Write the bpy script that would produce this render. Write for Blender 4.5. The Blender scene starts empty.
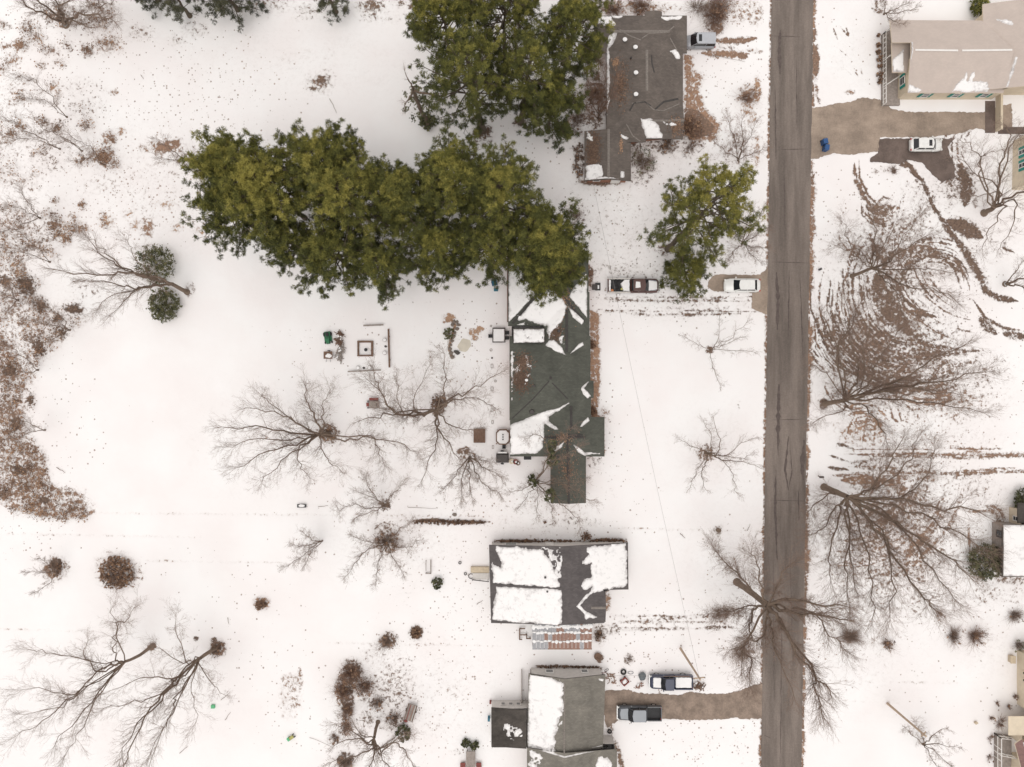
import bpy, math, random
import numpy as np
from mathutils import Vector, Matrix
from mathutils.bvhtree import BVHTree
R = math.radians
scene = bpy.context.scene
C = scene.collection

# ------------------------------------------------------------------ camera, sky, sun, exposure
H = 97.0          # metres above the ground, looking straight down
F = 711.0         # focal length in pixels
cam_d = bpy.data.cameras.new('camera'); cam = bpy.data.objects.new('camera', cam_d); C.objects.link(cam)
cam.location = (0, 0, H); cam.rotation_euler = (0, 0, 0)
cam_d.sensor_width = 36; cam_d.lens = 36 * F / 1024; cam_d.clip_end = 3000
scene.camera = cam
scene.render.resolution_x = 1024; scene.render.resolution_y = 767

w = bpy.data.worlds.new("World"); scene.world = w; w.use_nodes = True
nt = w.node_tree; nt.nodes.clear()
sky = nt.nodes.new('ShaderNodeTexSky'); sky.sky_type = 'NISHITA'; sky.sun_disc = False
SUN_EL, SUN_AZ = 72, 200
sky.sun_elevation = R(SUN_EL); sky.sun_rotation = R(SUN_AZ); sky.dust_density = 5; sky.ozone_density = 0.6
hs = nt.nodes.new('ShaderNodeHueSaturation'); hs.inputs['Saturation'].default_value = 0.12
mx = nt.nodes.new('ShaderNodeMixRGB'); mx.blend_type = 'MIX'; mx.inputs[0].default_value = 0.65
mx.inputs[2].default_value = (8.6, 8.2, 7.9, 1)      # the even cloud layer
bg = nt.nodes.new('ShaderNodeBackground'); bg.inputs[1].default_value = 0.10
out = nt.nodes.new('ShaderNodeOutputWorld')
nt.links.new(sky.outputs[0], hs.inputs['Color']); nt.links.new(hs.outputs[0], mx.inputs[1])
nt.links.new(mx.outputs[0], bg.inputs[0]); nt.links.new(bg.outputs[0], out.inputs[0])
sd = bpy.data.lights.new('sun', 'SUN'); sd.energy = 0.5; sd.angle = R(40); sd.color = (1, 0.955, 0.90)
sun = bpy.data.objects.new('sun', sd); C.objects.link(sun)
sun.rotation_euler = (R(90 - SUN_EL), 0, R(180 - SUN_AZ))
scene.view_settings.view_transform = 'Standard'; scene.view_settings.look = 'None'
scene.view_settings.gamma = 1; scene.view_settings.exposure = 0.34
scene.view_settings.use_curve_mapping = False
scene.cycles.max_bounces = 5; scene.cycles.diffuse_bounces = 3; scene.cycles.glossy_bounces = 2

# ------------------------------------------------------------------ helpers
rnd = random.Random(7)
def W(px, py, z=0.0):
    k = (H - z) / F
    return Vector(((px - 512) * k, (383.5 - py) * k, z))
def tag(o, label=None, cat=None, group=None, kind=None):
    if label: o['label'] = label
    if cat: o['category'] = cat
    if group: o['group'] = group
    if kind: o['kind'] = kind
    return o
def empty(name, loc, rz=0, **k):
    o = bpy.data.objects.new(name, None); C.objects.link(o)
    o.location = loc; o.rotation_euler = (0, 0, rz); o.empty_display_size = .3
    return tag(o, **k)
def copy_tree(o, parent=None):
    c = o.copy(); C.objects.link(c); c.parent = parent
    for ch in [x for x in o.children]: copy_tree(ch, c)
    return c

class MB:
    def __init__(s): s.v = []; s.f = []; s.m = []
    def add(s, vs, fs, mi=0):
        b = len(s.v); s.v += [tuple(p) for p in vs]
        for f in fs: s.f.append(tuple(i + b for i in f)); s.m.append(mi)
    def frust(s, p0, z0, p1, z1, mi=0, bottom=True):
        n = len(p0)
        vs = [(p[0], p[1], z0) for p in p0] + [(p[0], p[1], z1) for p in p1]
        fs = [(i, (i + 1) % n, n + (i + 1) % n, n + i) for i in range(n)] + [tuple(range(n, 2 * n))]
        if bottom: fs.append(tuple(range(n - 1, -1, -1)))
        s.add(vs, fs, mi)
    def prism(s, p, z0, z1, mi=0): s.frust(ccw(p), z0, ccw(p), z1, mi)
    def box(s, c, d, rz=0, mi=0):
        x, y, z = d[0] / 2, d[1] / 2, d[2] / 2
        ca, sa = math.cos(rz), math.sin(rz)
        P = [(c[0] + a * ca - b * sa, c[1] + a * sa + b * ca) for a, b in ((-x, -y), (x, -y), (x, y), (-x, y))]
        s.frust(P, c[2] - z, P, c[2] + z, mi)
    def tube(s, p0, p1, r0, r1=None, n=8, mi=0, caps=True):
        p0 = Vector(p0); p1 = Vector(p1); r1 = r0 if r1 is None else r1
        d = (p1 - p0).normalized(); a = d.orthogonal().normalized(); b = d.cross(a)
        vs = []
        for p, r in ((p0, r0), (p1, r1)):
            for i in range(n):
                t = 2 * math.pi * i / n; vs.append(p + a * (r * math.cos(t)) + b * (r * math.sin(t)))
        fs = [(i, (i + 1) % n, n + (i + 1) % n, n + i) for i in range(n)]
        if caps: fs += [tuple(range(n, 2 * n)), tuple(range(n - 1, -1, -1))]
        s.add(vs, fs, mi)
    def torus(s, c, r, t, n=16, k=6, mi=0, axis='z'):
        vs = []; fs = []
        for i in range(n):
            A = 2 * math.pi * i / n
            for j in range(k):
                B = 2 * math.pi * j / k; q = r + t * math.cos(B); h = t * math.sin(B)
                if axis == 'z': vs.append((c[0] + q * math.cos(A), c[1] + q * math.sin(A), c[2] + h))
                else: vs.append((c[0] + q * math.cos(A), c[1] + h, c[2] + q * math.sin(A)))
        for i in range(n):
            for j in range(k):
                fs.append((i * k + j, ((i + 1) % n) * k + j, ((i + 1) % n) * k + (j + 1) % k, i * k + (j + 1) % k))
        s.add(vs, fs, mi)
    def blob(s, c, r, seed=0, n=7, amp=.25, mi=0):
        q = random.Random(seed); vs = [(c[0], c[1], c[2] + r[2])]; fs = []
        for i in range(1, n):
            t = math.pi * i / n
            for j in range(n + 3):
                a = 2 * math.pi * j / (n + 3); k = 1 + q.uniform(-amp, amp)
                vs.append((c[0] + r[0] * k * math.sin(t) * math.cos(a), c[1] + r[1] * k * math.sin(t) * math.sin(a), c[2] + r[2] * math.cos(t) * (1 + q.uniform(-amp, amp) * .5)))
        vs.append((c[0], c[1], c[2] - r[2])); m = n + 3
        for j in range(m): fs.append((0, 1 + j, 1 + (j + 1) % m))
        for i in range(n - 2):
            for j in range(m):
                a = 1 + i * m; fs.append((a + j, a + m + j, a + m + (j + 1) % m, a + (j + 1) % m))
        a = 1 + (n - 2) * m
        for j in range(m): fs.append((a + j, len(vs) - 1, a + (j + 1) % m))
        s.add(vs, fs, mi)
    def build(s, name, mats, parent=None, off=None, smooth=False):
        me = bpy.data.meshes.new(name)
        o3 = Vector(off) if off is not None else Vector((0, 0, 0))
        me.from_pydata([(v[0] - o3.x, v[1] - o3.y, v[2] - o3.z) for v in s.v], [], s.f)
        if not isinstance(mats, (list, tuple)): mats = [mats]
        for m in mats: me.materials.append(m)
        me.polygons.foreach_set('material_index', s.m)
        if smooth: me.polygons.foreach_set('use_smooth', [True] * len(s.f))
        me.update()
        o = bpy.data.objects.new(name, me); C.objects.link(o)
        if parent is not None: o.parent = parent
        elif off is not None: o.location = o3
        return o
def ccw(p):
    a = sum(p[i][0] * p[(i + 1) % len(p)][1] - p[(i + 1) % len(p)][0] * p[i][1] for i in range(len(p)))
    return list(p) if a > 0 else list(p)[::-1]
def np_mesh(name, V, Fc, mats, parent=None, loc=None, tone=None, smooth=False):
    """V (n,3), Fc (m,k) with constant k"""
    me = bpy.data.meshes.new(name); n, k = Fc.shape
    me.vertices.add(len(V)); me.vertices.foreach_set('co', V.astype(np.float32).ravel())
    me.loops.add(n * k); me.loops.foreach_set('vertex_index', Fc.astype(np.int32).ravel())
    me.polygons.add(n); me.polygons.foreach_set('loop_start', np.arange(0, n * k, k, dtype=np.int32))
    if smooth: me.polygons.foreach_set('use_smooth', np.ones(n, dtype=bool))
    if not isinstance(mats, (list, tuple)): mats = [mats]
    for m in mats: me.materials.append(m)
    if tone is not None:
        a = me.attributes.new('tone', 'FLOAT', 'POINT'); a.data.foreach_set('value', tone.astype(np.float32))
    me.update(calc_edges=True)
    o = bpy.data.objects.new(name, me); C.objects.link(o)
    if parent is not None: o.parent = parent
    if loc is not None: o.location = loc
    return o

# ------------------------------------------------------------------ materials
def nodes(m):
    m.use_nodes = True; t = m.node_tree; return t, t.nodes['Principled BSDF'], t.nodes, t.links
def pmat(name, col, rough=.7, var=.18, scale=3., metal=0., bump=0., stretch=(1, 1, 1), spec=.3, col2=None, thr=None):
    m = bpy.data.materials.new(name); t, b, N, L = nodes(m)
    b.inputs['Roughness'].default_value = rough; b.inputs['Metallic'].default_value = metal
    b.inputs['Specular IOR Level'].default_value = spec
    tc = N.new('ShaderNodeTexCoord'); mp = N.new('ShaderNodeMapping'); mp.inputs['Scale'].default_value = stretch
    L.new(tc.outputs['Object'], mp.inputs[0])
    nz = N.new('ShaderNodeTexNoise'); nz.inputs['Scale'].default_value = scale; nz.inputs['Detail'].default_value = 6; nz.inputs['Roughness'].default_value = .65
    L.new(mp.outputs[0], nz.inputs['Vector'])
    rp = N.new('ShaderNodeValToRGB'); e = rp.color_ramp.elements
    c2 = col2 or tuple(min(1, c * (1 + var)) for c in col); c1 = tuple(c * (1 - var) for c in col) if col2 is None else col
    a, bb = thr or (.3, .7)
    e[0].position = a; e[0].color = (*c1, 1); e[1].position = bb; e[1].color = (*c2, 1)
    L.new(nz.outputs[0], rp.inputs[0]); L.new(rp.outputs[0], b.inputs['Base Color'])
    if bump:
        bp = N.new('ShaderNodeBump'); bp.inputs['Strength'].default_value = bump; bp.inputs['Distance'].default_value = .05
        L.new(nz.outputs[0], bp.inputs['Height']); L.new(bp.outputs[0], b.inputs['Normal'])
    return m
def tonemat(name, stops, rough=.75, trans=0.0):
    m = bpy.data.materials.new(name); t, b, N, L = nodes(m)
    b.inputs['Roughness'].default_value = rough; b.inputs['Specular IOR Level'].default_value = .15
    at = N.new('ShaderNodeAttribute'); at.attribute_name = 'tone'
    rp = N.new('ShaderNodeValToRGB'); cr = rp.color_ramp
    while len(cr.elements) < len(stops): cr.elements.new(.5)
    for e, (p, c) in zip(cr.elements, stops): e.position = p; e.color = (*c, 1)
    L.new(at.outputs['Fac'], rp.inputs[0]); L.new(rp.outputs[0], b.inputs['Base Color'])
    return m
def shingle(name, col, var=.14, sc=3.0, bc=1.):
    """asphalt shingles: courses of staggered tabs + weathering"""
    m = bpy.data.materials.new(name); t, b, N, L = nodes(m)
    b.inputs['Roughness'].default_value = .85; b.inputs['Specular IOR Level'].default_value = .2
    tc = N.new('ShaderNodeTexCoord')
    br = N.new('ShaderNodeTexBrick'); br.inputs['Scale'].default_value = 1.6; br.inputs['Mortar Size'].default_value = .012
    br.inputs['Bias'].default_value = -.2; br.inputs['Brick Width'].default_value = .55; br.inputs['Row Height'].default_value = .28
    br.inputs['Color1'].default_value = (*[c * (1 - .13 * bc) for c in col], 1); br.inputs['Color2'].default_value = (*[c * (1 + .10 * bc) for c in col], 1)
    br.inputs['Mortar'].default_value = (*[c * (1 - .35 * bc) for c in col], 1)
    L.new(tc.outputs['Object'], br.inputs['Vector'])
    nz = N.new('ShaderNodeTexNoise'); nz.inputs['Scale'].default_value = .45; nz.inputs['Detail'].default_value = 9; nz.inputs['Roughness'].default_value = .68
    L.new(tc.outputs['Object'], nz.inputs['Vector'])
    rp = N.new('ShaderNodeValToRGB'); e = rp.color_ramp.elements
    e[0].position = .32; e[0].color = (1 - var * 1.6,) * 3 + (1,); e[1].position = .66; e[1].color = (1 + var, 1 + var * .95, 1 + var * .85, 1)
    L.new(nz.outputs[0], rp.inputs[0])
    mm = N.new('ShaderNodeMixRGB'); mm.blend_type = 'MULTIPLY'; mm.inputs[0].default_value = 1
    L.new(br.outputs[0], mm.inputs[1]); L.new(rp.outputs[0], mm.inputs[2]); L.new(mm.outputs[0], b.inputs['Base Color'])
    return m
M = {}
M['snow'] = pmat('snow', (.875, .85, .845), .55, col2=(.89, .872, .868), scale=.8, bump=.35)
def melt_snow():
    m = tonemat('melting_snow', [(0, (.36, .34, .33)), (.4, (.60, .58, .575)), (.85, (.80, .785, .78)), (1, (.875, .86, .855))], .6); t = m.node_tree; N, L = t.nodes, t.links
    b = N['Principled BSDF']; rp = b.inputs['Base Color'].links[0].from_node; at = rp.inputs[0].links[0].from_socket
    tc = N.new('ShaderNodeTexCoord'); nz = N.new('ShaderNodeTexNoise'); nz.inputs['Scale'].default_value = 1.6; nz.inputs['Detail'].default_value = 9; nz.inputs['Roughness'].default_value = .7; L.new(tc.outputs['Object'], nz.inputs['Vector'])
    a = N.new('ShaderNodeMath'); a.operation = 'SUBTRACT'; L.new(nz.outputs[0], a.inputs[0]); a.inputs[1].default_value = .42
    c = N.new('ShaderNodeMath'); c.operation = 'MULTIPLY_ADD'; L.new(a.outputs[0], c.inputs[0]); c.inputs[1].default_value = 2.9; L.new(at, c.inputs[2]); L.new(c.outputs[0], rp.inputs[0])
    bp = N.new('ShaderNodeBump'); bp.inputs['Strength'].default_value = .5; bp.inputs['Distance'].default_value = .06; L.new(nz.outputs[0], bp.inputs['Height']); L.new(bp.outputs[0], b.inputs['Normal']); return m
M['melt_snow'] = melt_snow()
M['roof_snow'] = pmat('roof_snow', (.79, .78, .78), .6, col2=(.89, .88, .875), scale=1.3, bump=.5)
M['bark'] = pmat('bark', (.195, .145, .11), .9, var=.3, scale=5, bump=.6, stretch=(1, 1, .3))
M['twig'] = pmat('twig', (.27, .195, .155), .9, var=.25, scale=1.2)
M['twig_red'] = pmat('twig_red', (.28, .18, .135), .9, var=.25, scale=1.2)
M['pinebark'] = pmat('pinebark', (.12, .095, .07), .9, var=.3, scale=4, bump=.6, stretch=(1, 1, .4))
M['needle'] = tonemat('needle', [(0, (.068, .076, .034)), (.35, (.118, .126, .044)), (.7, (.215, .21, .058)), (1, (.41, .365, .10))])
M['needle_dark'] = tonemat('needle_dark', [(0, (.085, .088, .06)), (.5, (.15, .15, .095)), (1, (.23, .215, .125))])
M['ivy'] = tonemat('ivy', [(0, (.07, .075, .042)), (.5, (.135, .138, .072)), (1, (.225, .21, .11))])
M['deadleaf'] = tonemat('deadleaf', [(0, (.12, .08, .06)), (.5, (.26, .165, .115)), (1, (.46, .29, .18))])
M['white'] = pmat('white_paint', (.78, .76, .73), .5, var=.06)
M['cream'] = pmat('cream_siding', (.66, .57, .44), .7, var=.08, scale=1.5)
M['siding'] = pmat('grey_siding', (.60, .57, .54), .7, var=.08)
M['brickw'] = pmat('brick_wall', (.30, .15, .10), .85, var=.3, scale=5)
M['glass'] = pmat('window_glass', (.03, .035, .04), .08, var=.1, spec=.6)
M['carglass'] = pmat('car_glass', (.018, .02, .024), .08, var=.1, spec=.6)
M['teal'] = pmat('teal_paint', (.03, .25, .21), .6, var=.1)
M['rubber'] = pmat('rubber', (.03, .028, .028), .85, var=.2)
M['darkmetal'] = pmat('dark_metal', (.07, .062, .06), .5, var=.25, metal=.3)
M['metal'] = pmat('grey_metal', (.33, .33, .345), .5, var=.2, metal=.1)
M['chrome'] = pmat('bright_metal', (.6, .6, .6), .3, var=.1, metal=.8)
M['wood'] = pmat('brown_wood', (.17, .105, .075), .85, var=.35, scale=4)
M['greywood'] = pmat('grey_wood', (.30, .26, .235), .9, var=.25, scale=3)
M['tanwood'] = pmat('tan_wood', (.55, .46, .34), .8, var=.15, scale=3)
M['polewood'] = pmat('pole_wood', (.48, .37, .28), .85, var=.2, scale=3)
M['black'] = pmat('black_plastic', (.035, .035, .037), .6, var=.25)
M['blue'] = pmat('blue_plastic', (.03, .085, .22), .5, var=.3)
M['tealb'] = pmat('teal_plastic', (.04, .17, .24), .5, var=.3)
M['green'] = pmat('green_paint', (.03, .15, .07), .5, var=.3)
M['lgreen'] = pmat('light_green_plastic', (.12, .45, .22), .5, var=.2)
M['yellow'] = pmat('yellow_plastic', (.42, .40, .14), .5, var=.2)
M['orange'] = pmat('orange_plastic', (.5, .2, .08), .5, var=.1)
M['red'] = pmat('red_paint', (.22, .06, .05), .6, var=.3)
M['rust'] = pmat('rusty_metal', (.25, .15, .12), .8, scale=2.5, col2=(.35, .22, .175))
M['stone'] = pmat('stone', (.24, .20, .17), .9, var=.3, scale=5)
M['darkstone'] = pmat('dark_stone', (.10, .09, .085), .9, var=.3, scale=5)
M['lamp'] = pmat('lamp_lens', (.75, .75, .72), .2, var=.05)
M['redlens'] = pmat('red_lens', (.45, .02, .02), .25, var=.05)
M['wire'] = pmat('wire', (.26, .24, .23), .6, var=.1)
M['litterdark'] = pmat('dark_earth', (.15, .11, .085), .95, var=.3, scale=4)
# ------------------------------------------------------------------ ground: one sheet, snow with bare patches
class Paint:
    """bare / tone / speck cover of the ground sheet, on a regular grid in metres (pixel-sized units of 1/7.33 m)"""
    def __init__(s, x0, x1, y0, y1, st):
        s.xs = np.arange(x0, x1 + st, st); s.ys = np.arange(y0, y1 + st, st)
        s.X, s.Y = np.meshgrid(s.xs, s.ys); s.x0, s.y0, s.st = x0, y0, st
        s.r = np.zeros_like(s.X); s.g = np.full_like(s.X, .4); s.b = np.zeros_like(s.X)
    def win(s, x0, x1, y0, y1):
        i0 = max(0, int((x0 - s.x0) / s.st)); i1 = min(len(s.xs), int((x1 - s.x0) / s.st) + 2)
        j0 = max(0, int((y0 - s.y0) / s.st)); j1 = min(len(s.ys), int((y1 - s.y0) / s.st) + 2)
        return (slice(j0, j1), slice(i0, i1)) if i1 > i0 and j1 > j0 else None
    def put(s, sl, v, tone):
        m = v > s.r[sl]; s.r[sl] = np.where(m, v, s.r[sl]); s.g[sl] = np.where(m & (v > .12), tone, s.g[sl])
    def stroke(s, pts, wd, dens=1., tone=.4, soft=.5, taper=False):
        P = np.array(pts, float); mg = wd * 2 + 2
        sl = s.win(P[:, 0].min() - mg, P[:, 0].max() + mg, P[:, 1].min() - mg, P[:, 1].max() + mg)
        if sl is None: return
        X, Y = s.X[sl], s.Y[sl]; D = np.full(X.shape, 1e9); n = len(P) - 1
        for i in range(n):
            a, b = P[i], P[i + 1]; d = b - a; L = (d ** 2).sum() or 1e-6
            t = np.clip(((X - a[0]) * d[0] + (Y - a[1]) * d[1]) / L, 0, 1)
            q = np.hypot(X - a[0] - t * d[0], Y - a[1] - t * d[1])
            if taper:
                u = (i + t) / n; q = q / (np.clip(1.05 - np.abs(u * 2 - 1) ** 2.5, .05, 1))
            D = np.minimum(D, q)
        v = np.clip((wd * (1 + soft) - D) / (2 * wd * soft + 1e-6), 0, 1); s.put(sl, v * dens, tone)
    def ell(s, cx, cy, rx, ry, dens=1., tone=.4, rot=0, soft=.35):
        m = max(rx, ry) * (1 + soft) + 2; sl = s.win(cx - m, cx + m, cy - m, cy + m)
        if sl is None: return
        X, Y = s.X[sl] - cx, s.Y[sl] - cy; c, q = math.cos(R(rot)), math.sin(R(rot))
        d = np.hypot((X * c + Y * q) / rx, (-X * q + Y * c) / ry)
        s.put(sl, np.clip((1 + soft - d) / (2 * soft), 0, 1) * dens, tone)
    def inside(s, sl, pts):
        X, Y = s.X[sl], s.Y[sl]; ins = np.zeros(X.shape, bool); n = len(pts)
        for i in range(n):
            (x1, y1), (x2, y2) = pts[i], pts[(i + 1) % n]
            if y1 == y2: continue
            ins ^= ((y1 > Y) != (y2 > Y)) & (X < (x2 - x1) * (Y - y1) / (y2 - y1) + x1)
        return ins
    def poly(s, pts, dens=1., tone=.4, soft=2.5, chan='r'):
        P = np.array(pts, float); sl = s.win(P[:, 0].min() - soft, P[:, 0].max() + soft, P[:, 1].min() - soft, P[:, 1].max() + soft)
        if sl is None: return
        X, Y = s.X[sl], s.Y[sl]; D = np.full(X.shape, 1e9); n = len(P)
        for i in range(n):
            a, b = P[i], P[(i + 1) % n]; d = b - a; L = (d ** 2).sum() or 1e-6
            t = np.clip(((X - a[0]) * d[0] + (Y - a[1]) * d[1]) / L, 0, 1)
            D = np.minimum(D, np.hypot(X - a[0] - t * d[0], Y - a[1] - t * d[1]))
        D = np.where(s.inside(sl, pts), D, -D); v = np.clip((D + soft) / (2 * soft), 0, 1) * dens
        if chan == 'r': s.put(sl, v, tone)
        else: s.b[sl] = np.maximum(s.b[sl], v)
    def speck(s, cx, cy, rx, ry, a, rot=0):
        m = max(rx, ry) * 1.5; sl = s.win(cx - m, cx + m, cy - m, cy + m)
        if sl is None: return
        X, Y = s.X[sl] - cx, s.Y[sl] - cy; c, q = math.cos(R(rot)), math.sin(R(rot))
        d = np.hypot((X * c + Y * q) / rx, (-X * q + Y * c) / ry)
        s.b[sl] = np.maximum(s.b[sl], np.clip((1.5 - d) / 1, 0, 1) * a)
    def at(s, x, y):
        i = int((x - s.x0) / s.st); j = int((y - s.y0) / s.st)
        if 0 <= i < len(s.xs) and 0 <= j < len(s.ys): return s.r[j, i]
        return 0

PT = Paint(-70, 1094, -60, 828, 1.15)
# left thicket: leaf litter between the stems
PT.poly([(-70, 195), (15, 200), (50, 232), (62, 260), (28, 262), (38, 300), (60, 310), (92, 318), (60, 345), (38, 370), (30, 405), (26, 428), (45, 450), (54, 484), (85, 491), (94, 503), (92, 516), (60, 520), (8, 505), (-70, 500)], .52, .45, 6)
PT.poly([(-70, 330), (10, 330), (28, 380), (22, 420), (45, 455), (52, 482), (84, 492), (90, 512), (60, 517), (10, 503), (-70, 495)], .72, .50, 4)
for c in [(4, 281, 10, 8), (26, 285, 12, 12), (62, 330, 9, 8), (73, 309, 13, 6), (38, 346, 9, 12), (40, 305, 9, 9), (10, 370, 9, 10), (15, 425, 8, 10), (45, 500, 10, 6), (20, 470, 12, 8), (30, 400, 5, 8), (58, 318, 7, 6)]: PT.ell(*c, .95, .12, soft=.6)
PT.stroke([(8, 505), (45, 514), (80, 516), (92, 512)], 4, .78, .6)
PT.stroke([(4, 478), (60, 497)], 1.6, .0, .5)
for c in [(20, 220, 20, 16, .45), (55, 230, 16, 14, .62), (48, 215, 10, 8, .55), (15, 250, 20, 14, .5), (0, 140, 25, 40, .38), (10, 175, 20, 20, .42)]: PT.ell(*c[:4], c[4], .4, soft=.6)
# leafy clumps of the upper left
for x, y, rx, ry, d, t in [(20, 45, 10, 6, .85, .5), (5, 47, 5, 4, .8, .4), (5, 25, 6, 5, .7, .3), (12, 60, 9, 7, .7, .6), (3, 68, 6, 6, .75, .4), (52, 50, 8, 5, .8, .35), (69, 46, 5, 5, .8, .25), (88, 50, 6, 6, .95, .3), (88, 50, 4, 4, 1, .3), (107, 43, 13, 10, .75, .45), (35, 35, 12, 10, .6, .3),
        (28, 27, 8, 8, .62, .15), (60, 62, 7, 5, .65, .3), (53, 87, 6, 5, .75, .7), (58, 92, 4, 3, .7, .7), (42, 65, 6, 4, .6, .4), (19, 127, 7, 7, .85, .35), (12, 133, 7, 5, .8, .3), (56, 128, 8, 6, .88, .1), (44, 122, 6, 4, .85, .1), (86, 125, 7, 7, .8, .1), (110, 138, 7, 7, .75, .5), (85, 160, 9, 6, .85, .1),
        (103, 158, 15, 9, .9, .55), (115, 165, 8, 5, .7, .6), (122, 131, 4, 3, .8, .7), (114, 92, 4, 3, .8, .5), (145, 148, 6, 6, .62, .5), (165, 147, 17, 6, 1, .45), (175, 143, 8, 5, 1, .4), (187, 156, 12, 8, .75, .25), (155, 165, 9, 5, .5, .6), (178, 40, 8, 6, .55, .2), (140, 32, 14, 8, .55, .3), (195, 30, 12, 8, .5, .15),
        (110, 270, 0.1, 0.1, 0, 0), (78, 229, 9, 6, .8, .6), (56, 225, 10, 9, .78, .4), (65, 238, 7, 8, .78, .45), (107, 221, 8, 8, .72, .75), (128, 214, 6, 5, .7, .8), (135, 225, 6, 6, .72, .8), (147, 227, 7, 9, .78, .5), (165, 205, 10, 6, .55, .85), (177, 228, 6, 5, .6, .8), (200, 230, 8, 5, .52, .8), (82, 204, 4, 3, .8, .4), (55, 201, 4, 3, .8, .5), (73, 217, 5, 3, .7, .6),
        (30, 247, 10, 8, .8, .15), (45, 240, 6, 5, .8, .2), (75, 90, 30, 12, .33, .2), (85, 108, 22, 14, .4, .2), (45, 155, 24, 18, .42, .2), (30, 180, 26, 14, .46, .3), (15, 95, 16, 24, .45, .5), (100, 18, 20, 14, .55, .15), (92, 5, 10, 10, .6, .1), (60, 15, 20, 12, .6, .15),
        (85, 290, 30, 20, .3, .2), (320, 82, 13, 11, .66, .3), (322, 80, 9, 6, .9, .15), (315, 88, 6, 5, .75, .15), (270, 5, 30, 10, .5, .3), (310, 10, 20, 10, .45, .2), (370, 5, 14, 7, .9, .2), (400, 3, 8, 5, .8, .2), (380, 15, 30, 8, .35, .2), (415, 5, 8, 5, .9, .15)]:
    PT.ell(x, y, rx * 1.05, ry * 1.05, d, t + .08, soft=.75)
for a in [(100, 110, 110, 100, .30), (40, 50, 60, 60, .5), (200, 110, 60, 90, .38), (140, 200, 90, 40, .45), (60, 420, 40, 60, .25), (30, 540, 40, 20, .3), (180, 560, 60, 14, .16), (250, 100, 60, 70, .12), (240, 640, 60, 70, .18), (470, 600, 60, 40, .3), (440, 680, 70, 70, .30), (420, 540, 70, 40, .35), (400, 460, 130, 90, .10), (620, 230, 80, 70, .35),
          (640, 285, 100, 40, .45), (610, 440, 16, 80, .35), (690, 70, 40, 60, .5), (720, 110, 40, 60, .5), (750, 50, 20, 50, .45), (560, 155, 90, 60, .3), (640, 180, 60, 40, .35), (570, 520, 80, 40, .3), (690, 750, 60, 30, .35), (740, 730, 20, 40, .45), (870, 30, 40, 50, .2), (940, 430, 60, 60, .6), (960, 390, 60, 50, .5), (860, 230, 60, 60, .4),
          (900, 560, 90, 70, .65), (950, 300, 60, 60, .35), (830, 600, 40, 60, .4), (1000, 560, 40, 60, .5), (960, 700, 70, 60, .1), (640, 690, 50, 30, .35), (640, 640, 60, 30, .4), (620, 30, 60, 30, .5), (350, 380, 80, 60, .12), (470, 350, 40, 40, .4), (490, 500, 50, 20, .3), (290, 700, 30, 60, .3), (720, 640, 60, 60, .3), (780, 560, 60, 60, .2)]: PT.speck(*a[:4], min(1, a[4] * (2.6 if a[0] < 220 and a[1] < 260 else 1.7)))
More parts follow.
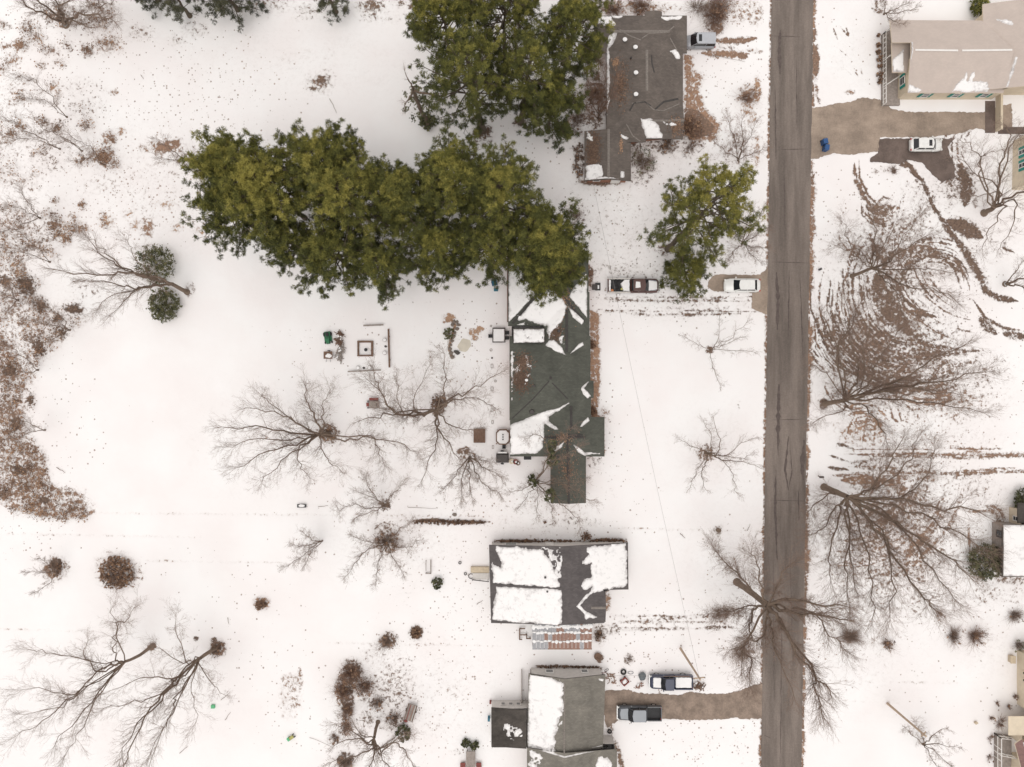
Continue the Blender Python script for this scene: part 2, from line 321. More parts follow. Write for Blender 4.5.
# lone patches of the lawn
for x, y, rx, ry, d, t, ro in [(55, 568, 14, 13, .72, .45, 0), (56, 565, 8, 8, .95, .1, 0), (118, 571, 24, 18, .70, .45, 10), (262, 603, 9, 7, .85, .75, 0), (264, 604, 4, 4, 1, .3, 0), (292, 682, 12, 9, .62, .6, 0), (300, 680, 3, 12, .7, .5, 0), (290, 700, 12, 20, .48, .6, 0), (416, 632, 7, 8, .95, .25, 0),
        (449, 317, 7, 4.5, .9, .8, 0), (474, 333, 7, 5, .85, .85, 25), (480, 329, 4, 3, .9, .85, 0), (475, 338, 4, 3, .9, .8, 0), (385, 505, 6, 6, .9, .1, 0), (387, 540, 17, 15, .68, .35, 0), (383, 527, 12, 6, .6, .3, 0), (346, 690, 10, 24, .85, .2, 0), (352, 672, 12, 14, .85, .2, 0), (365, 720, 10, 10, .6, .2, 0), (375, 690, 20, 20, .55, .25, 0), (395, 715, 20, 20, .5, .2, 0), (345, 760, 10, 10, .75, .2, 0), (388, 640, 10, 8, .85, .2, -30), (375, 655, 14, 14, .4, .25, 0), (395, 680, 24, 30, .42, .3, 0),
        (328, 433, 12, 11, .85, .35, 0), (439, 405, 9, 14, .82, .3, 10), (470, 456, 9, 8, .8, .3, 0), (463, 450, 8, 3, .8, .3, -20), (190, 290, 6, 8, .6, .3, 0), (218, 648, 9, 9, .85, .35, 0), (152, 647, 5, 5, .9, .3, 0), (214, 640, 4, 3, .9, .2, 0), (196, 639, 3, 3, .95, .1, 0), (718, 530, 5, 6, .6, .3, 0), (706, 453, 9, 9, .75, .35, 0), (710, 350, 5, 4, .8, .3, 0),
        (629, 659, 6, 6, .6, .2, 0), (600, 658, 4, 5, 1, .3, 0), (600, 635, 6, 12, .75, .25, 0), (612, 629, 10, 6, .6, .2, 0), (607, 600, 4, 12, .7, .6, 0), (585, 522, 28, 5, .38, .1, 6), (595, 463, 10, 12, .33, .1, 0), (455, 752, 8, 4, .3, .2, 0), (410, 708, 14, 18, .4, .3, 0),
        (695, 90, 10, 60, .0, .6, 0), (748, 100, 8, 18, .62, .75, 0), (752, 118, 5, 8, .7, .8, 0), (757, 90, 4, 14, .8, .8, 0), (757, 150, 3, 20, .62, .8, 0), (740, 8, 24, 14, .5, .6, 0), (755, 15, 8, 12, .55, .6, 0), (715, 15, 14, 20, .65, .3, 0), (717, 28, 7, 8, .9, .35, 0),
        (640, 165, 18, 20, .55, .15, 0), (633, 150, 10, 10, .6, .2, 0), (660, 145, 28, 10, .62, .2, 0), (690, 145, 14, 12, .55, .2, 0), (600, 182, 24, 4, .9, .3, 0), (580, 160, 6, 22, .75, .1, 0), (595, 100, 12, 34, .72, .25, 0), (575, 115, 14, 24, .5, .2, 0), (630, 8, 50, 7, .66, .6, 0), (600, 6, 20, 6, .5, .3, 0), (503, 148, 16, 10, .4, .2, 0), (482, 132, 12, 8, .8, .15, 0), (482, 138, 14, 10, .6, .15, 0), (428, 122, 8, 6, .7, .15, 0), (520, 122, 8, 6, .7, .2, 0),
        (590, 276, 4, 12, .8, .4, 0), (735, 152, 14, 22, .5, .3, 0), (735, 235, 24, 14, .35, .2, 0), (665, 250, 8, 8, .5, .2, 0), (575, 215, 12, 22, .5, .2, 0), (400, 380, 0.1, 0.1, 0, 0, 0), (852, 275, 4, 4, .8, .2, 0), (824, 404, 6, 6, .9, .2, 0), (890, 35, 8, 5, .5, .3, 0), (850, 92, 6, 3, .7, .6, 0), (893, 12, 10, 14, .35, .3, 0), (880, 5, 8, 10, .6, .3, 0),
        (812, 60, 0.1, 0.1, 0, 0, 0), (816, 62, 4, 18, 1, .4, 0), (816, 90, 3, 6, .7, .5, 0)]:
    PT.ell(x, y, rx, ry, d, t, ro, soft=.3)
# orange leaf litter east of the north house, mulch strip by the middle house
PT.poly([(683, 52), (695, 55), (693, 68), (705, 75), (700, 92), (706, 108), (722, 125), (716, 140), (690, 142), (683, 135)], .86, .66, 3)
PT.poly([(683, 105), (700, 108), (718, 126), (712, 138), (690, 140), (683, 135)], 1, .35, 3)
PT.poly([(589, 310), (600, 312), (600, 330), (601, 380), (598, 412), (604, 420), (606, 455), (601, 455), (596, 420), (588, 415)], .9, .66, 2)
PT.ell(603, 415, 8, 10, .55, .6, soft=.5)
PT.stroke([(444, 322), (452, 320), (455, 325), (452, 337), (449, 348), (452, 358)], 1.6, 1, .7)
for y in range(0, 767, 1):
    pass
# thin snow under the crowns, with their faint shade put into its colour
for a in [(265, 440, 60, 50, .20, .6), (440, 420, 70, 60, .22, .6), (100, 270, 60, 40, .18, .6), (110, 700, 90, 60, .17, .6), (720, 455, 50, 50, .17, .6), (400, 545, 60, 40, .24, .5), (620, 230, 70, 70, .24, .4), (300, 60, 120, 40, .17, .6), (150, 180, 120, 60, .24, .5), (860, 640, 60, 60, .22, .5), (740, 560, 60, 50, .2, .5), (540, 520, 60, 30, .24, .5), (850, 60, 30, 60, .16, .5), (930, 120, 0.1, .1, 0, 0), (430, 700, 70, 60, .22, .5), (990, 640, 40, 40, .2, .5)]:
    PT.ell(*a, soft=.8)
# both road edges: thawed strip
for i in range(70):
    y = -60 + i * 13; xl = 771.5 - 10.5 * y / 767; xr = 813.5 - 12 * y / 767
    PT.stroke([(xl - .5, y), (xl - .6, y + 9)], 1.0 + rnd.random() * 1.5, .85, .5)
    PT.stroke([(xr + .8, y), (xr + .6, y + 9)], 1.0 + rnd.random() * 2.2 + (2 if 170 < y < 280 or 320 < y < 400 or 480 < y < 600 else 0), .9, .35 + .3 * rnd.random())
# tyre tracks and paths
for pts, wd, d, t in [([(710, 41), (738, 41), (758, 38)], 3.6, .95, .45), ([(700, 53), (725, 54), (750, 54)], 4.2, .92, .55), ([(712, 46), (738, 48)], 3, .5, .3), ([(736, 54), (748, 57)], 4.5, 1, .45), ([(745, 50), (765, 52)], 3, .45, .5),
        ([(593, 297), (620, 300), (680, 301), (760, 296)], 1.8, .62, .2), ([(597, 309), (650, 315), (735, 313)], 1.8, .66, .2), ([(600, 300), (740, 298)], 5, .35, .2),
        ([(605, 624), (700, 616), (760, 612)], 2.4, .6, .25), ([(700, 628), (735, 627)], 2.4, .85, .15), ([(640, 623), (665, 624)], 2, .6, .4), ([(600, 630), (700, 629)], 1.8, .62, .2), ([(715, 612), (745, 612)], 7, .52, .2),
        ([(855, 455), (900, 456), (960, 457), (1090, 455)], 2.8, .72, .4), ([(845, 466), (900, 472), (960, 474), (1090, 468)], 2.8, .72, .35), ([(835, 443), (855, 449)], 2, .9, .15), ([(828, 455), (850, 462)], 1.6, .9, .15), ([(826, 467), (850, 470)], 2, .9, .15), ([(850, 463), (925, 466)], 9, .62, .3), ([(960, 451), (988, 452)], 1.2, .7, .6),
        ([(860, 452), (950, 454), (1090, 451)], 1.5, .6, .5), ([(830, 475), (885, 478), (920, 480)], 5, .7, .5),
        # frozen ruts east of the road
        ([(854, 160), (856, 180), (865, 198), (873, 208)], 3.0, .95, .3), ([(856, 175), (866, 200)], 5, .55, .3), ([(859, 158), (860, 178), (869, 196), (880, 207)], 1.5, .95, .3), ([(866, 205), (880, 211), (895, 206)], 7.5, .86, .3), ([(876, 203), (884, 197), (893, 200)], 1.2, .9, .3), ([(893, 214), (900, 205)], 1, .9, .6), ([(872, 212), (878, 222), (884, 228)], 3, .8, .35),
        ([(908, 170), (922, 180), (934, 208), (945, 222)], 2.6, .95, .15), ([(905, 160), (920, 178)], 3, 1, .2), ([(934, 205), (950, 232), (966, 252), (978, 272), (985, 290), (1000, 300)], 4.6, .93, .18), ([(930, 198), (945, 228), (960, 250)], 2, .8, .2), ([(915, 178), (930, 200), (940, 216)], 7, .62, .2), ([(970, 262), (990, 292)], 8, .5, .2), ([(946, 220), (965, 228), (984, 238)], 9, .97, .2), ([(957, 162), (967, 183), (965, 208)], 9, .93, .15), ([(975, 180), (975, 210)], 3, .6, .3), ([(945, 165), (952, 178)], 5, .6, .15),
        ([(985, 292), (1000, 298), (1018, 301)], 4, .9, .15), ([(972, 298), (985, 317), (1003, 328), (1024, 331)], 2.0, .92, .2), ([(979, 316), (988, 328), (998, 335)], 5, .9, .15), ([(1002, 333), (1028, 337)], 5, .9, .15), ([(1000, 246), (1015, 253)], 1.5, .9, .15), ([(910, 182), (917, 195), (920, 207), (924, 220)], 1.3, .62, .3), ([(960, 329), (964, 332)], 1.2, .9, .2)]:
    PT.stroke(pts, wd, d, t, .5, taper=True)
# swirls of litter under the two eastern trees
for pts, wd, d, t in [([(838, 228), (840, 240), (848, 250), (866, 246)], 1.0, .85, .45), ([(844, 232), (850, 243), (858, 247)], .8, .8, .45), ([(872, 215), (878, 240), (890, 250)], 6, .48, .3), ([(868, 230), (880, 262), (895, 258), (915, 250), (940, 253), (950, 265)], 5, .85, .22), ([(940, 255), (955, 270), (961, 288), (958, 300)], 1.4, .85, .2), ([(920, 250), (950, 258)], 5, .7, .25),
        ([(900, 262), (895, 280), (905, 300), (915, 308), (935, 313)], 2.2, .9, .2), ([(876, 272), (884, 300), (895, 318), (912, 335)], 15, .92, .22), ([(905, 240), (880, 262), (885, 285)], 14, .66, .25), ([(880, 262), (905, 250), (935, 252)], 8, .85, .24), ([(900, 470), (940, 480)], 7, .6, .5), ([(880, 205), (905, 215), (925, 225)], 8, .5, .3), ([(940, 165), (955, 190), (950, 210)], 9, .6, .2), ([(895, 315), (915, 330), (942, 345)], 8, .66, .25), ([(905, 310), (937, 317)], 3.5, .9, .2), ([(895, 320), (925, 345), (978, 352)], 3, .85, .2), ([(900, 355), (940, 354), (980, 350)], 4, .85, .2), ([(880, 335), (900, 360), (930, 370)], 11, .62, .22),
        ([(860, 300), (858, 320), (864, 338), (878, 348)], 1.6, .85, .45), ([(866, 310), (865, 330), (875, 345)], 1.1, .8, .45), ([(862, 355), (860, 375), (868, 390)], 1.4, .8, .5), ([(868, 352), (866, 372), (880, 385)], 1.4, .8, .5), ([(876, 356), (876, 375), (888, 384)], 1.2, .8, .4), ([(884, 360), (890, 375)], 1.2, .8, .4), ([(885, 345), (905, 380), (960, 370), (990, 362)], 12, .52, .25),
        ([(890, 405), (893, 418), (906, 428)], 1.2, .85, .5), ([(897, 402), (901, 420), (915, 425)], 1.0, .85, .5), ([(903, 400), (912, 410), (925, 408)], 1.2, .8, .45), ([(930, 405), (945, 403), (952, 396)], 1.4, .8, .5), ([(940, 417), (960, 408), (980, 408)], 1.2, .75, .6), ([(945, 420), (965, 411)], .9, .7, .6), ([(845, 440), (850, 425), (855, 415)], 1.2, .85, .6), ([(862, 445), (866, 425), (866, 412)], 2.4, .8, .6), ([(874, 445), (875, 428), (872, 412)], 2.0, .8, .6), ([(855, 430), (858, 415)], 1.6, .8, .6), ([(868, 440), (872, 420)], 5, .6, .6),
        ([(930, 400), (990, 395)], 5, .4, .4), ([(840, 480), (870, 480), (905, 483)], 7, .9, .55), ([(900, 485), (915, 500)], 8, .55, .5), ([(845, 495), (880, 510), (920, 512)], 9, .75, .3), ([(860, 520), (900, 545), (930, 555)], 22, .50, .4), ([(870, 530), (880, 575), (900, 600)], 18, .45, .35), ([(930, 520), (965, 535)], 18, .36, .35), ([(830, 520), (832, 545)], 6, .5, .4), ([(968, 515), (970, 555)], 1.6, .8, .6), ([(985, 505), (1000, 512), (1002, 540)], 6, .75, .4), ([(965, 512), (1000, 510)], 2, .8, .6), ([(990, 577), (1030, 582)], 6, .7, .3), ([(960, 578), (985, 580)], 2, .6, .6),
        ([(833, 27), (838, 40)], 1, .8, .3), ([(840, 26), (850, 38)], .8, .7, .3), ([(846, 27), (849, 36)], 1.2, .8, .3), ([(838, 48), (852, 60)], .7, .6, .3), ([(855, 70), (859, 78)], 1.2, .8, .4), ([(861, 68), (863, 76)], .9, .7, .4), ([(843, 66), (855, 78)], .6, .5, .3), ([(817, 96), (820, 104)], 2, .7, .3), ([(870, 172), (895, 168)], 3.5, .6, .3), ([(892, 170), (897, 172)], 3, .95, .15), ([(902, 160), (907, 168)], 5, .95, .2),
        ([(412, 521), (430, 520), (455, 522), (491, 522)], 2.3, .98, .3), ([(492, 541), (540, 541.5)], 2.2, .98, .35), ([(540, 541.5), (584, 541)], 1.2, .95, .55), ([(588, 541), (627, 541)], 3.2, .98, .6), ([(592, 672), (603, 668)], 2, .8, .3), ([(533, 666), (560, 667), (601, 668)], 2.2, .95, .3), ([(612, 735), (620, 755), (624, 780)], 3, .85, .35), ([(608, 715), (612, 735)], 4, .6, .4), ([(590, 395), (592, 410)], 3, .9, .5)]:
    PT.stroke(pts, wd, d, t, .5, taper=True)
for a in [(900, 262, 62, 42, .60, .25), (915, 300, 55, 40, .40, .3), (898, 342, 62, 34, .70, .28), (925, 372, 70, 26, .72, .28), (880, 385, 50, 34, .60, .35), (940, 402, 60, 22, .52, .5), (862, 430, 28, 22, .60, .7), (893, 512, 66, 30, .72, .38), (895, 555, 60, 46, .62, .38), (905, 600, 50, 24, .38, .35), (950, 490, 60, 24, .38, .4), (985, 240, 40, 24, .25, .2), (985, 180, 34, 30, .3, .15), (930, 200, 30, 30, .38, .2), (895, 228, 36, 26, .60, .3), (960, 150, 20, 12, .4, .2), (650, 100, 0.1, 0.1, 0, 0), (840, 620, 30, 30, .3, .3), (1000, 590, 40, 16, .4, .4), (940, 440, 60, 20, .3, .5), (745, 600, 30, 40, .3, .3), (770, 300, .1, .1, 0, 0), (380, 460, 0.1, 0.1, 0, 0), (470, 478, 20, 14, .3, .3), (400, 380, .1, .1, 0, 0), (630, 270, 60, 14, .36, .25), (680, 305, 70, 14, .33, .25), (545, 525, 40, 12, .28, .3), (735, 255, 30, 18, .34, .3), (640, 235, 60, 50, .25, .3), (745, 130, 24, 30, .3, .4), (700, 160, 30, 12, .36, .25), (340, 455, 0.1, .1, 0, 0)]:
    PT.ell(*a[:4], a[4] * (.98 if a[0] > 820 else 1), a[5], soft=.6 if a[0] > 820 else .9)
for pts, wd, d, t in [([(866, 232), (884, 262), (900, 300)], 9, .72, .28), ([(905, 236), (925, 242), (945, 262)], 8, .62, .28), ([(860, 345), (890, 360), (925, 352), (955, 356)], 9, .75, .25), ([(870, 372), (905, 372), (945, 366), (975, 362)], 7, .70, .3), ([(905, 305), (930, 330), (950, 338)], 6, .7, .25), ([(850, 488), (885, 486), (930, 492)], 7, .72, .5), ([(850, 505), (880, 520), (915, 524)], 9, .72, .3), ([(868, 545), (890, 575)], 9, .62, .35), ([(920, 540), (950, 556)], 10, .55, .35)]:
    PT.stroke(pts, wd, d, t, .8, taper=True)
def arcs(cx, cy, r0, r1, a0, a1, n, wd=.8, sq=1., d=.92, t=.22):
    """short curved streaks of litter swept round a point"""
    for i in range(n):
        r = rnd.uniform(r0, r1); a = rnd.uniform(a0, a1); L = rnd.uniform(10, 60); pts = [(cx + (r + k * rnd.uniform(-.3, .6)) * math.cos(R(a + L * k / 5)), cy + sq * (r + k * .2) * math.sin(R(a + L * k / 5))) for k in range(6)]
        PT.stroke(pts, wd * rnd.uniform(.5, 1.6), d, t + rnd.uniform(-.12, .2), .6, taper=True)
arcs(932, 288, 26, 52, 95, 300, 70); arcs(932, 288, 30, 36, 90, 320, 26, 1.4, t=.2); arcs(930, 285, 52, 90, 110, 190, 46, .7); arcs(915, 290, 50, 105, 60, 125, 120, .9); arcs(905, 300, 60, 90, 95, 165, 40, .8)
arcs(883, 205, 6, 22, 20, 200, 22, 1.0); arcs(880, 330, 30, 75, 40, 160, 70, .8, .8); arcs(860, 380, 14, 34, 60, 180, 14, .7, t=.5); arcs(930, 370, 20, 50, 40, 130, 40, .8, .7, t=.4); arcs(990, 240, 60, 110, 100, 170, 20, .7); arcs(862, 440, 10, 40, 230, 310, 30, .9, t=.6); arcs(985, 150, 20, 50, 120, 210, 20, .8)
arcs(840, 470, 40, 130, 5, 55, 90, .8, .9, .85, .4)
for i in range(26):
    x = rnd.uniform(835, 1000); y = rnd.choice([455, 458, 466, 471, 473, 449]) + rnd.uniform(-2, 2); PT.stroke([(x, y), (x + rnd.uniform(30, 70), y + rnd.uniform(-1, 1.5))], rnd.uniform(.5, 1.5), .85, .45, .6, taper=True)
for y0, x0, x1, t_ in ((297.5, 598, 735, .2), (301, 610, 760, .2), (311, 598, 740, .2), (314.5, 640, 735, .2), (616, 612, 760, .25), (628, 605, 735, .25), (622, 620, 740, .35)):
    for i in range(7): x = rnd.uniform(x0, x1 - 40); PT.stroke([(x, y0 + rnd.uniform(-1, 1)), (x + rnd.uniform(30, 60), y0 + rnd.uniform(-1, 1))], rnd.uniform(.5, 1.4), .72, t_, .7, taper=True)
    PT.stroke([(x0, y0), (x1, y0)], 2.2, .36, t_, .8)
# footprints
def steps(x0, y0, x1, y1, n, r=.7, j=1.0):
    for i in range(n):
        u = (i + .5) / n; PT.stroke([(x0 + (x1 - x0) * u + rnd.uniform(-j, j), y0 + (y1 - y0) * u + rnd.uniform(-j, j))] * 2, r, .62, .15, .6)
steps(668, 760, 714, 735, 22, .75, 2); steps(690, 765, 712, 738, 12, .75, 2); steps(735, 730, 742, 767, 20, .8, 3); steps(610, 420, 612, 500, 26, .7, 3); steps(606, 455, 598, 540, 16, .6, 4); steps(560, 530, 625, 527, 12, .6, 3); steps(545, 555, 540, 620, 3)
steps(640, 330, 650, 480, 34, .6, 8); steps(380, 300, 470, 300, 20, .6, 6); steps(620, 200, 660, 262, 26, .6, 9); steps(250, 330, 320, 335, 14, .6, 5); steps(500, 505, 570, 512, 18, .6, 4); steps(830, 690, 980, 660, 34, .6, 7); steps(120, 400, 320, 520, 30, .5, 12); steps(400, 590, 430, 640, 18, .7, 9); steps(440, 590, 470, 640, 26, .7, 10); steps(770 - 30, 400, 738, 410, 3, .8, 1)
steps(430, 500, 500, 520, 30, .7, 6); steps(455, 560, 485, 610, 10, .7, 4); steps(395, 640, 420, 700, 26, .8, 8); steps(560, 640, 640, 640, 8, .7, 4); steps(630, 620, 700, 612, 20, .7, 3)
for x0, x1, y in ((0, 200, 534), (100, 500, 513), (0, 120, 629), (330, 500, 643), (790, 960, 680), (820, 900, 700), (600, 760, 528), (100, 300, 560)):
    PT.stroke([(x0, y), (x1, y + 3)], 1.4, .30, .6, .8)

def ground_cover_node_material():
    m = bpy.data.materials.new('snowy_ground'); t, b, N, L = nodes(m)
    b.inputs['Roughness'].default_value = .75; b.inputs['Specular IOR Level'].default_value = .15
    tc = N.new('ShaderNodeTexCoord'); at = N.new('ShaderNodeAttribute'); at.attribute_name = 'cover'
    sp = N.new('ShaderNodeSeparateColor'); L.new(at.outputs['Color'], sp.inputs[0])
    def noise(scale, det, rough, dist=0):
        n = N.new('ShaderNodeTexNoise'); n.inputs['Scale'].default_value = scale; n.inputs['Detail'].default_value = det
        n.inputs['Roughness'].default_value = rough; n.inputs['Distortion'].default_value = dist; L.new(tc.outputs['Object'], n.inputs['Vector']); return n.outputs[0]
    def math_(op, a, bb, clamp=False):
        n = N.new('ShaderNodeMath'); n.operation = op; n.use_clamp = clamp
        for i, q in enumerate((a, bb)):
            if isinstance(q, (int, float)): n.inputs[i].default_value = q
            elif q is not None: L.new(q, n.inputs[i])
        return n.outputs[0]
    def ramp(src, stops):
        r = N.new('ShaderNodeValToRGB'); cr = r.color_ramp
        while len(cr.elements) < len(stops): cr.elements.new(.5)
        for e, (p, c) in zip(cr.elements, stops): e.position = p; e.color = (*c, 1)
        L.new(src, r.inputs[0]); return r.outputs[0]
    def mix(f, a, c, mode='MIX'):
        n = N.new('ShaderNodeMixRGB'); n.blend_type = mode
        if isinstance(f, (int, float)): n.inputs[0].default_value = f
        else: L.new(f, n.inputs[0])
        for i, q in ((1, a), (2, c)):
            if isinstance(q, tuple): n.inputs[i].default_value = (*q, 1)
            else: L.new(q, n.inputs[i])
        return n.outputs[0]
    n1 = noise(1.9, 10, .74, .5); n0 = noise(.35, 3, .6)
    nn = math_('ADD', math_('MULTIPLY', math_('SUBTRACT', n1, .5), 4.2), math_('MULTIPLY', math_('SUBTRACT', n0, .5), 1.2))
    v = math_('ADD', sp.outputs[0], nn)
    m1 = math_('MULTIPLY', math_('SUBTRACT', v, math_('SUBTRACT', .62, math_('MULTIPLY', math_('POWER', sp.outputs[0], 6), .38))), 3.2, True)
    m1 = math_('MULTIPLY', m1, math_('MULTIPLY', math_('SUBTRACT', sp.outputs[0], .14), 12, True), True)
    vo = N.new('ShaderNodeTexVoronoi'); vo.inputs['Scale'].default_value = 3.3; L.new(tc.outputs['Object'], vo.inputs['Vector'])
    sc = N.new('ShaderNodeSeparateColor'); L.new(vo.outputs['Color'], sc.inputs[0])
    n3 = noise(5, 6, .8, 1.0); n7 = noise(1.2, 5, .7)
    dsz = math_('ADD', vo.outputs['Distance'], math_('MULTIPLY', math_('SUBTRACT', n3, .5), .75))
    size = math_('ADD', math_('MULTIPLY', math_('POWER', sc.outputs[1], 3), .42), .0)
    near = math_('MULTIPLY', math_('SUBTRACT', size, math_('SUBTRACT', dsz, .03)), 18, True)
    pick = math_('GREATER_THAN', math_('MULTIPLY', sp.outputs[2], math_('MULTIPLY', noise(.5, 4, .7), 1.5)), sc.outputs[0])
    m2 = math_('MULTIPLY', math_('MULTIPLY', near, pick), .75)
    bare = math_('MAXIMUM', m1, m2)
    n2 = noise(3.5, 8, .75)
    tone = math_('ADD', sp.outputs[1], math_('MULTIPLY', math_('SUBTRACT', n2, .5), 1.7), True)
    earth = ramp(tone, [(0, (.11, .078, .062)), (.3, (.20, .138, .105)), (.6, (.31, .195, .135)), (1, (.50, .32, .21))])
    n4 = noise(.12, 4, .5); snow = ramp(n4, [(.35, (.86, .825, .82)), (.65, (.89, .878, .876))])
    n5 = noise(1.2, 7, .7)
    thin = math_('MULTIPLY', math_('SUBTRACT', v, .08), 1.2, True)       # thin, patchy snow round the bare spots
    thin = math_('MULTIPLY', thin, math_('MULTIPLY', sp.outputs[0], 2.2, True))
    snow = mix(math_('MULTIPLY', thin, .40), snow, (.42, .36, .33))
    col = mix(bare, snow, earth); L.new(col, b.inputs['Base Color'])
    bp = N.new('ShaderNodeBump'); bp.inputs['Distance'].default_value = .08; bp.inputs['Strength'].default_value = .5
    hgt = math_('SUBTRACT', math_('MULTIPLY', n5, .45), bare); L.new(hgt, bp.inputs['Height']); L.new(bp.outputs[0], b.inputs['Normal'])
    return m
M['ground'] = ground_cover_node_material()
M['earth'] = pmat('bare_earth', (.15, .12, .10), .95, var=.3)

def hash_noise(X, Y, s, seed):
    g = np.random.RandomState(seed).rand(256, 256); x = X / s; y = Y / s
    xi = np.floor(x).astype(int); yi = np.floor(y).astype(int); fx = x - xi; fy = y - yi
    fx = fx * fx * (3 - 2 * fx); fy = fy * fy * (3 - 2 * fy); a = lambda i, j: g[(xi + i) % 256, (yi + j) % 256]
    return (a(0, 0) * (1 - fx) + a(1, 0) * fx) * (1 - fy) + (a(0, 1) * (1 - fx) + a(1, 1) * fx) * fy

ROAD_L = lambda y: 771.5 - 10.5 * y / 767
ROAD_R = lambda y: 813.5 - 12 * y / 767
DRIVE = {
 'n': [(810, 108), (822, 107), (835, 104), (850, 102), (862, 97), (880, 100), (893, 109), (905, 112), (985, 112), (1000, 106), (1012, 104), (1012, 128), (992, 132), (977, 128), (960, 133), (930, 137), (880, 137), (878, 151), (862, 153), (848, 155), (835, 153), (826, 155), (818, 158), (806, 160)],
 'nc': [(878.5, 138.5), (955, 138.5), (948, 146), (950, 156), (955, 166), (955, 178), (942, 182), (932, 174), (922, 162), (908, 160), (900, 164), (880, 162), (870, 162), (870, 158), (878, 153)],
 's': [(604, 691), (625, 690), (645, 694), (660, 694), (680, 695), (690, 692), (705, 694), (725, 694), (742, 690), (756, 684), (766, 684), (765, 720), (760, 719), (735, 718), (700, 720), (660, 719), (618, 720), (608, 728), (604, 720)],
 'm': [(709, 280), (714, 275), (725, 274), (740, 275), (760, 275), (768, 268), (770, 266), (769, 315), (766, 314), (760, 312), (752, 308), (752, 293), (740, 291), (722, 292), (714, 291), (708, 286)]}
Xm = (PT.X - 512) / F * H; Ym = (383.5 - PT.Y) / F * H
z = .05 * hash_noise(Xm, Ym, 5, 1) + .025 * hash_noise(Xm, Ym, 1.1, 2) + .01 * hash_noise(Xm, Ym, .4, 3) - .045
z -= .04 * np.clip(PT.r, 0, 1)
z = np.where((PT.X > ROAD_L(PT.Y) + .3) & (PT.X < ROAD_R(PT.Y) - .3), -.10, z)
full = (slice(None), slice(None))
for k_, p_ in DRIVE.items():
    ins = PT.inside(full, p_)
    z = np.where(ins, -.10, z)
nj, ni = PT.X.shape
idx = np.arange(nj * ni).reshape(nj, ni)
Fq = np.stack([idx[:-1, :-1], idx[1:, :-1], idx[1:, 1:], idx[:-1, 1:]], -1).reshape(-1, 4)
V = np.stack([Xm, Ym, z], -1).reshape(-1, 3)
ground = np_mesh('ground', V, Fq, M['ground'], smooth=True)
ca = ground.data.color_attributes.new('cover', 'FLOAT_COLOR', 'POINT')
cc = np.stack([PT.r, PT.g, PT.b, np.ones_like(PT.r)], -1).reshape(-1).astype(np.float32)
ca.data.foreach_set('color', cc)
tag(ground, kind='structure')
# open snowfields reaching the horizon
mb = MB(); x0, x1 = Xm.min() + .3, Xm.max() - .3; y0, y1 = Ym.min() + .3, Ym.max() - .3; B_ = 1500
for a in [((-B_, -B_), (x0, -B_), (x0, B_), (-B_, B_)), ((x1, -B_), (B_, -B_), (B_, B_), (x1, B_)), ((x0, -B_), (x1, -B_), (x1, y0), (x0, y0)), ((x0, y1), (x1, y1), (x1, B_), (x0, B_))]:
    mb.add([(p[0], p[1], -.06) for p in a], [(0, 1, 2, 3)])
tag(mb.build('snowfield', M['snow']), kind='structure')

# ------------------------------------------------------------------ road and driveways
def asphalt(name, col, var, sc, stretch=(1, 1, 1), patch=None):
    m = pmat(name, tuple(c * (1 - var) for c in col), .9, scale=sc, stretch=stretch, col2=tuple(c * (1 + var) for c in col), thr=(.38, .62), bump=.2)
    t = m.node_tree; N, L = t.nodes, t.links; b = N['Principled BSDF']; src = b.inputs['Base Color'].links[0].from_socket
    tc = N.new('ShaderNodeTexCoord'); nz = N.new('ShaderNodeTexNoise'); nz.inputs['Scale'].default_value = 5; nz.inputs['Detail'].default_value = 8; nz.inputs['Roughness'].default_value = .8
    L.new(tc.outputs['Object'], nz.inputs['Vector']); r = N.new('ShaderNodeValToRGB'); r.color_ramp.elements[0].position = .3; r.color_ramp.elements[0].color = (.78, .77, .76, 1); r.color_ramp.elements[1].position = .7; r.color_ramp.elements[1].color = (1.18, 1.18, 1.18, 1)
    L.new(nz.outputs[0], r.inputs[0]); mm = N.new('ShaderNodeMixRGB'); mm.blend_type = 'MULTIPLY'; mm.inputs[0].default_value = 1
    L.new(src, mm.inputs[1]); L.new(r.outputs[0], mm.inputs[2]); L.new(mm.outputs[0], b.inputs['Base Color']); return m
M['asphalt'] = asphalt('asphalt', (.188, .157, .138), .24, .45, (1.3, .14, 1))
M['tar'] = asphalt('tar_seal', (.115, .092, .084), .15, 2)
M['gravel'] = asphalt('gravel', (.30, .235, .175), .2, .4)
M['gravel2'] = asphalt('wet_gravel', (.27, .21, .17), .22, .8)
M['pavepad'] = asphalt('driveway_paving', (.32, .255, .205), .2, .35)
M['darkasphalt'] = asphalt('dark_asphalt', (.15, .115, .10), .22, .5)
def jitter(px, amp, st=2.0):
    out = []; n = len(px)
    for i in range(n):
        a, b = px[i], px[(i + 1) % n]; L = math.hypot(b[0] - a[0], b[1] - a[1]); k = max(1, int(L / st))
        for j in range(k):
            u = j / k; out.append((a[0] + (b[0] - a[0]) * u + rnd.uniform(-amp, amp), a[1] + (b[1] - a[1]) * u + rnd.uniform(-amp, amp)))
    return out
def slab(name, px, z0, z1, mat, parent=None):
    mb = MB(); P = [W(x, y) for x, y in px]; mb.prism([(p.x, p.y) for p in P], z0, z1); return mb.build(name, mat, parent)
ys = list(range(-700, 1500, 6))
left = [(ROAD_L(y) + rnd.uniform(-.35, .35), y) for y in ys]; right = [(ROAD_R(y) + rnd.uniform(-.45, .45), y) for y in ys]
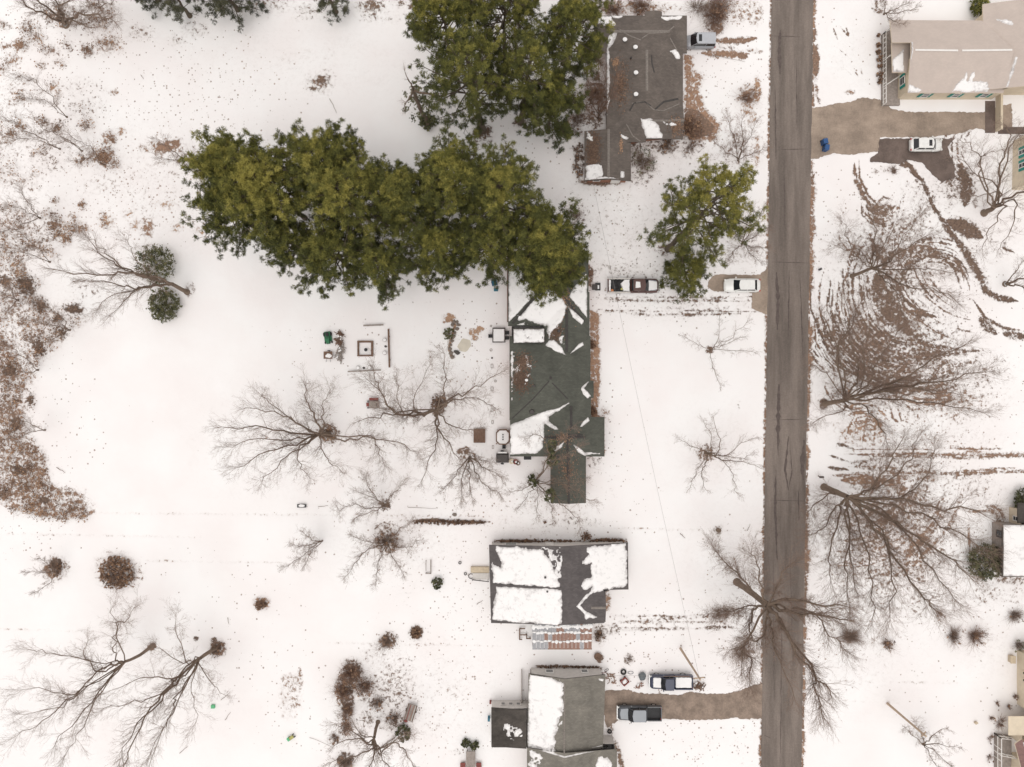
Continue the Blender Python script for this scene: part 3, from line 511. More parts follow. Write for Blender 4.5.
mb = MB(); n = len(ys); vs = [W(*p) + Vector((0, 0, .02)) for p in left] + [W((left[i][0] + right[i][0]) / 2, ys[i]) + Vector((0, 0, .07)) for i in range(n)] + [W(*p) + Vector((0, 0, .02)) for p in right]
mb.add(vs, [(i, n + i, n + i + 1, i + 1) for i in range(n - 1)] + [(n + i, 2 * n + i, 2 * n + i + 1, n + i + 1) for i in range(n - 1)])
road = tag(mb.build('road', M['asphalt'], smooth=True), kind='structure')
def rz_at(px, py):
    c = (ROAD_L(py) + ROAD_R(py)) / 2; hw = (ROAD_R(py) - ROAD_L(py)) / 2; return .02 + .05 * max(0, 1 - abs(px - c) / hw)
def seal(pts, wd, taper=True):
    """a poured crack seal following the camber"""
    mb = MB(); L_, R_ = [], []; fine = []
    for i in range(len(pts) - 1):
        a, b = pts[i], pts[i + 1]; k = max(1, int(math.hypot(b[0] - a[0], b[1] - a[1]) / 4))
        for j in range(k): fine.append((a[0] + (b[0] - a[0]) * j / k, a[1] + (b[1] - a[1]) * j / k))
    fine.append(pts[-1]); n = len(fine)
    for i, (x, y) in enumerate(fine):
        q = wd * 1.5 * (.4 + rnd.random()) * (min(1, .3 + 2.2 * min(i, n - 1 - i) / n) if taper else 1); dx = rnd.uniform(-.3, .3)
        for lst, s_ in ((L_, -1), (R_, 1)):
            X_, Y_ = x + dx + (s_ * q if abs(fine[-1][1] - fine[0][1]) > abs(fine[-1][0] - fine[0][0]) else 0), y + (s_ * q if abs(fine[-1][1] - fine[0][1]) <= abs(fine[-1][0] - fine[0][0]) else 0)
            lst.append(W(X_, Y_) + Vector((0, 0, rz_at(X_, Y_) + .005)))
    mb.add(L_ + R_, [(i, n + i, n + i + 1, i + 1) for i in range(n - 1)]); mb.build('tar_seal', M['tar'], road)
for pts, wd in [([(780, 30), (779, 50), (780, 75)], 1.3), ([(776, 272), (778, 300), (777, 330)], 1.6), ([(779, 384), (778, 420), (778, 455)], 1.3), ([(788, 436), (785, 470), (788, 490)], .7), ([(804, 440), (802, 470), (803, 480)], 1.4), ([(776, 470), (775, 510), (777, 560)], .8), ([(789, 270), (788, 340)], .35), ([(800, 280), (803, 360)], .35), ([(775, 90), (776, 160)], .5),
                ([(790, 450), (792, 470), (788, 490)], .4), ([(798, 490), (799, 520)], .6), ([(771, 36), (800, 37)], .3), ([(775, 150), (808, 149)], .3), ([(772, 262), (808, 263)], .3), ([(772, 420), (806, 419)], .25), ([(770, 500), (806, 501)], .3), ([(764, 645), (775, 650)], .6), ([(764, 735), (770, 738)], .6), ([(790, 560), (792, 640)], .3), ([(773, 560), (774, 700)], .3), ([(784, 160), (785, 240)], .3), ([(796, 60), (797, 130)], .3), ([(782, 600), (780, 767)], .3)]:
    seal(pts, wd)
tag(slab('driveway', jitter(DRIVE['n'], .8), -.12, .016, M['pavepad']), kind='structure')
tag(slab('parking_pad', jitter(DRIVE['nc'], .7), -.12, .012, M['darkasphalt']), kind='structure')
tag(slab('driveway', jitter(DRIVE['s'], .9), -.12, .016, M['gravel2']), kind='structure')
tag(slab('driveway', jitter(DRIVE['m'], .7), -.12, .016, M['pavepad']), kind='structure')
# ------------------------------------------------------------------ trees and shrubs
class Tubes:
    """many tapered polyline tubes collected into one mesh; branches are grown level by level at build time"""
    def __init__(s): s.lines = {}; s.grp = []; s.buds = {}
    def poly(s, pts, rad, k): s.lines.setdefault((len(pts), k), []).append((pts, rad))
    def bud(s, p, d, L, r, key): s.buds.setdefault(key, []).append((p, d, L, r))
    def grow(s, P, D, L, r, lvl, up, wob, kids, spread, q):
        N = len(P); n = 4 if lvl > 1 else (3 if lvl == 1 else 2); pts = [P]; dirs = [D]; dd = D
        for i in range(n):
            dd = dd + q.normal(0, wob, (N, 3)); dd[:, 2] += up; dd /= np.linalg.norm(dd, axis=1, keepdims=True) + 1e-9
            P = P + dd * (L / n)[:, None]; pts.append(P); dirs.append(dd)
        A = np.stack(pts, 1); rr = r[:, None] * (1 - .75 * np.arange(n + 1) / n)[None, :]; s.grp.append((A, rr, 3))
        if lvl <= 0: return
        u = .12 + .88 * (np.arange(kids)[None, :] + q.random_sample((N, kids))) / kids; x = np.minimum(n - 1e-3, u * n); i = x.astype(int); row = np.arange(N)[:, None]
        a = A[row, i]; a = a + (A[row, i + 1] - a) * (x - i)[..., None]; T = np.stack(dirs, 1)[row, i]
        sd = np.cross(T, q.normal(0, 1, T.shape)); sd /= np.linalg.norm(sd, axis=2, keepdims=True) + 1e-9; nd = T * (1 - spread * .5) + sd * spread; nd /= np.linalg.norm(nd, axis=2, keepdims=True)
        LL = L[:, None] * (.62 - .22 * u) * q.uniform(.6, 1.25, u.shape); r2 = np.maximum(.0062, r[:, None] * .48 * (1 - .4 * u))
        s.grow(a.reshape(-1, 3), nd.reshape(-1, 3), LL.ravel(), r2.ravel(), lvl - 1, up, wob, kids, spread, q)
    def build(s, name, mat, parent=None, off=None):
        q = np.random.RandomState(len(s.buds) + len(s.lines) + 3)
        for (lvl, up, wob, kids, spread), B in s.buds.items():
            s.grow(np.array([b[0] for b in B], float), np.array([b[1] for b in B], float), np.array([b[2] for b in B], float), np.array([b[3] for b in B], float), lvl, up, wob, kids, spread, q)
        for (m, k), B in s.lines.items(): s.grp.append((np.array([b[0] for b in B], float), np.array([b[1] for b in B], float), k))
        Vs, Fs, off_n = [], [], 0
        for P, r, k in s.grp:
            N, m = P.shape[:2]; T = np.empty_like(P); T[:, 1:-1] = P[:, 2:] - P[:, :-2]; T[:, 0] = P[:, 1] - P[:, 0]; T[:, -1] = P[:, -1] - P[:, -2]
            T /= np.linalg.norm(T, axis=2, keepdims=True) + 1e-9
            ref = np.where(np.abs(T[:, :1, 2:3]) < .9, np.array([.31, .17, .93]), np.array([1., .1, 0])); A = np.cross(T, ref); A /= np.linalg.norm(A, axis=2, keepdims=True) + 1e-9; B = np.cross(T, A)
            th = np.arange(k) * 2 * math.pi / k
            V = P[:, :, None, :] + r[:, :, None, None] * (A[:, :, None, :] * np.cos(th)[None, None, :, None] + B[:, :, None, :] * np.sin(th)[None, None, :, None])
            i = np.arange(m - 1)[:, None] * k + np.arange(k)[None, :]; j = np.arange(m - 1)[:, None] * k + (np.arange(k)[None, :] + 1) % k
            f = np.stack([i, j, j + k, i + k], -1).reshape(-1, 4); Fs.append((f[None] + (np.arange(N) * m * k)[:, None, None]).reshape(-1, 4) + off_n); Vs.append(V.reshape(-1, 3)); off_n += N * m * k
        V = np.concatenate(Vs)
        if off is not None: V = V - np.array(off)[None, :]
        return np_mesh(name, V, np.concatenate(Fs), mat, parent, smooth=True)

def unit(v):
    return v / (math.sqrt(v[0] * v[0] + v[1] * v[1] + v[2] * v[2]) + 1e-9)
def branch(tw, q, p, d, L, r, lvl, up=.12, wob=.16, kids=6, spread=.58):
    tw.bud(p, d, L, r, (lvl, up, wob, kids, spread))

def limb(lm, tw, q, pts, r0, r1, dens, tl, lvl=2, kids=5, up=.1):
    """a limb through given points, with finer branches along it and a spray at its tip"""
    P = [np.array(p, float) for p in pts]; fine = []
    for i in range(len(P) - 1):
        a = P[i]; b = P[i + 1]; p0 = P[i - 1] if i else a - (b - a); p3 = P[i + 2] if i + 2 < len(P) else b + (b - a)
        for j in range(4):
            t = j / 4; fine.append(.5 * ((2 * a) + (-p0 + b) * t + (2 * p0 - 5 * a + 4 * b - p3) * t * t + (-p0 + 3 * a - 3 * b + p3) * t ** 3))
    fine.append(P[-1]); n = len(fine)
    seg = sum(np.linalg.norm(fine[i + 1] - fine[i]) for i in range(n - 1))
    for i in range(1, n - 1): fine[i] = fine[i] + q.normal(0, min(.16, seg * .014), 3)
    rad = [max(.02, r0 + (r1 - r0) * (i / (n - 1)) ** .8) for i in range(n)]; lm.poly(fine, [max(.016, x * .86) for x in rad], 7 if r0 > .09 else 5)
    m = max(3, int(seg * dens * 1.15))
    for j in range(m):
        u = (.18 + .82 * (j + q.random()) / m); x = min(n - 1 - 1e-3, u * (n - 1)); i = int(x); a = fine[i] + (fine[i + 1] - fine[i]) * (x - i); T = unit(fine[i + 1] - fine[i])
        side = unit(np.cross(T, q.normal(0, 1, 3))); d = unit(T * q.uniform(.7, 1.3) + side * .75)
        branch(tw, q, a, d, tl * q.uniform(.4, 1.1), min(.034, max(.013, rad[i] * .32)), lvl, up, .09, kids)
    for j in range(3):
        branch(tw, q, fine[-1], unit(unit(fine[-1] - fine[-2]) + q.normal(0, .3, 3)), tl * q.uniform(.5, .9), max(.014, r1 * .6), lvl, up, .09, kids)

def bare_tree(name, base, limbs, label, trunk=None, r=.28, seed=0, dens=1.3, tl=2.2, lvl=2, kids=6, up=.1, cat='tree', twmat='twig', group='bare winter trees of the gardens', flare=1.5, bark='bark'):
    """base px; trunk: [(px,py,z)...] from the ground up; limbs: lists of (px,py,z) through which each limb passes"""
    q = np.random.RandomState(seed + 11); b = W(*base); root = empty(name, b, label=label, cat=cat, group=group)
    lm, tw = Tubes(), Tubes(); bv = np.array(b)
    tp = [np.array([b.x, b.y, -.1]), np.array([b.x, b.y, .25])] + [np.array(W(*t)) for t in (trunk or [])]
    if len(tp) > 2:
        fine = [tp[0]]
        for i in range(len(tp) - 1):
            for j in range(1, 4): fine.append(tp[i] + (tp[i + 1] - tp[i]) * j / 3 + (q.normal(0, .03, 3) if i else 0))
        n = len(fine); lm.poly(fine, [r * (flare if i == 0 else (1 + (flare - 1) * .4 if i < 3 else 1 - .35 * i / n)) for i in range(n)], 9)
    else: lm.poly([tp[0], tp[1]], [r * flare, r], 9)
    start = tp[-1]
    for L in limbs:
        L = list(L); rr = r * .62; st = start
        if isinstance(L[0], (int, float)): rr = r * L[0]; L = L[1:]
        if L[0] == 'free': pts = [np.array(W(*t)) for t in L[1:]]
        else: pts = [st] + [np.array(W(*t)) for t in L]
        limb(lm, tw, q, pts, rr, max(.025, rr * .22), dens, tl, lvl, kids, up)
    lm.build('trunk', M[bark], root, bv); tw.build('crown', M[twmat], root, bv); return root

def twig_shrub(name, px, py, rad, h, n, seed, label, mat='twig', leaves=0, leafmat='deadleaf', cat='shrub', group=None, lean=(0, 0), sx=1., core=.25):
    q = np.random.RandomState(seed); b = W(px, py); root = empty(name, b, label=label, cat=cat, group=group); tw = Tubes()
    for i in range(int(n * .85)):
        a = q.uniform(0, 2 * math.pi); t = q.uniform(0, 1) ** .7; s = np.array([math.cos(a) * rad * core * t * sx, math.sin(a) * rad * core * t, 0])
        el = q.uniform(.25, 1.45); L = q.uniform(.45, 1.1) * (.72 + .30 * math.sin(2 * a + seed) + .22 * math.sin(5 * a + 2 * seed))
        d = unit(np.array([math.cos(a) * math.cos(el) * sx * rad + lean[0], math.sin(a) * math.cos(el) * rad + lean[1], h * math.sin(el)])); LL = L * (rad * math.cos(el) + h * math.sin(el)) * .9
        branch(tw, q, s, d, LL, .016, 1, 0, .16, 4, .6)
    tw.build('twigs', M[mat], root)
    if leaves: leaves = int(leaves * (.6 if mat == 'twig' else 1.) * (1.6 if 'leave' in label or 'leaf' in label else 1))
    if leaves: leaf_cloud('leaves', root, q, (0, 0, h * .5), (rad * .85 * sx, rad * .85, h * .5), leaves, .068, M[leafmat])
    return root

def quads(C_, N_, U_, hw, hl):
    """quads centred at C_, spanned by directions"""
    A = np.cross(N_, U_); A /= (np.linalg.norm(A, axis=1, keepdims=True) + 1e-9); B = np.cross(A, N_)
    A = A * hw; B = B * hl
    V = np.stack([C_ - A - B, C_ + A - B, C_ + A + B, C_ - A + B], 1).reshape(-1, 3)
    return V, np.arange(len(V)).reshape(-1, 4)
def leaf_cloud(name, parent, q, c, r, n, size, mat, clump=12, tonebias=0.):
    k = max(1, n // clump); cc = q.normal(0, 1, (k, 3)); cc /= np.linalg.norm(cc, axis=1, keepdims=True); cc *= q.uniform(.35, 1, (k, 1)) ** .5
    cc = cc * np.array(r) + np.array(c); cc[:, 2] = np.maximum(cc[:, 2], .03)
    P = np.repeat(cc, clump, 0) + q.normal(0, 1, (k * clump, 3)) * min(r) * .13; P[:, 2] = np.maximum(P[:, 2], .02)
    tone = np.clip(np.repeat(q.uniform(.05, .9, k), clump) + q.normal(0, .12, k * clump) + tonebias, 0, 1)
    Nn = q.normal(0, 1, P.shape); Nn[:, 2] += .8; Nn /= np.linalg.norm(Nn, axis=1, keepdims=True); U = q.normal(0, 1, P.shape)
    s = size * q.uniform(.6, 1.3, (len(P), 1)); V, Fc = quads(P, Nn, U, s * .6, s)
    return np_mesh(name, V, Fc, mat, parent, tone=np.repeat(tone, 4))

def needle_tufts(P, D, tone, q, nn=17, ln=.31, wd=.015):
    """fans of long needles round each twig tip"""
    m = len(P); PP = np.repeat(P, nn, 0); DD = np.repeat(D, nn, 0)
    d = q.normal(0, 1, PP.shape); d /= np.linalg.norm(d, axis=1, keepdims=True); d = d + DD * .75; d /= np.linalg.norm(d, axis=1, keepdims=True)
    L = ln * q.uniform(.6, 1.2, (len(PP), 1)); sd = np.cross(d, q.normal(0, 1, PP.shape)); sd /= (np.linalg.norm(sd, axis=1, keepdims=True) + 1e-9)
    w_ = wd * q.uniform(.7, 1.3, (len(PP), 1)); V = np.stack([PP - sd * w_, PP + sd * w_, PP + d * L + sd * w_ * .5, PP + d * L - sd * w_ * .5], 1).reshape(-1, 3)
    t = np.clip(np.repeat(np.repeat(tone, nn) + q.normal(0, .10, m * nn), 4), 0, 1); return V, np.arange(len(V)).reshape(-1, 4), t

def pine(name, base, h, cb, Rr, seed, label, lean=(0, 0), n_br=58, tone=0., dens=1., mat='needle', r=.26, group='tall pines between the two houses', flat=0., wide=(1, 1), curve=0.):
    """base px, total height, crown bottom, crown radius; lean: metres the top stands off its foot"""
    q = np.random.RandomState(seed + 5); b = W(*base); root = empty(name, b, label=label, cat='pine tree', group=group); lm = Tubes()
    nt_ = 9; ax = [np.array([lean[0] * (i / nt_) ** (1.3 + curve) + q.normal(0, .06) * (i > 1), lean[1] * (i / nt_) ** (1.3 + curve) + q.normal(0, .06) * (i > 1), h * i / nt_ - (.1 if i == 0 else 0)]) for i in range(nt_ + 1)]
    lm.poly(ax, [r * (1.5 if i == 0 else 1.08 - .93 * i / nt_) for i in range(nt_ + 1)], 9)
    P, D, T = [], [], []
    def axis(zz):
        x = min(nt_ - 1e-3, max(0, zz / h * nt_)); i = int(x); return ax[i] + (ax[i + 1] - ax[i]) * (x - i)
    for i in range(n_br):
        u = (i + q.random()) / n_br; zz = cb + (h - cb) * u ** .85; a = i * 2.4 + q.uniform(-.5, .5)
        prof = (math.sin(math.pi * min(1, (u * .80 + .22))) ** .65) if u > .3 else .86 + .3 * u
        L = Rr * max(.22, prof) * q.uniform(.62, 1.15); p = axis(zz); el = -.12 + .75 * u + q.uniform(-.12, .12)
        d = np.array([math.cos(a) * math.cos(el) * wide[0], math.sin(a) * math.cos(el) * wide[1], math.sin(el)]); pts = [p]; n = 5; dd = unit(d); L *= np.linalg.norm(d)
        for j in range(n): dd = unit(dd + q.normal(0, .10, 3) + np.array([0, 0, .07])); pts.append(pts[-1] + dd * L / n)
        lm.poly(pts, [max(.015, (.035 + .012 * L) * (1 - .8 * j / n)) for j in range(n + 1)], 5)
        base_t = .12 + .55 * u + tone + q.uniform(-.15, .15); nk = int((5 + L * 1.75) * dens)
        for j in range(nk):
            v = .28 + .72 * (j + q.random()) / nk; x = min(n - 1e-3, v * n); k = int(x); s = pts[k] + (pts[k + 1] - pts[k]) * (x - k)
            side = unit(np.cross(pts[k + 1] - pts[k], q.normal(0, 1, 3)) + np.array([0, 0, .25])); cd = unit(unit(pts[k + 1] - pts[k]) * .6 + side); cl = q.uniform(.5, 1.25) * (1.25 - .5 * v)
            e = s + cd * cl; lm.poly([s, (s + e) / 2 + q.normal(0, .04, 3), e], [.022, .017, .012], 3); ct = base_t + q.uniform(-.22, .22)
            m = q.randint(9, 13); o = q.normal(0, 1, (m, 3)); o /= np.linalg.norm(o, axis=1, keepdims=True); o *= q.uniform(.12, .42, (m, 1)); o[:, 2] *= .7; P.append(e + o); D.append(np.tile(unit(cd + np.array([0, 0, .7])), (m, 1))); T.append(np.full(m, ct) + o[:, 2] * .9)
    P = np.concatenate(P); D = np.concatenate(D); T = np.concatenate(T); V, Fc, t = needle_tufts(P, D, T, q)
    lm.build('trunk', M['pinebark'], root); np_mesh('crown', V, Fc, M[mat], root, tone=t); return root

# --- the pines.  (foot px, height, crown bottom, radius, seed, lean, label)
NEST = 'tall pines between the two houses'
for i, (bx, by, h, cb, rr, tn, lean, lab) in enumerate([
    (270, 200, 17, 8, 5.6, .08, (0, 0), 'westernmost pine of the big grove, its top reaching furthest into the open snow'),
    (262, 232, 15, 6, 5.0, -.14, (0, 0), 'dark lower pine at the south-west corner of the big grove'),
    (305, 218, 19, 9, 6.2, .22, (0, 0), 'bright olive pine just east of the grove\'s western tip'),
    (318, 252, 14, 5, 4.6, -.18, (-.5, -1), 'thin low pine on the south-west fringe of the grove, snow showing through'),
    (352, 200, 19, 9, 5.6, .08, (0, 0), 'pine making the grove\'s northern bump west of the gap in its outline'),
    (375, 227, 20, 9, 6.0, .14, (0, 0), 'yellow-green pine in the middle of the long grove'),
    (352, 268, 15, 5, 5.4, -.06, (0, 0), 'pine on the grove\'s south side above the fire pit'),
    (396, 275, 14, 5, 4.6, -.10, (0, -.6), 'ragged pine on the south edge, north-east of the fire pit'),
    (418, 225, 18, 9, 4.8, .0, (0, 0), 'slim pine over the notch in the grove\'s northern outline'),
    (462, 212, 19, 8, 5.8, .06, (0, 0), 'pine with a round top jutting from the north edge below the twin trunks'),
    (446, 262, 14, 5, 5.2, -.05, (0, 0), 'pine above the leaf-strewn rock garden'),
    (502, 225, 19, 8, 6.2, .04, (0, 0), 'broad pine at the north-east shoulder of the grove'),
    (540, 262, 17, 6, 5.8, .0, (0, 0), 'easternmost pine, standing over the snowy hip roof'),
    (551, 280, 12, 5, 4.4, .04, (-.8, .5), 'pine hanging over the north roof slope of the green-roofed house'),
    (492, 262, 15, 5, 4.4, -.12, (0, 0), 'dark pine above the small blue barrel')]):
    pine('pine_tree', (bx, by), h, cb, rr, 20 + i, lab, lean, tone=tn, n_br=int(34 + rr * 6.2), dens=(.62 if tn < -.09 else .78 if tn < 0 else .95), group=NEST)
pine('pine_tree', (482, 130), 20, 7.5, 6.6, 51, 'big pine on the thicker of two visible trunks, north of the grove', (-.9, .8), tone=-.06, r=.42, n_br=56, dens=.72, group='pines at the top of the picture')
pine('pine_tree', (521, 122), 19, 7, 6.2, 52, 'pine with the dark bent trunk, its crown reaching towards the garage', (.9, 0), tone=-.06, r=.36, n_br=52, dens=.72, group='pines at the top of the picture')
pine('pine_tree', (548, 132), 13, 3.5, 4.4, 53, 'lower dark pine between the bent trunk and the garage', (.2, 0), tone=-.12, r=.25, n_br=46, dens=.8, group='pines at the top of the picture')
pine('pine_tree', (562, 80), 17, 6, 5.4, 54, 'olive pine beside the north-west corner of the northern house', (.6, .3), tone=.02, n_br=56, group='pines at the top of the picture')
pine('pine_tree', (505, 60), 18, 6, 6.0, 55, 'pine at the top edge between the two big trunks', tone=.05, n_br=58, group='pines at the top of the picture')
pine('pine_tree', (452, 64), 16, 6, 5.6, 56, 'pine at the top edge on the west side of the twin trunks', tone=.0, n_br=56, group='pines at the top of the picture')
pine('pine_tree', (668, 249), 19, 5.5, 6.8, 57, 'lone leaning pine by the street, bright top and bare lower limbs', (2.6, 3.6), tone=.17, r=.36, n_br=54, dens=.9, group='pines near the street')
pine('pine_tree', (677, 276), 6.5, 1.6, 3.6, 58, 'small open pine over the maroon pickup\'s bonnet', (.1, -.5), tone=.02, r=.16, n_br=30, dens=.85, group='pines near the street')
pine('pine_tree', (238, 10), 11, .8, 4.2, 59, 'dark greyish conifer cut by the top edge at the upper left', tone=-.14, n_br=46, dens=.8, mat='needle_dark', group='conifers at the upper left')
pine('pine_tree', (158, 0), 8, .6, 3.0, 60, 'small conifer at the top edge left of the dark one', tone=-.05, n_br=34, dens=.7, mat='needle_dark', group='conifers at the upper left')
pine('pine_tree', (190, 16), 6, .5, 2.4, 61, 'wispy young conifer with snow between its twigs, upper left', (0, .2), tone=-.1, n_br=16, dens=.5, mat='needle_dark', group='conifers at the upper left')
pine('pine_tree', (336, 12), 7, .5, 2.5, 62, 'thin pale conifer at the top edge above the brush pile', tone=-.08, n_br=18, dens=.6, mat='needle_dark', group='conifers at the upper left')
# ivy-clad leaning snag beside them
t_ = bare_tree('ivy_clad_tree', (428, 124), [[(411, 84, 12), (405, 72, 14)], [(440, 96, 9), (446, 90, 10)], [(404, 108, 6)]], 'small leaning tree wrapped in ivy, its bare tip pointing up-left', trunk=[(420, 108, 5), (413, 90, 10)], r=.30, seed=3, dens=1, tl=1.2, lvl=1, group=None)
q_ = np.random.RandomState(4)
for c_, r_, n_ in (((0, 0, .9), (1.2, 1.1, .9), 700), ((-1.1, 2.2, 5), (1.8, 1.2, 1.5), 420), ((-.8, .6, 4), (2.2, 1.5, 1.4), 420), ((1.2, 1.3, 6.5), (1.2, 2, 1.6), 420)): leaf_cloud('ivy', t_, q_, c_, r_, n_, .11, M['ivy'])
def green_bush(name, px, py, rad, h, n, seed, label, mat='ivy', group=None, cat='shrub', size=.09, bias=0):
    q = np.random.RandomState(seed); b = W(px, py); root = empty(name, b, label=label, cat=cat, group=group); tw = Tubes()
    for i in range(9):
        a = i * 2.4; e = np.array([math.cos(a) * rad * .6, math.sin(a) * rad * .6, h * .7]); tw.poly([np.array([0, 0, -.05]), e * .5 + q.normal(0, .08, 3), e], [.05, .035, .015], 4)
    tw.build('stems', M['bark'], root); leaf_cloud('leaves', root, q, (0, 0, h * .52), (rad, rad, h * .5), n, size, M[mat], tonebias=bias); return root

# --- bare trees
bt = bare_tree
bt('bare_tree', (187, 292), [[(160, 279, 7), (132, 270, 9), (112, 262, 11), (92, 243, 13)], [(150, 276, 8), (120, 274, 11), (90, 274, 13), (58, 270, 15)], [(160, 286, 6), (140, 288, 8), (118, 285, 11), (88, 281, 14)], [.35, (140, 288, 8), (125, 300, 9), (110, 315, 11)], [.35, (125, 270, 10), (103, 250, 13), (85, 235, 14)], [.3, (150, 276, 8), (135, 255, 12), (128, 242, 13)], [.3, (120, 292, 10), (100, 305, 12)]],
   'bare tree leaning left between two round evergreen bushes, west lawn', trunk=[(172, 284, 4)], r=.34, seed=1, dens=1.7, tl=2.6)
bt('bare_tree', (328, 433), [[(290, 433, 6), (255, 428, 9), (222, 427, 12)], [(305, 440, 5), (268, 452, 9), (236, 468, 12)], [(310, 430, 5), (282, 415, 8), (250, 408, 11)], [(318, 423, 5), (309, 405, 8), (305, 385, 12)], [.4, (324, 420, 5), (322, 405, 8), (330, 390, 11)], [.5, (345, 441, 3), (370, 437, 6), (398, 443, 9), (417, 452, 11)], [.4, (322, 447, 4), (330, 462, 8), (342, 472, 10)], [.5, (302, 445, 6), (282, 462, 9), (262, 482, 12)], [.4, (300, 448, 5), (300, 465, 9), (310, 478, 11)], [.4, (370, 437, 7), (378, 450, 8), (385, 466, 9)], [.4, (290, 440, 6), (250, 440, 10), (225, 447, 12)], [.4, (300, 425, 5), (270, 400, 10), (262, 395, 12)]],
   'bare tree with a brushy foot and branches fanned left, middle lawn', trunk=[(320, 434, 3)], r=.30, seed=2, dens=2.3, tl=2.6)
bt('bare_tree', (439, 408), [[(424, 414, 4), (405, 415, 7), (388, 405, 10), (380, 385, 13), (374, 372, 15)], [(410, 415, 6), (385, 414, 9), (362, 420, 12)], [(452, 397, 4), (468, 392, 7), (500, 373, 11)], [.45, (455, 399, 4), (478, 398, 7), (495, 408, 10)], [(436, 425, 4), (446, 440, 6), (458, 457, 8)], [.5, (437, 428, 4), (434, 450, 8), (421, 482, 11)], [.4, (443, 388, 5), (447, 372, 9), (441, 352, 12)], [.4, (395, 411, 8), (383, 392, 12), (368, 380, 14)], [.35, (405, 415, 7), (398, 398, 11), (397, 378, 14)], [.4, (450, 425, 4), (468, 430, 6), (480, 428, 8)], [.35, (418, 415, 5), (415, 395, 9), (430, 365, 12)]],
   'many-limbed bare tree whose thickest limb stretches over the red mower', trunk=[(437, 410, 2.5)], r=.32, seed=3, dens=2.0, tl=2.5)
bt('bare_tree', (470, 457), [[(462, 480, 6), (461, 500, 8)], [(477, 475, 5), (490, 488, 7), (500, 494, 8)], [(455, 475, 5), (443, 490, 8)], [(485, 468, 5), (502, 478, 7)], [(468, 475, 5), (472, 498, 8)], [(480, 460, 4), (492, 462, 6)]],
   'small bushy bare tree south-west of the dark-lidded grill, branches hanging south', r=.16, seed=4, dens=3.2, tl=1.5)
bt('bare_tree', (385, 505), [[(370, 508, 4), (352, 506, 6), (338, 509, 8)], [(376, 497, 4), (368, 485, 6), (366, 478, 7)], [(392, 495, 4), (403, 483, 6)], [(372, 512, 3), (355, 518, 6)], [(378, 500, 3), (358, 492, 6)]],
   'small bare tree with a dark round foot, just west of the low hedge', r=.13, seed=5, dens=3, tl=1.7)
bt('bare_tree', (386, 542), [[(370, 550, 3), (358, 560, 5), (346, 576, 8)], [(395, 560, 4), (402, 572, 6)], [(380, 562, 4), (376, 580, 7)], [(402, 548, 3), (420, 540, 6)], [(398, 532, 3), (412, 520, 6)], [(368, 542, 3), (352, 536, 6)]],
   'scrubby bare tree rising from the snow-dusted brush heap south of the hedge', r=.13, seed=6, dens=3.2, tl=1.6)
bt('bare_tree', (322, 541), [[(310, 549, 3), (300, 557, 5), (287, 566, 7)], [(305, 546, 3), (294, 545, 6)], [(312, 552, 4), (306, 563, 7)], [(314, 541, 3), (304, 533, 6)]],
   'smallest bare tree of the lawn, a slanted dark stem west of the brush heap', r=.11, seed=7, dens=3.6, tl=1.5)
bt('bare_tree', (152, 646), [[(112, 665, 8), (96, 673, 10), (76, 695, 12), (42, 722, 15), (18, 735, 16)], [(104, 684, 9), (84, 710, 12), (55, 745, 15)], [.45, (98, 672, 9), (86, 661, 11), (52, 654, 13), (32, 650, 14)], [.45, (115, 660, 7), (113, 642, 9), (118, 625, 11), (112, 608, 13)], [.4, (75, 695, 12), (55, 690, 14), (20, 690, 16)], [.4, (96, 700, 11), (82, 728, 14), (65, 755, 16)], [.35, (117, 628, 10), (128, 618, 12), (135, 607, 13)], [.35, (86, 660, 11), (88, 640, 13)], [.4, (80, 692, 12), (65, 705, 14), (25, 715, 16)]],
   'tall bare tree, western one of the big pair spreading to the lower left corner', trunk=[(140, 655, 3), (125, 662, 6)], r=.26, seed=8, dens=1.7, tl=2.7)
bt('bare_tree', (215, 648), [[(180, 676, 5), (165, 693, 8), (138, 725, 12), (122, 755, 15)], [(168, 690, 8), (152, 708, 10), (130, 750, 14), (120, 775, 15)], [.45, (180, 678, 6), (160, 678, 9), (145, 678, 10), (112, 690, 13)], [.45, (188, 680, 5), (175, 698, 8), (173, 712, 10), (150, 755, 14)], [.35, (187, 662, 5), (178, 637, 9), (176, 615, 12)], [.35, (195, 665, 5), (193, 690, 8), (196, 722, 12)], [.35, (198, 664, 4), (212, 682, 7), (225, 695, 9)], [.4, (160, 694, 9), (135, 702, 12), (105, 708, 14)], [.3, (183, 662, 6), (165, 652, 9), (155, 647, 11)], [.35, (172, 712, 10), (160, 735, 13), (148, 770, 15)]],
   'tall bare tree, eastern one of the big pair with the wide brushy foot', trunk=[(200, 658, 3)], r=.32, seed=9, dens=1.6, tl=2.7)
bt('bare_tree', (58, 572), [[(45, 572, 3), (28, 572, 5)], [(48, 585, 3), (35, 592, 5)], [(50, 565, 3), (40, 558, 5)]], 'scraggly sapling in the ringed leaf patch near the left edge', r=.08, seed=10, dens=3, tl=1.1)
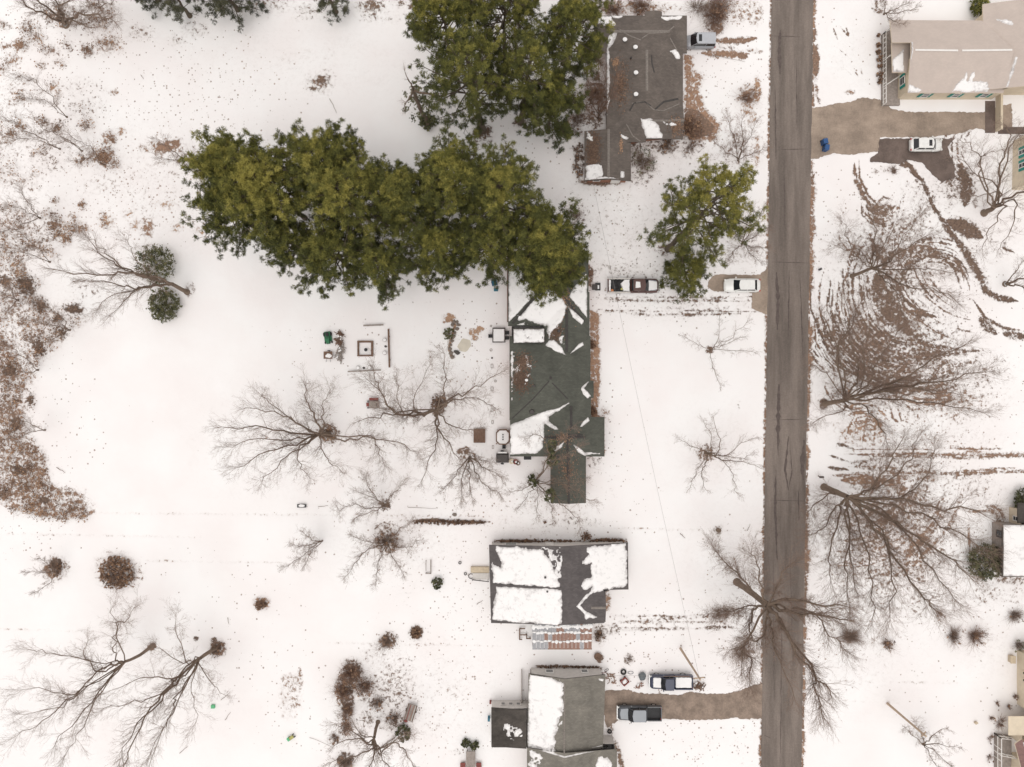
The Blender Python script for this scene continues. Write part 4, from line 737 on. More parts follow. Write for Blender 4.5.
t_ = bt('bare_tree', (534, 482), [[(541, 471, 3), (549, 455, 6), (538, 435, 9), (528, 438, 10)], [(548, 484, 3), (565, 482, 7), (585, 478, 10)], [(546, 490, 3), (556, 499, 6), (572, 512, 9), (580, 527, 11)], [.4, (530, 492, 3), (518, 508, 7)], [.4, (527, 487, 3), (512, 492, 7)], [.45, (552, 462, 6), (566, 455, 8), (580, 446, 9)], [.35, (538, 495, 3), (537, 515, 7)], [.4, (560, 482, 6), (575, 492, 9), (590, 500, 10)], [.35, (548, 498, 4), (553, 520, 8)], [.35, (552, 460, 5), (560, 440, 8), (572, 428, 9)]],
   'bare tree with dark nest-like clumps leaning on the green roof\'s south wing', r=.18, seed=12, dens=1.6, tl=1.6)
for k, c in enumerate([(552, 460, 5), (552, 446, 6), (550, 496, 5), (533, 481, .8)]):
    p = W(*c) - W(534, 482); leaf_cloud('vine_clump', t_, np.random.RandomState(80 + k), tuple(p), (.75, .95, .6), 500, .09, M['ivy'], tonebias=-.1)
bt('bare_tree', (706, 453), [[(722, 461, 3), (740, 462, 6), (760, 468, 8)], [(718, 455, 3), (719, 440, 6), (713, 416, 9)], [.6, (704, 465, 3), (701, 474, 5), (706, 490, 8)], [.45, (695, 447, 3), (680, 440, 6)], [.5, (726, 456, 4), (738, 446, 6), (755, 438, 8)], [.4, (728, 464, 4), (733, 480, 7), (736, 492, 8)], [.4, (712, 440, 5), (704, 422, 8)], [.4, (735, 458, 5), (752, 455, 8)], [.35, (698, 470, 4), (690, 488, 7)]],
   'lone bare tree with a gnarled foot on the front lawn opposite the wide bare trees', trunk=[(708, 453, 1)], r=.16, seed=13, dens=2.2, tl=1.5, kids=4)
bt('bare_tree', (710, 350), [[(727, 340, 4), (747, 322, 7)], [(718, 338, 4), (720, 312, 7)], [(732, 350, 4), (754, 352, 7)], [.6, (698, 345, 3), (684, 336, 6)], [.6, (712, 365, 4), (720, 385, 7)], [.5, (722, 345, 4), (742, 337, 7)]],
   'thin bare tree on the snowy lawn south of the parked white sedan', r=.08, seed=14, dens=2.0, tl=1.3, kids=4)
bt('bare_tree', (737, 582), [[(790, 612, 12), (815, 614, 14), (848, 620, 16)], [(785, 600, 12), (815, 603, 15), (845, 606, 17)], [(778, 618, 12), (790, 640, 14), (808, 668, 16), (830, 690, 17)], [.4, (752, 610, 6), (751, 632, 8), (744, 645, 10), (742, 670, 12)], [.35, (762, 590, 10), (757, 565, 12), (752, 548, 13)], [.35, (740, 578, 4), (724, 560, 7), (712, 545, 9)], [.35, (775, 592, 10), (785, 570, 13), (800, 560, 14)], [.4, (770, 625, 11), (775, 650, 14), (795, 700, 17)], [.35, (745, 648, 10), (752, 662, 12), (750, 685, 13)], [.35, (805, 610, 13), (830, 635, 16), (845, 650, 17)], [.3, (748, 605, 5), (730, 612, 8), (715, 614, 9)], [.4, (810, 665, 15), (815, 690, 17), (822, 715, 18)], [.35, (765, 635, 11), (752, 640, 12), (730, 650, 13)]],
   'big bare kerbside tree, thick slanting trunk and limbs over the road', trunk=[(748, 590, 3), (768, 606, 9)], r=.50, seed=15, dens=4.4, tl=2.5, flare=1.3)
bt('bare_tree', (852, 276), [[(880, 266, 5), (903, 252, 9), (928, 235, 12)], [(885, 274, 5), (905, 285, 8), (940, 292, 11), (955, 300, 12)], [.5, (875, 255, 6), (877, 235, 9), (872, 212, 12)], [.4, (866, 258, 5), (850, 240, 9), (842, 222, 11)], [.4, (888, 262, 6), (905, 235, 10), (920, 215, 12)], [.4, (885, 280, 6), (900, 305, 10), (905, 325, 12)], [.35, (862, 262, 5), (848, 252, 9), (834, 245, 11)], [.4, (905, 270, 8), (930, 268, 12), (955, 272, 14)], [.4, (880, 250, 7), (895, 225, 11)]],
   'bare tree west of the round patch of bare ground, branches fanning up-right', trunk=[(872, 268, 4)], r=.27, seed=16, dens=2.9, tl=2.5)
bt('bare_tree', (825, 404), [[(868, 394, 5), (900, 386, 8), (945, 380, 12), (985, 372, 15)], [(875, 390, 5), (905, 378, 9), (930, 360, 12), (965, 345, 15)], [.5, (846, 388, 5), (838, 350, 10), (822, 315, 14)], [.45, (858, 375, 6), (850, 340, 11), (845, 300, 15)], [.45, (868, 385, 6), (880, 355, 10), (905, 325, 14)], [.5, (885, 398, 6), (930, 402, 11), (980, 412, 15)], [.4, (866, 408, 5), (880, 425, 9), (888, 445, 12)], [.4, (843, 398, 4), (825, 372, 8), (812, 365, 10)], [.35, (848, 408, 4), (828, 416, 7), (812, 424, 9)], [.4, (838, 350, 10), (850, 325, 13), (862, 300, 15)], [.4, (895, 390, 8), (925, 390, 11), (960, 395, 15)], [.35, (862, 382, 6), (862, 350, 10), (872, 320, 14)]],
   'large bare tree with a round mossy foot at the road edge', trunk=[(845, 400, 3)], r=.38, seed=17, dens=2.9, tl=2.8, flare=1.35)
bt('bare_tree', (824, 487), [[(868, 499, 7), (905, 500, 11), (945, 508, 14), (980, 512, 16)], [(870, 508, 7), (905, 530, 11), (940, 550, 14), (968, 575, 16)], [(862, 512, 7), (890, 550, 11), (918, 590, 15), (935, 610, 17)], [.4, (840, 510, 5), (830, 550, 9), (831, 580, 12)], [.4, (846, 515, 6), (853, 560, 10), (858, 595, 14)], [.45, (868, 490, 7), (888, 468, 10), (902, 440, 13)], [.35, (870, 492, 7), (905, 465, 11), (917, 440, 13)], [.35, (900, 498, 10), (926, 478, 13), (935, 450, 15)], [.4, (858, 520, 7), (870, 570, 12), (872, 620, 16)], [.4, (880, 530, 9), (893, 580, 13), (890, 620, 16)], [.4, (910, 510, 11), (950, 530, 14), (985, 550, 16)], [.35, (830, 494, 3), (815, 505, 5), (808, 512, 6)], [.35, (834, 510, 5), (822, 528, 8), (810, 535, 9)], [.4, (890, 515, 9), (925, 560, 13), (955, 600, 17)], [.35, (850, 540, 8), (845, 575, 12), (850, 615, 15)]],
   'largest bare tree east of the road, fanning its limbs to the lower right', trunk=[(836, 492, 3), (848, 497, 5)], r=.46, seed=18, dens=3.3, tl=3.0, flare=1.3)
bt('bare_tree', (984, 213), [[(1005, 200, 4), (1035, 190, 8), (1060, 185, 11)], [.5, (1000, 190, 4), (999, 165, 8), (1010, 140, 11), (1005, 125, 12)], [.35, (1000, 192, 4), (978, 174, 8), (962, 160, 10)], [.3, (999, 193, 4), (980, 195, 7), (966, 196, 9)], [.35, (1005, 205, 4), (990, 228, 6), (982, 248, 8)], [.35, (1015, 200, 5), (1012, 225, 8), (1000, 248, 10)], [.3, (982, 172, 8), (975, 150, 11), (960, 140, 12)], [.35, (1008, 150, 10), (1020, 135, 12)], [.3, (978, 174, 8), (985, 155, 11), (1000, 150, 12)]],
   'bare tree with a stout dark trunk running off the right edge below the cream wall', trunk=[(994, 208, 2)], r=.42, seed=19, dens=1.0, tl=2.6)
bt('bare_tree', (1005, 284), [[(1025, 279, 4), (1060, 272, 8)], [.5, (1020, 286, 4), (1035, 295, 7)], [.4, (1012, 276, 3), (1022, 262, 7)]], 'cut-off bare tree at the right edge beside the southernmost ruts', r=.32, seed=20, dens=1.2, tl=2.0)
bt('bare_tree', (742, 244), [[(752, 238, 4), (766, 228, 6)], [(752, 228, 4), (762, 210, 7)], [(750, 246, 4), (765, 248, 6)], [(746, 232, 4), (750, 212, 7)], [(735, 235, 4), (725, 225, 6)], [(750, 252, 3), (760, 262, 5)], [(735, 250, 3), (728, 260, 5)]], 'small twiggy bare tree squeezed between the lone pine and the road', r=.12, seed=21, dens=3, tl=1.5)
bt('bare_tree', (738, 160), [[(735, 140, 4), (728, 118, 7)], [(745, 145, 4), (755, 125, 7)], [(725, 150, 4), (712, 138, 6)], [(748, 155, 4), (762, 150, 6)], [(742, 140, 4), (742, 120, 7)]], 'reddish bare tree just north of the lone pine by the street', r=.12, seed=22, dens=3, tl=1.4, twmat='twig_red')
bt('bare_tree', (923, 744), [[(938, 744, 3), (957, 747, 6)], [(930, 755, 3), (938, 768, 6)], [(920, 732, 3), (915, 722, 5)], [(934, 735, 3), (945, 728, 6)], [.5, (912, 735, 3), (905, 728, 5)], [.5, (936, 752, 4), (950, 765, 7)]], 'small bare tree touching the tip of the eastern utility pole', r=.14, seed=23, dens=1.8, tl=1.2)
bt('bare_tree', (378, 722), [[(370, 745, 5), (355, 738, 7), (335, 745, 9)], [(372, 748, 5), (350, 757, 7), (332, 762, 9)], [(376, 750, 5), (392, 742, 7), (402, 748, 9), (412, 762, 10)], [(374, 755, 6), (368, 775, 9)], [(380, 752, 5), (398, 738, 8), (408, 732, 9)], [.5, (366, 742, 5), (348, 728, 8), (335, 724, 9)], [.5, (384, 760, 7), (395, 775, 9)], [.4, (362, 735, 5), (345, 715, 8)]],
   'spidery many-limbed bare tree at the bottom edge beside the brown thicket', trunk=[(374, 738, 4)], r=.26, seed=24, dens=2.4, tl=1.8)
bt('bare_tree', (66, 25), [[(45, 5, 8), (28, -8, 11)], [(62, 10, 6), (52, -5, 9)], [(80, 15, 5), (98, 14, 8), (115, 22, 10)], [(75, 22, 4), (92, 28, 7)], [(60, 8, 7), (75, -5, 10)], [(40, 12, 7), (25, 5, 9)]], 'dark tangled tree in the top left corner', r=.36, seed=25, dens=2.2, tl=1.9, flare=1.8, group='woodland saplings of the upper left')
for i, (b_, l_, lab) in enumerate([((67, 117), [[(50, 96, 7), (35, 82, 10), (20, 76, 12)], [.4, (45, 100, 6), (25, 98, 10)]], 'slender bare sapling crossing the snow below the top left tangle'),
    ((60, 149), [[(40, 138, 5), (20, 126, 9), (5, 118, 11)], [.5, (35, 140, 5), (10, 138, 9)]], 'slender bare stem pointing to the left edge above the leaf-brown strip'),
    ((82, 151), [[(65, 138, 4), (48, 132, 7), (35, 120, 10)], [.5, (66, 142, 4), (50, 145, 8)]], 'bare sapling beside the snow-free dark clumps'),
    ((105, 165), [[(96, 152, 3), (88, 146, 6), (70, 135, 9)], [(92, 158, 3), (75, 160, 6)]], 'short bare sapling standing in the leaf-brown strip'),
    ((40, 218), [[(20, 226, 6), (0, 232, 9)], [(28, 212, 5), (10, 205, 8)], [(30, 205, 5), (22, 190, 8)]], 'bare sapling on the left edge north of the litter-brown wood'),
    ((50, 262), [[(30, 255, 6), (8, 250, 9)], [(38, 248, 5), (20, 232, 9)]], 'thin sapling where the brown litter begins at the left edge'),
    ((70, 330), [[(50, 325, 5), (28, 320, 9)], [(58, 315, 5), (38, 300, 9)], [(52, 338, 5), (30, 342, 9)]], 'bare sapling at the notch of the litter-brown wood'),
    ((38, 370), [[(22, 372, 5), (0, 375, 9)], [(25, 358, 5), (8, 345, 9)]], 'bare sapling half way down the litter-brown wood'),
    ((45, 430), [[(25, 435, 5), (2, 440, 9)], [(28, 422, 5), (8, 412, 9)]], 'bare sapling above the southern end of the brown wood'),
    ((18, 300), [[(0, 292, 6)], [(8, 310, 5)], [(6, 282, 7)]], 'bare sapling at the very left edge amid dark shrubs'),
    ((182, 158), [[(170, 148, 4), (160, 140, 6)], [(188, 168, 3), (200, 178, 5)], [(175, 160, 3), (158, 158, 6)]], 'bare bushy sapling between the brown patch and the grove\'s western tip'),
    ((100, 8), [[(98, -6, 6)], [(110, 2, 5), (118, -5, 8)], [(88, 4, 5)]], 'twiggy sapling at the top edge right of the tangle')]):
    bt('bare_sapling', b_, l_, lab, r=.11, seed=40 + i, dens=2.4, tl=1.7, group='woodland saplings of the upper left')
bt('bare_tree', (598, 118), [[(603, 95, 5), (605, 70, 8)], [(608, 100, 5), (615, 78, 8)], [(592, 98, 5), (588, 75, 8)], [(602, 108, 4), (612, 95, 7)], [(590, 112, 4), (580, 100, 6)], [(600, 85, 6), (598, 60, 9)]], 'russet-twigged bare tree growing against the west eave of the northern house', r=.14, seed=60, dens=3.4, tl=1.6, twmat='twig_red', group=None)
bt('bare_tree', (884, 14), [[(895, 10, 4), (908, 3, 6)], [(892, 20, 3), (902, 24, 5)], [(886, 0, 4), (890, -10, 6)], [(898, 12, 4), (915, 8, 6)]], 'little bare tree north-west of the beige-roofed house', r=.11, seed=61, dens=2.3, tl=1.1, group=None)

# --- shrubs
ts = twig_shrub
gb = green_bush
gb('evergreen_bush', 159, 266, 2.7, 2.2, 2700, 1, 'larger pale green evergreen bush above the leaning trunk', group='two evergreen bushes under the leaning tree')
gb('evergreen_bush', 167, 305, 2.3, 1.8, 3000, 2, 'smaller round evergreen bush below the leaning trunk', group='two evergreen bushes under the leaning tree')
gb('evergreen_bush', 449, 333.5, .9, .7, 500, 3, 'little dark green bush beside the curved stone border')
gb('evergreen_bush', 976, 9, 1.25, 1.6, 1500, 4, 'clipped olive round bush north of the beige roof', mat='needle')
gb('evergreen_bush', 980, 560, 2.5, 2.2, 3800, 5, 'big dark round bush beside the white-roofed building at the right edge', bias=-.22)
gb('evergreen_bush', 1021, 498, 1.6, 1.8, 1500, 6, 'dark bush at the right edge above the white roof', bias=-.3)
gb('evergreen_bush', 438, 582, .85, .8, 520, 7, 'small dark grey-green bush on the open snow west of the snowy roof', bias=-.25)
gb('evergreen_bush', 404, 732, 1.2, .9, 900, 8, 'flat grey-green bush below the red-striped garden cart', bias=-.2)
ts('brown_shrub', 118, 572, 2.9, .9, 240, 11, 'wide round russet shrub full of dead leaves, left lawn', 'twig_red', 2600)
ts('brown_shrub', 262, 604, .95, .9, 60, 12, 'small tan-leaved shrub alone between the lawns', 'twig_red', 500)
ts('brown_shrub', 56, 569, 1.3, 1.1, 90, 13, 'dark shrub in the ringed leaf patch near the left edge', 'twig', 500)
ts('brown_shrub', 388, 541, 2.1, 1.2, 170, 14, 'snow-dusted brush heap under the scrubby tree south of the hedge', 'twig', 1100)
ts('brown_shrub', 328, 434, 1.4, .9, 120, 15, 'ring of suckers at the foot of the left-fanned tree', 'twig', 500)
ts('brown_shrub', 439, 402, 1.3, .9, 110, 16, 'brush round the foot of the many-limbed tree', 'twig', 400)
ts('brown_shrub', 416, 633, .9, .6, 60, 17, 'squarish brown leaf clump on the snow west of the rusty pergola', 'twig_red', 800)
ts('brown_shrub', 217, 648, 1.4, .8, 110, 18, 'brush round the foot of the eastern tree of the big pair', 'twig', 500)
ts('brown_shrub', 388, 640, 1.4, 1.8, 200, 19, 'feathery brown shrub swept to the lower left, north of the thicket', 'twig', 260, lean=(-.9, -.8))
TH = 'shrubs of the brown thicket by the lower lawn'
for i, (x, y, r_, h_, n_, l_) in enumerate([(352, 672, 1.7, 2.2, 300, 'northernmost and densest dark shrub of the brown thicket'), (365, 685, 1.6, 2.0, 230, 'right-hand shrub of the thicket\'s upper half'), (343, 690, 1.6, 2.0, 240, 'left-hand shrub of the thicket\'s upper half'), (348, 710, 1.3, 1.8, 210, 'narrow shrub half way down the thicket'), (347, 726, 1.1, 1.6, 160, 'southern tail of the brown thicket'), (378, 702, 1.3, 1.2, 140, 'greenish brown shrub above the spidery tree'), (394, 718, 1.2, 1.0, 130, 'low shrub between the cart and the spidery tree'), (346, 762, 1.4, 1.6, 200, 'dark shrub at the bottom edge left of the spidery tree'), (335, 737, .9, .9, 80, 'small shrub left of the spidery tree\'s limbs')]):
    ts('brown_shrub', x, y, r_, h_, n_, 70 + i, l_, 'twig_red' if i < 5 else 'twig', 350, group=TH)
ts('brown_shrub', 716, 14, 2.6, 3.2, 520, 31, 'tall straw-brown shrub tapering to a point behind the silver van', 'twig_red', 500, leafmat='deadleaf', sx=.8, core=.5)
ts('brown_shrub', 698, 8, 2.2, 2.6, 150, 32, 'sparse grey shrub at the top edge between roof and straw-brown shrub', 'twig')
ts('brown_shrub', 746, 98, 1.8, 1.8, 130, 33, 'tawny shrub on the verge between the northern house and the road', 'twig_red', 250)
ts('brown_shrub', 643, 163, 2.2, 2.0, 260, 34, 'dome-shaped twiggy bush south-east of the garage', 'twig', 500, leafmat='ivy')
ts('brown_shrub', 690, 130, 2.0, 1.6, 260, 35, 'bronze shrub at the south-east corner of the northern house', 'twig_red', 900)
ts('brown_shrub', 668, 145, 1.7, 1.2, 170, 36, 'low dark shrub below the snowy porch corner', 'twig', 300)
ts('brown_shrub', 690, 149, 1.4, 1.0, 90, 37, 'grey low shrub between porch corner and lone pine', 'twig', 90)
ts('brown_shrub', 578, 120, 2.0, 1.8, 190, 38, 'grey-brown shrub west of the northern house', 'twig', 200)
ts('brown_shrub', 594, 95, 1.8, 2.0, 220, 39, 'russet shrub tucked under the northern house\'s west eave', 'twig_red', 350)
ts('brown_shrub', 612, 10, 1.8, 1.6, 190, 40, 'tan shrub against the north wall of the northern house, west half', 'twig_red', 320)
ts('brown_shrub', 640, 8, 2.0, 1.7, 240, 41, 'tan shrub against the north wall of the northern house, east half', 'twig_red', 500)
ts('brown_shrub', 590, 18, 1.3, 1.4, 90, 42, 'twiggy shrub by the snowy north-west roof corner', 'twig_red')
for i, (y, r_, dx) in enumerate([(134, .75, 0), (150, .55, -2), (158, .55, 0), (167, .65, -2), (175, .7, 2)]):
    ts('brown_shrub', 577 + dx, y, r_, .8, 45, 90 + i, ['first small shrub along the garage\'s west wall from the north', 'second small shrub along the garage\'s west wall', 'third small shrub along the garage\'s west wall', 'fourth shrub along the garage\'s west wall', 'southernmost shrub along the garage\'s west wall'][i], 'twig', 130, group='shrubs along the garage wall')
ts('brown_shrub', 629, 659, .75, .6, 70, 43, 'little round shrub with soft edges north of the stacked tyres', 'twig')
ts('brown_shrub', 740, 652, 2.0, 1.4, 210, 44, 'grey twiggy shrub under the kerbside tree, west of the road', 'twig', 60)
ts('brown_shrub', 722, 613, 2.2, 1.0, 200, 45, 'flat grass-like brown shrub across the tyre tracks near the kerb', 'twig', 60, sx=1.3)
ts('brown_shrub', 849, 636, 1.9, 1.7, 420, 46, 'soft round dense shrub on the road\'s east verge under hanging branches', 'twig', 0)
ts('brown_shrub', 886, 643, 1.15, 1.1, 130, 47, 'compact russet shrub, second east of the road in the lower row', 'twig_red', 200)
ts('brown_shrub', 939, 614, .9, .8, 60, 48, 'faint small shrub above the two joined shrubs', 'twig_red', 60)
ts('brown_shrub', 953, 635, 1.5, 1.3, 220, 49, 'western one of the two joined dark shrubs', 'twig', 120)
ts('brown_shrub', 974, 636, 1.7, 1.6, 260, 50, 'eastern one of the two joined dark shrubs', 'twig_red', 120)
ts('brown_shrub', 1014, 615, 1.5, 1.2, 200, 51, 'round dark shrub at the right edge above the cream building', 'twig', 80)
ts('brown_shrub', 1018, 645, 1.2, 1.2, 130, 52, 'shrub at the corner of the cream building', 'twig', 200, leafmat='ivy')
ts('brown_shrub', 893, 170, 1.0, .6, 70, 54, 'low wet-looking brush in the snow tongue below the white hatchback', 'twig')
for i, (x, y, r_) in enumerate([(990, 738, .8), (989, 757, .7), (991, 718, .45), (1015, 696, .5), (997, 703, .4), (1008, 706, .35), (1000, 722, 1.3)]):
    ts('brown_shrub', x, y, r_, .6, 50 if r_ < 1 else 90, 100 + i, ['reddish shrub at the upper end of the white porch rail', 'reddish shrub half way down the white porch rail', 'tiny dark shrub above the porch rail', 'dark shrub against the cream wall\'s foot', 'tiny tuft on the open snow west of the cream wall', 'tiny tuft nearest the cream wall', 'sparse pinkish shrub in the corner of the cream building'][i], 'twig_red', 40, group='shrubs round the cream building')
for i, (y, r_) in enumerate([(36, .22), (46, .38), (53, .42), (60, .58), (67, .4), (75, .58), (82, .45)]):
    ts('clipped_shrub', 877.5 + (1.5 if y > 55 else 0), y, r_, .6, 40, 120 + i, '%s of the seven dark shrubs in a row beside the white porch' % ['northernmost and tiniest', 'second from the north', 'third from the north', 'middle', 'third from the south', 'second from the south', 'southernmost'][i], 'twig_red', 260, group='row of shrubs beside the porch')
# the low hedges: one clipped length each
def hedge(px0, px1, py, wd, h, n, seed, label, group='low hedges of the middle gardens'):
    q = np.random.RandomState(seed); a, b = W(px0, py), W(px1, py); root = empty('hedge', (a + b) / 2, label=label, cat='hedge', group=group); tw = Tubes(); L = (b - a).length
    for i in range(n):
        s = np.array([q.uniform(-L / 2, L / 2), q.uniform(-wd / 2, wd / 2), 0]); branch(tw, q, s, unit(np.array([q.normal(0, .5), q.normal(0, .4), 1])), h * q.uniform(.6, 1), .02, 1, 0, .2, 3)
    tw.build('twigs', M['twig'], root); leaf_cloud('leaves', root, q, (0, 0, h * .5), (L / 2, wd * .55, h * .5), n * 10, .09, M['deadleaf'], tonebias=-.15)
hedge(411, 491, 522, .6, .5, 150, 1, 'thin brown hedge west of the green house\'s south wing')
hedge(492, 583, 541, .5, .5, 130, 2, 'dark hedge along the snowy house\'s north wall, west half')
hedge(588, 627, 541, .7, .6, 110, 3, 'rust-brown hedge along the snowy house\'s north wall, east end')
hedge(534, 602, 667, .4, .4, 80, 4, 'thin hedge against the north gable of the grey-roofed house')
ts('brown_shrub', 586, 535.5, .8, .8, 90, 55, 'tan tuft-like shrub at the start of the rust-brown hedge', 'twig_red', 300)
ts('brown_shrub', 592, 345, .8, .7, 90, 56, 'reddish shrub in the mulch by the front door of the green-roofed house', 'twig_red', 320)
ts('brown_shrub', 591, 410, 1.0, .8, 120, 57, 'reddish shrub in the corner by the east wing of the green-roofed house', 'twig_red', 380)
ts('brown_shrub', 599, 635, .9, .8, 110, 58, 'brown shrub beside the rusty pergola\'s east end', 'twig', 260)
ts('brown_shrub', 575, 215, 1.4, 1.6, 130, 59, 'twiggy shrub peeking out east of the pine grove', 'twig')
# undergrowth of the wood at the left: uncountable
q_ = np.random.RandomState(5); tw = Tubes(); n_ = 0; LP = []
while n_ < 1300:
    x, y = q_.uniform(-30, 125), q_.uniform(-5, 520)
    if q_.random() > (PT.at(x, y) - .3) * 1.5: continue
    p = np.array(W(x, y)); branch(tw, q_, p, unit(np.array([q_.normal(0, .5), q_.normal(0, .5), 1])), q_.uniform(.4, 1.7), .014, 1, 0, .25, 3); n_ += 1
    if q_.random() < .55: LP.append(p + np.array([0, 0, q_.uniform(.1, .7)]))
ug = tag(tw.build('undergrowth', M['twig']), 'tangle of thin leafless stems filling the wood at the left edge', 'undergrowth', kind='stuff')
LP = np.array(LP); P_ = np.repeat(LP, 16, 0) + q_.normal(0, .33, (len(LP) * 16, 3)) * np.array([1, 1, .4]); P_[:, 2] = np.maximum(P_[:, 2], .02)
N_ = q_.normal(0, .6, P_.shape); N_[:, 2] += 1; N_ /= np.linalg.norm(N_, axis=1, keepdims=True); s_ = q_.uniform(.04, .10, (len(P_), 1))
V_, F_ = quads(P_, N_, q_.normal(0, 1, P_.shape), s_ * .7, s_)
tag(np_mesh('leaf_litter', V_, F_, M['deadleaf'], tone=np.repeat(np.clip(np.repeat(q_.uniform(.15, .95, len(LP)), 16) + q_.normal(0, .15, len(P_)), 0, 1), 4)), 'dead leaves caught in the undergrowth at the left edge', 'leaves', kind='stuff')
# ------------------------------------------------------------------ buildings
M['roof_grey'] = shingle('taupe_shingles', (.155, .132, .118))
M['roof_green'] = shingle('grey_green_shingles', (.105, .108, .092))
M['roof_char'] = shingle('charcoal_shingles', (.125, .112, .112))
M['roof_stone'] = shingle('stone_grey_shingles', (.215, .200, .175), sc=2)
M['roof_dark'] = shingle('dark_brown_shingles', (.085, .075, .068), .3)
M['roof_beige'] = shingle('beige_shingles', (.54, .465, .42), .04, bc=.25)
M['ridge_cap'] = pmat('ridge_cap', (.06, .055, .052), .85, var=.2)
M['ridge_light'] = pmat('weathered_ridge_cap', (.22, .195, .175), .85, var=.35, scale=6)
M['fascia'] = pmat('dark_fascia', (.06, .05, .047), .7, var=.2)
M['brownfascia'] = pmat('brown_fascia', (.15, .075, .055), .7, var=.3)

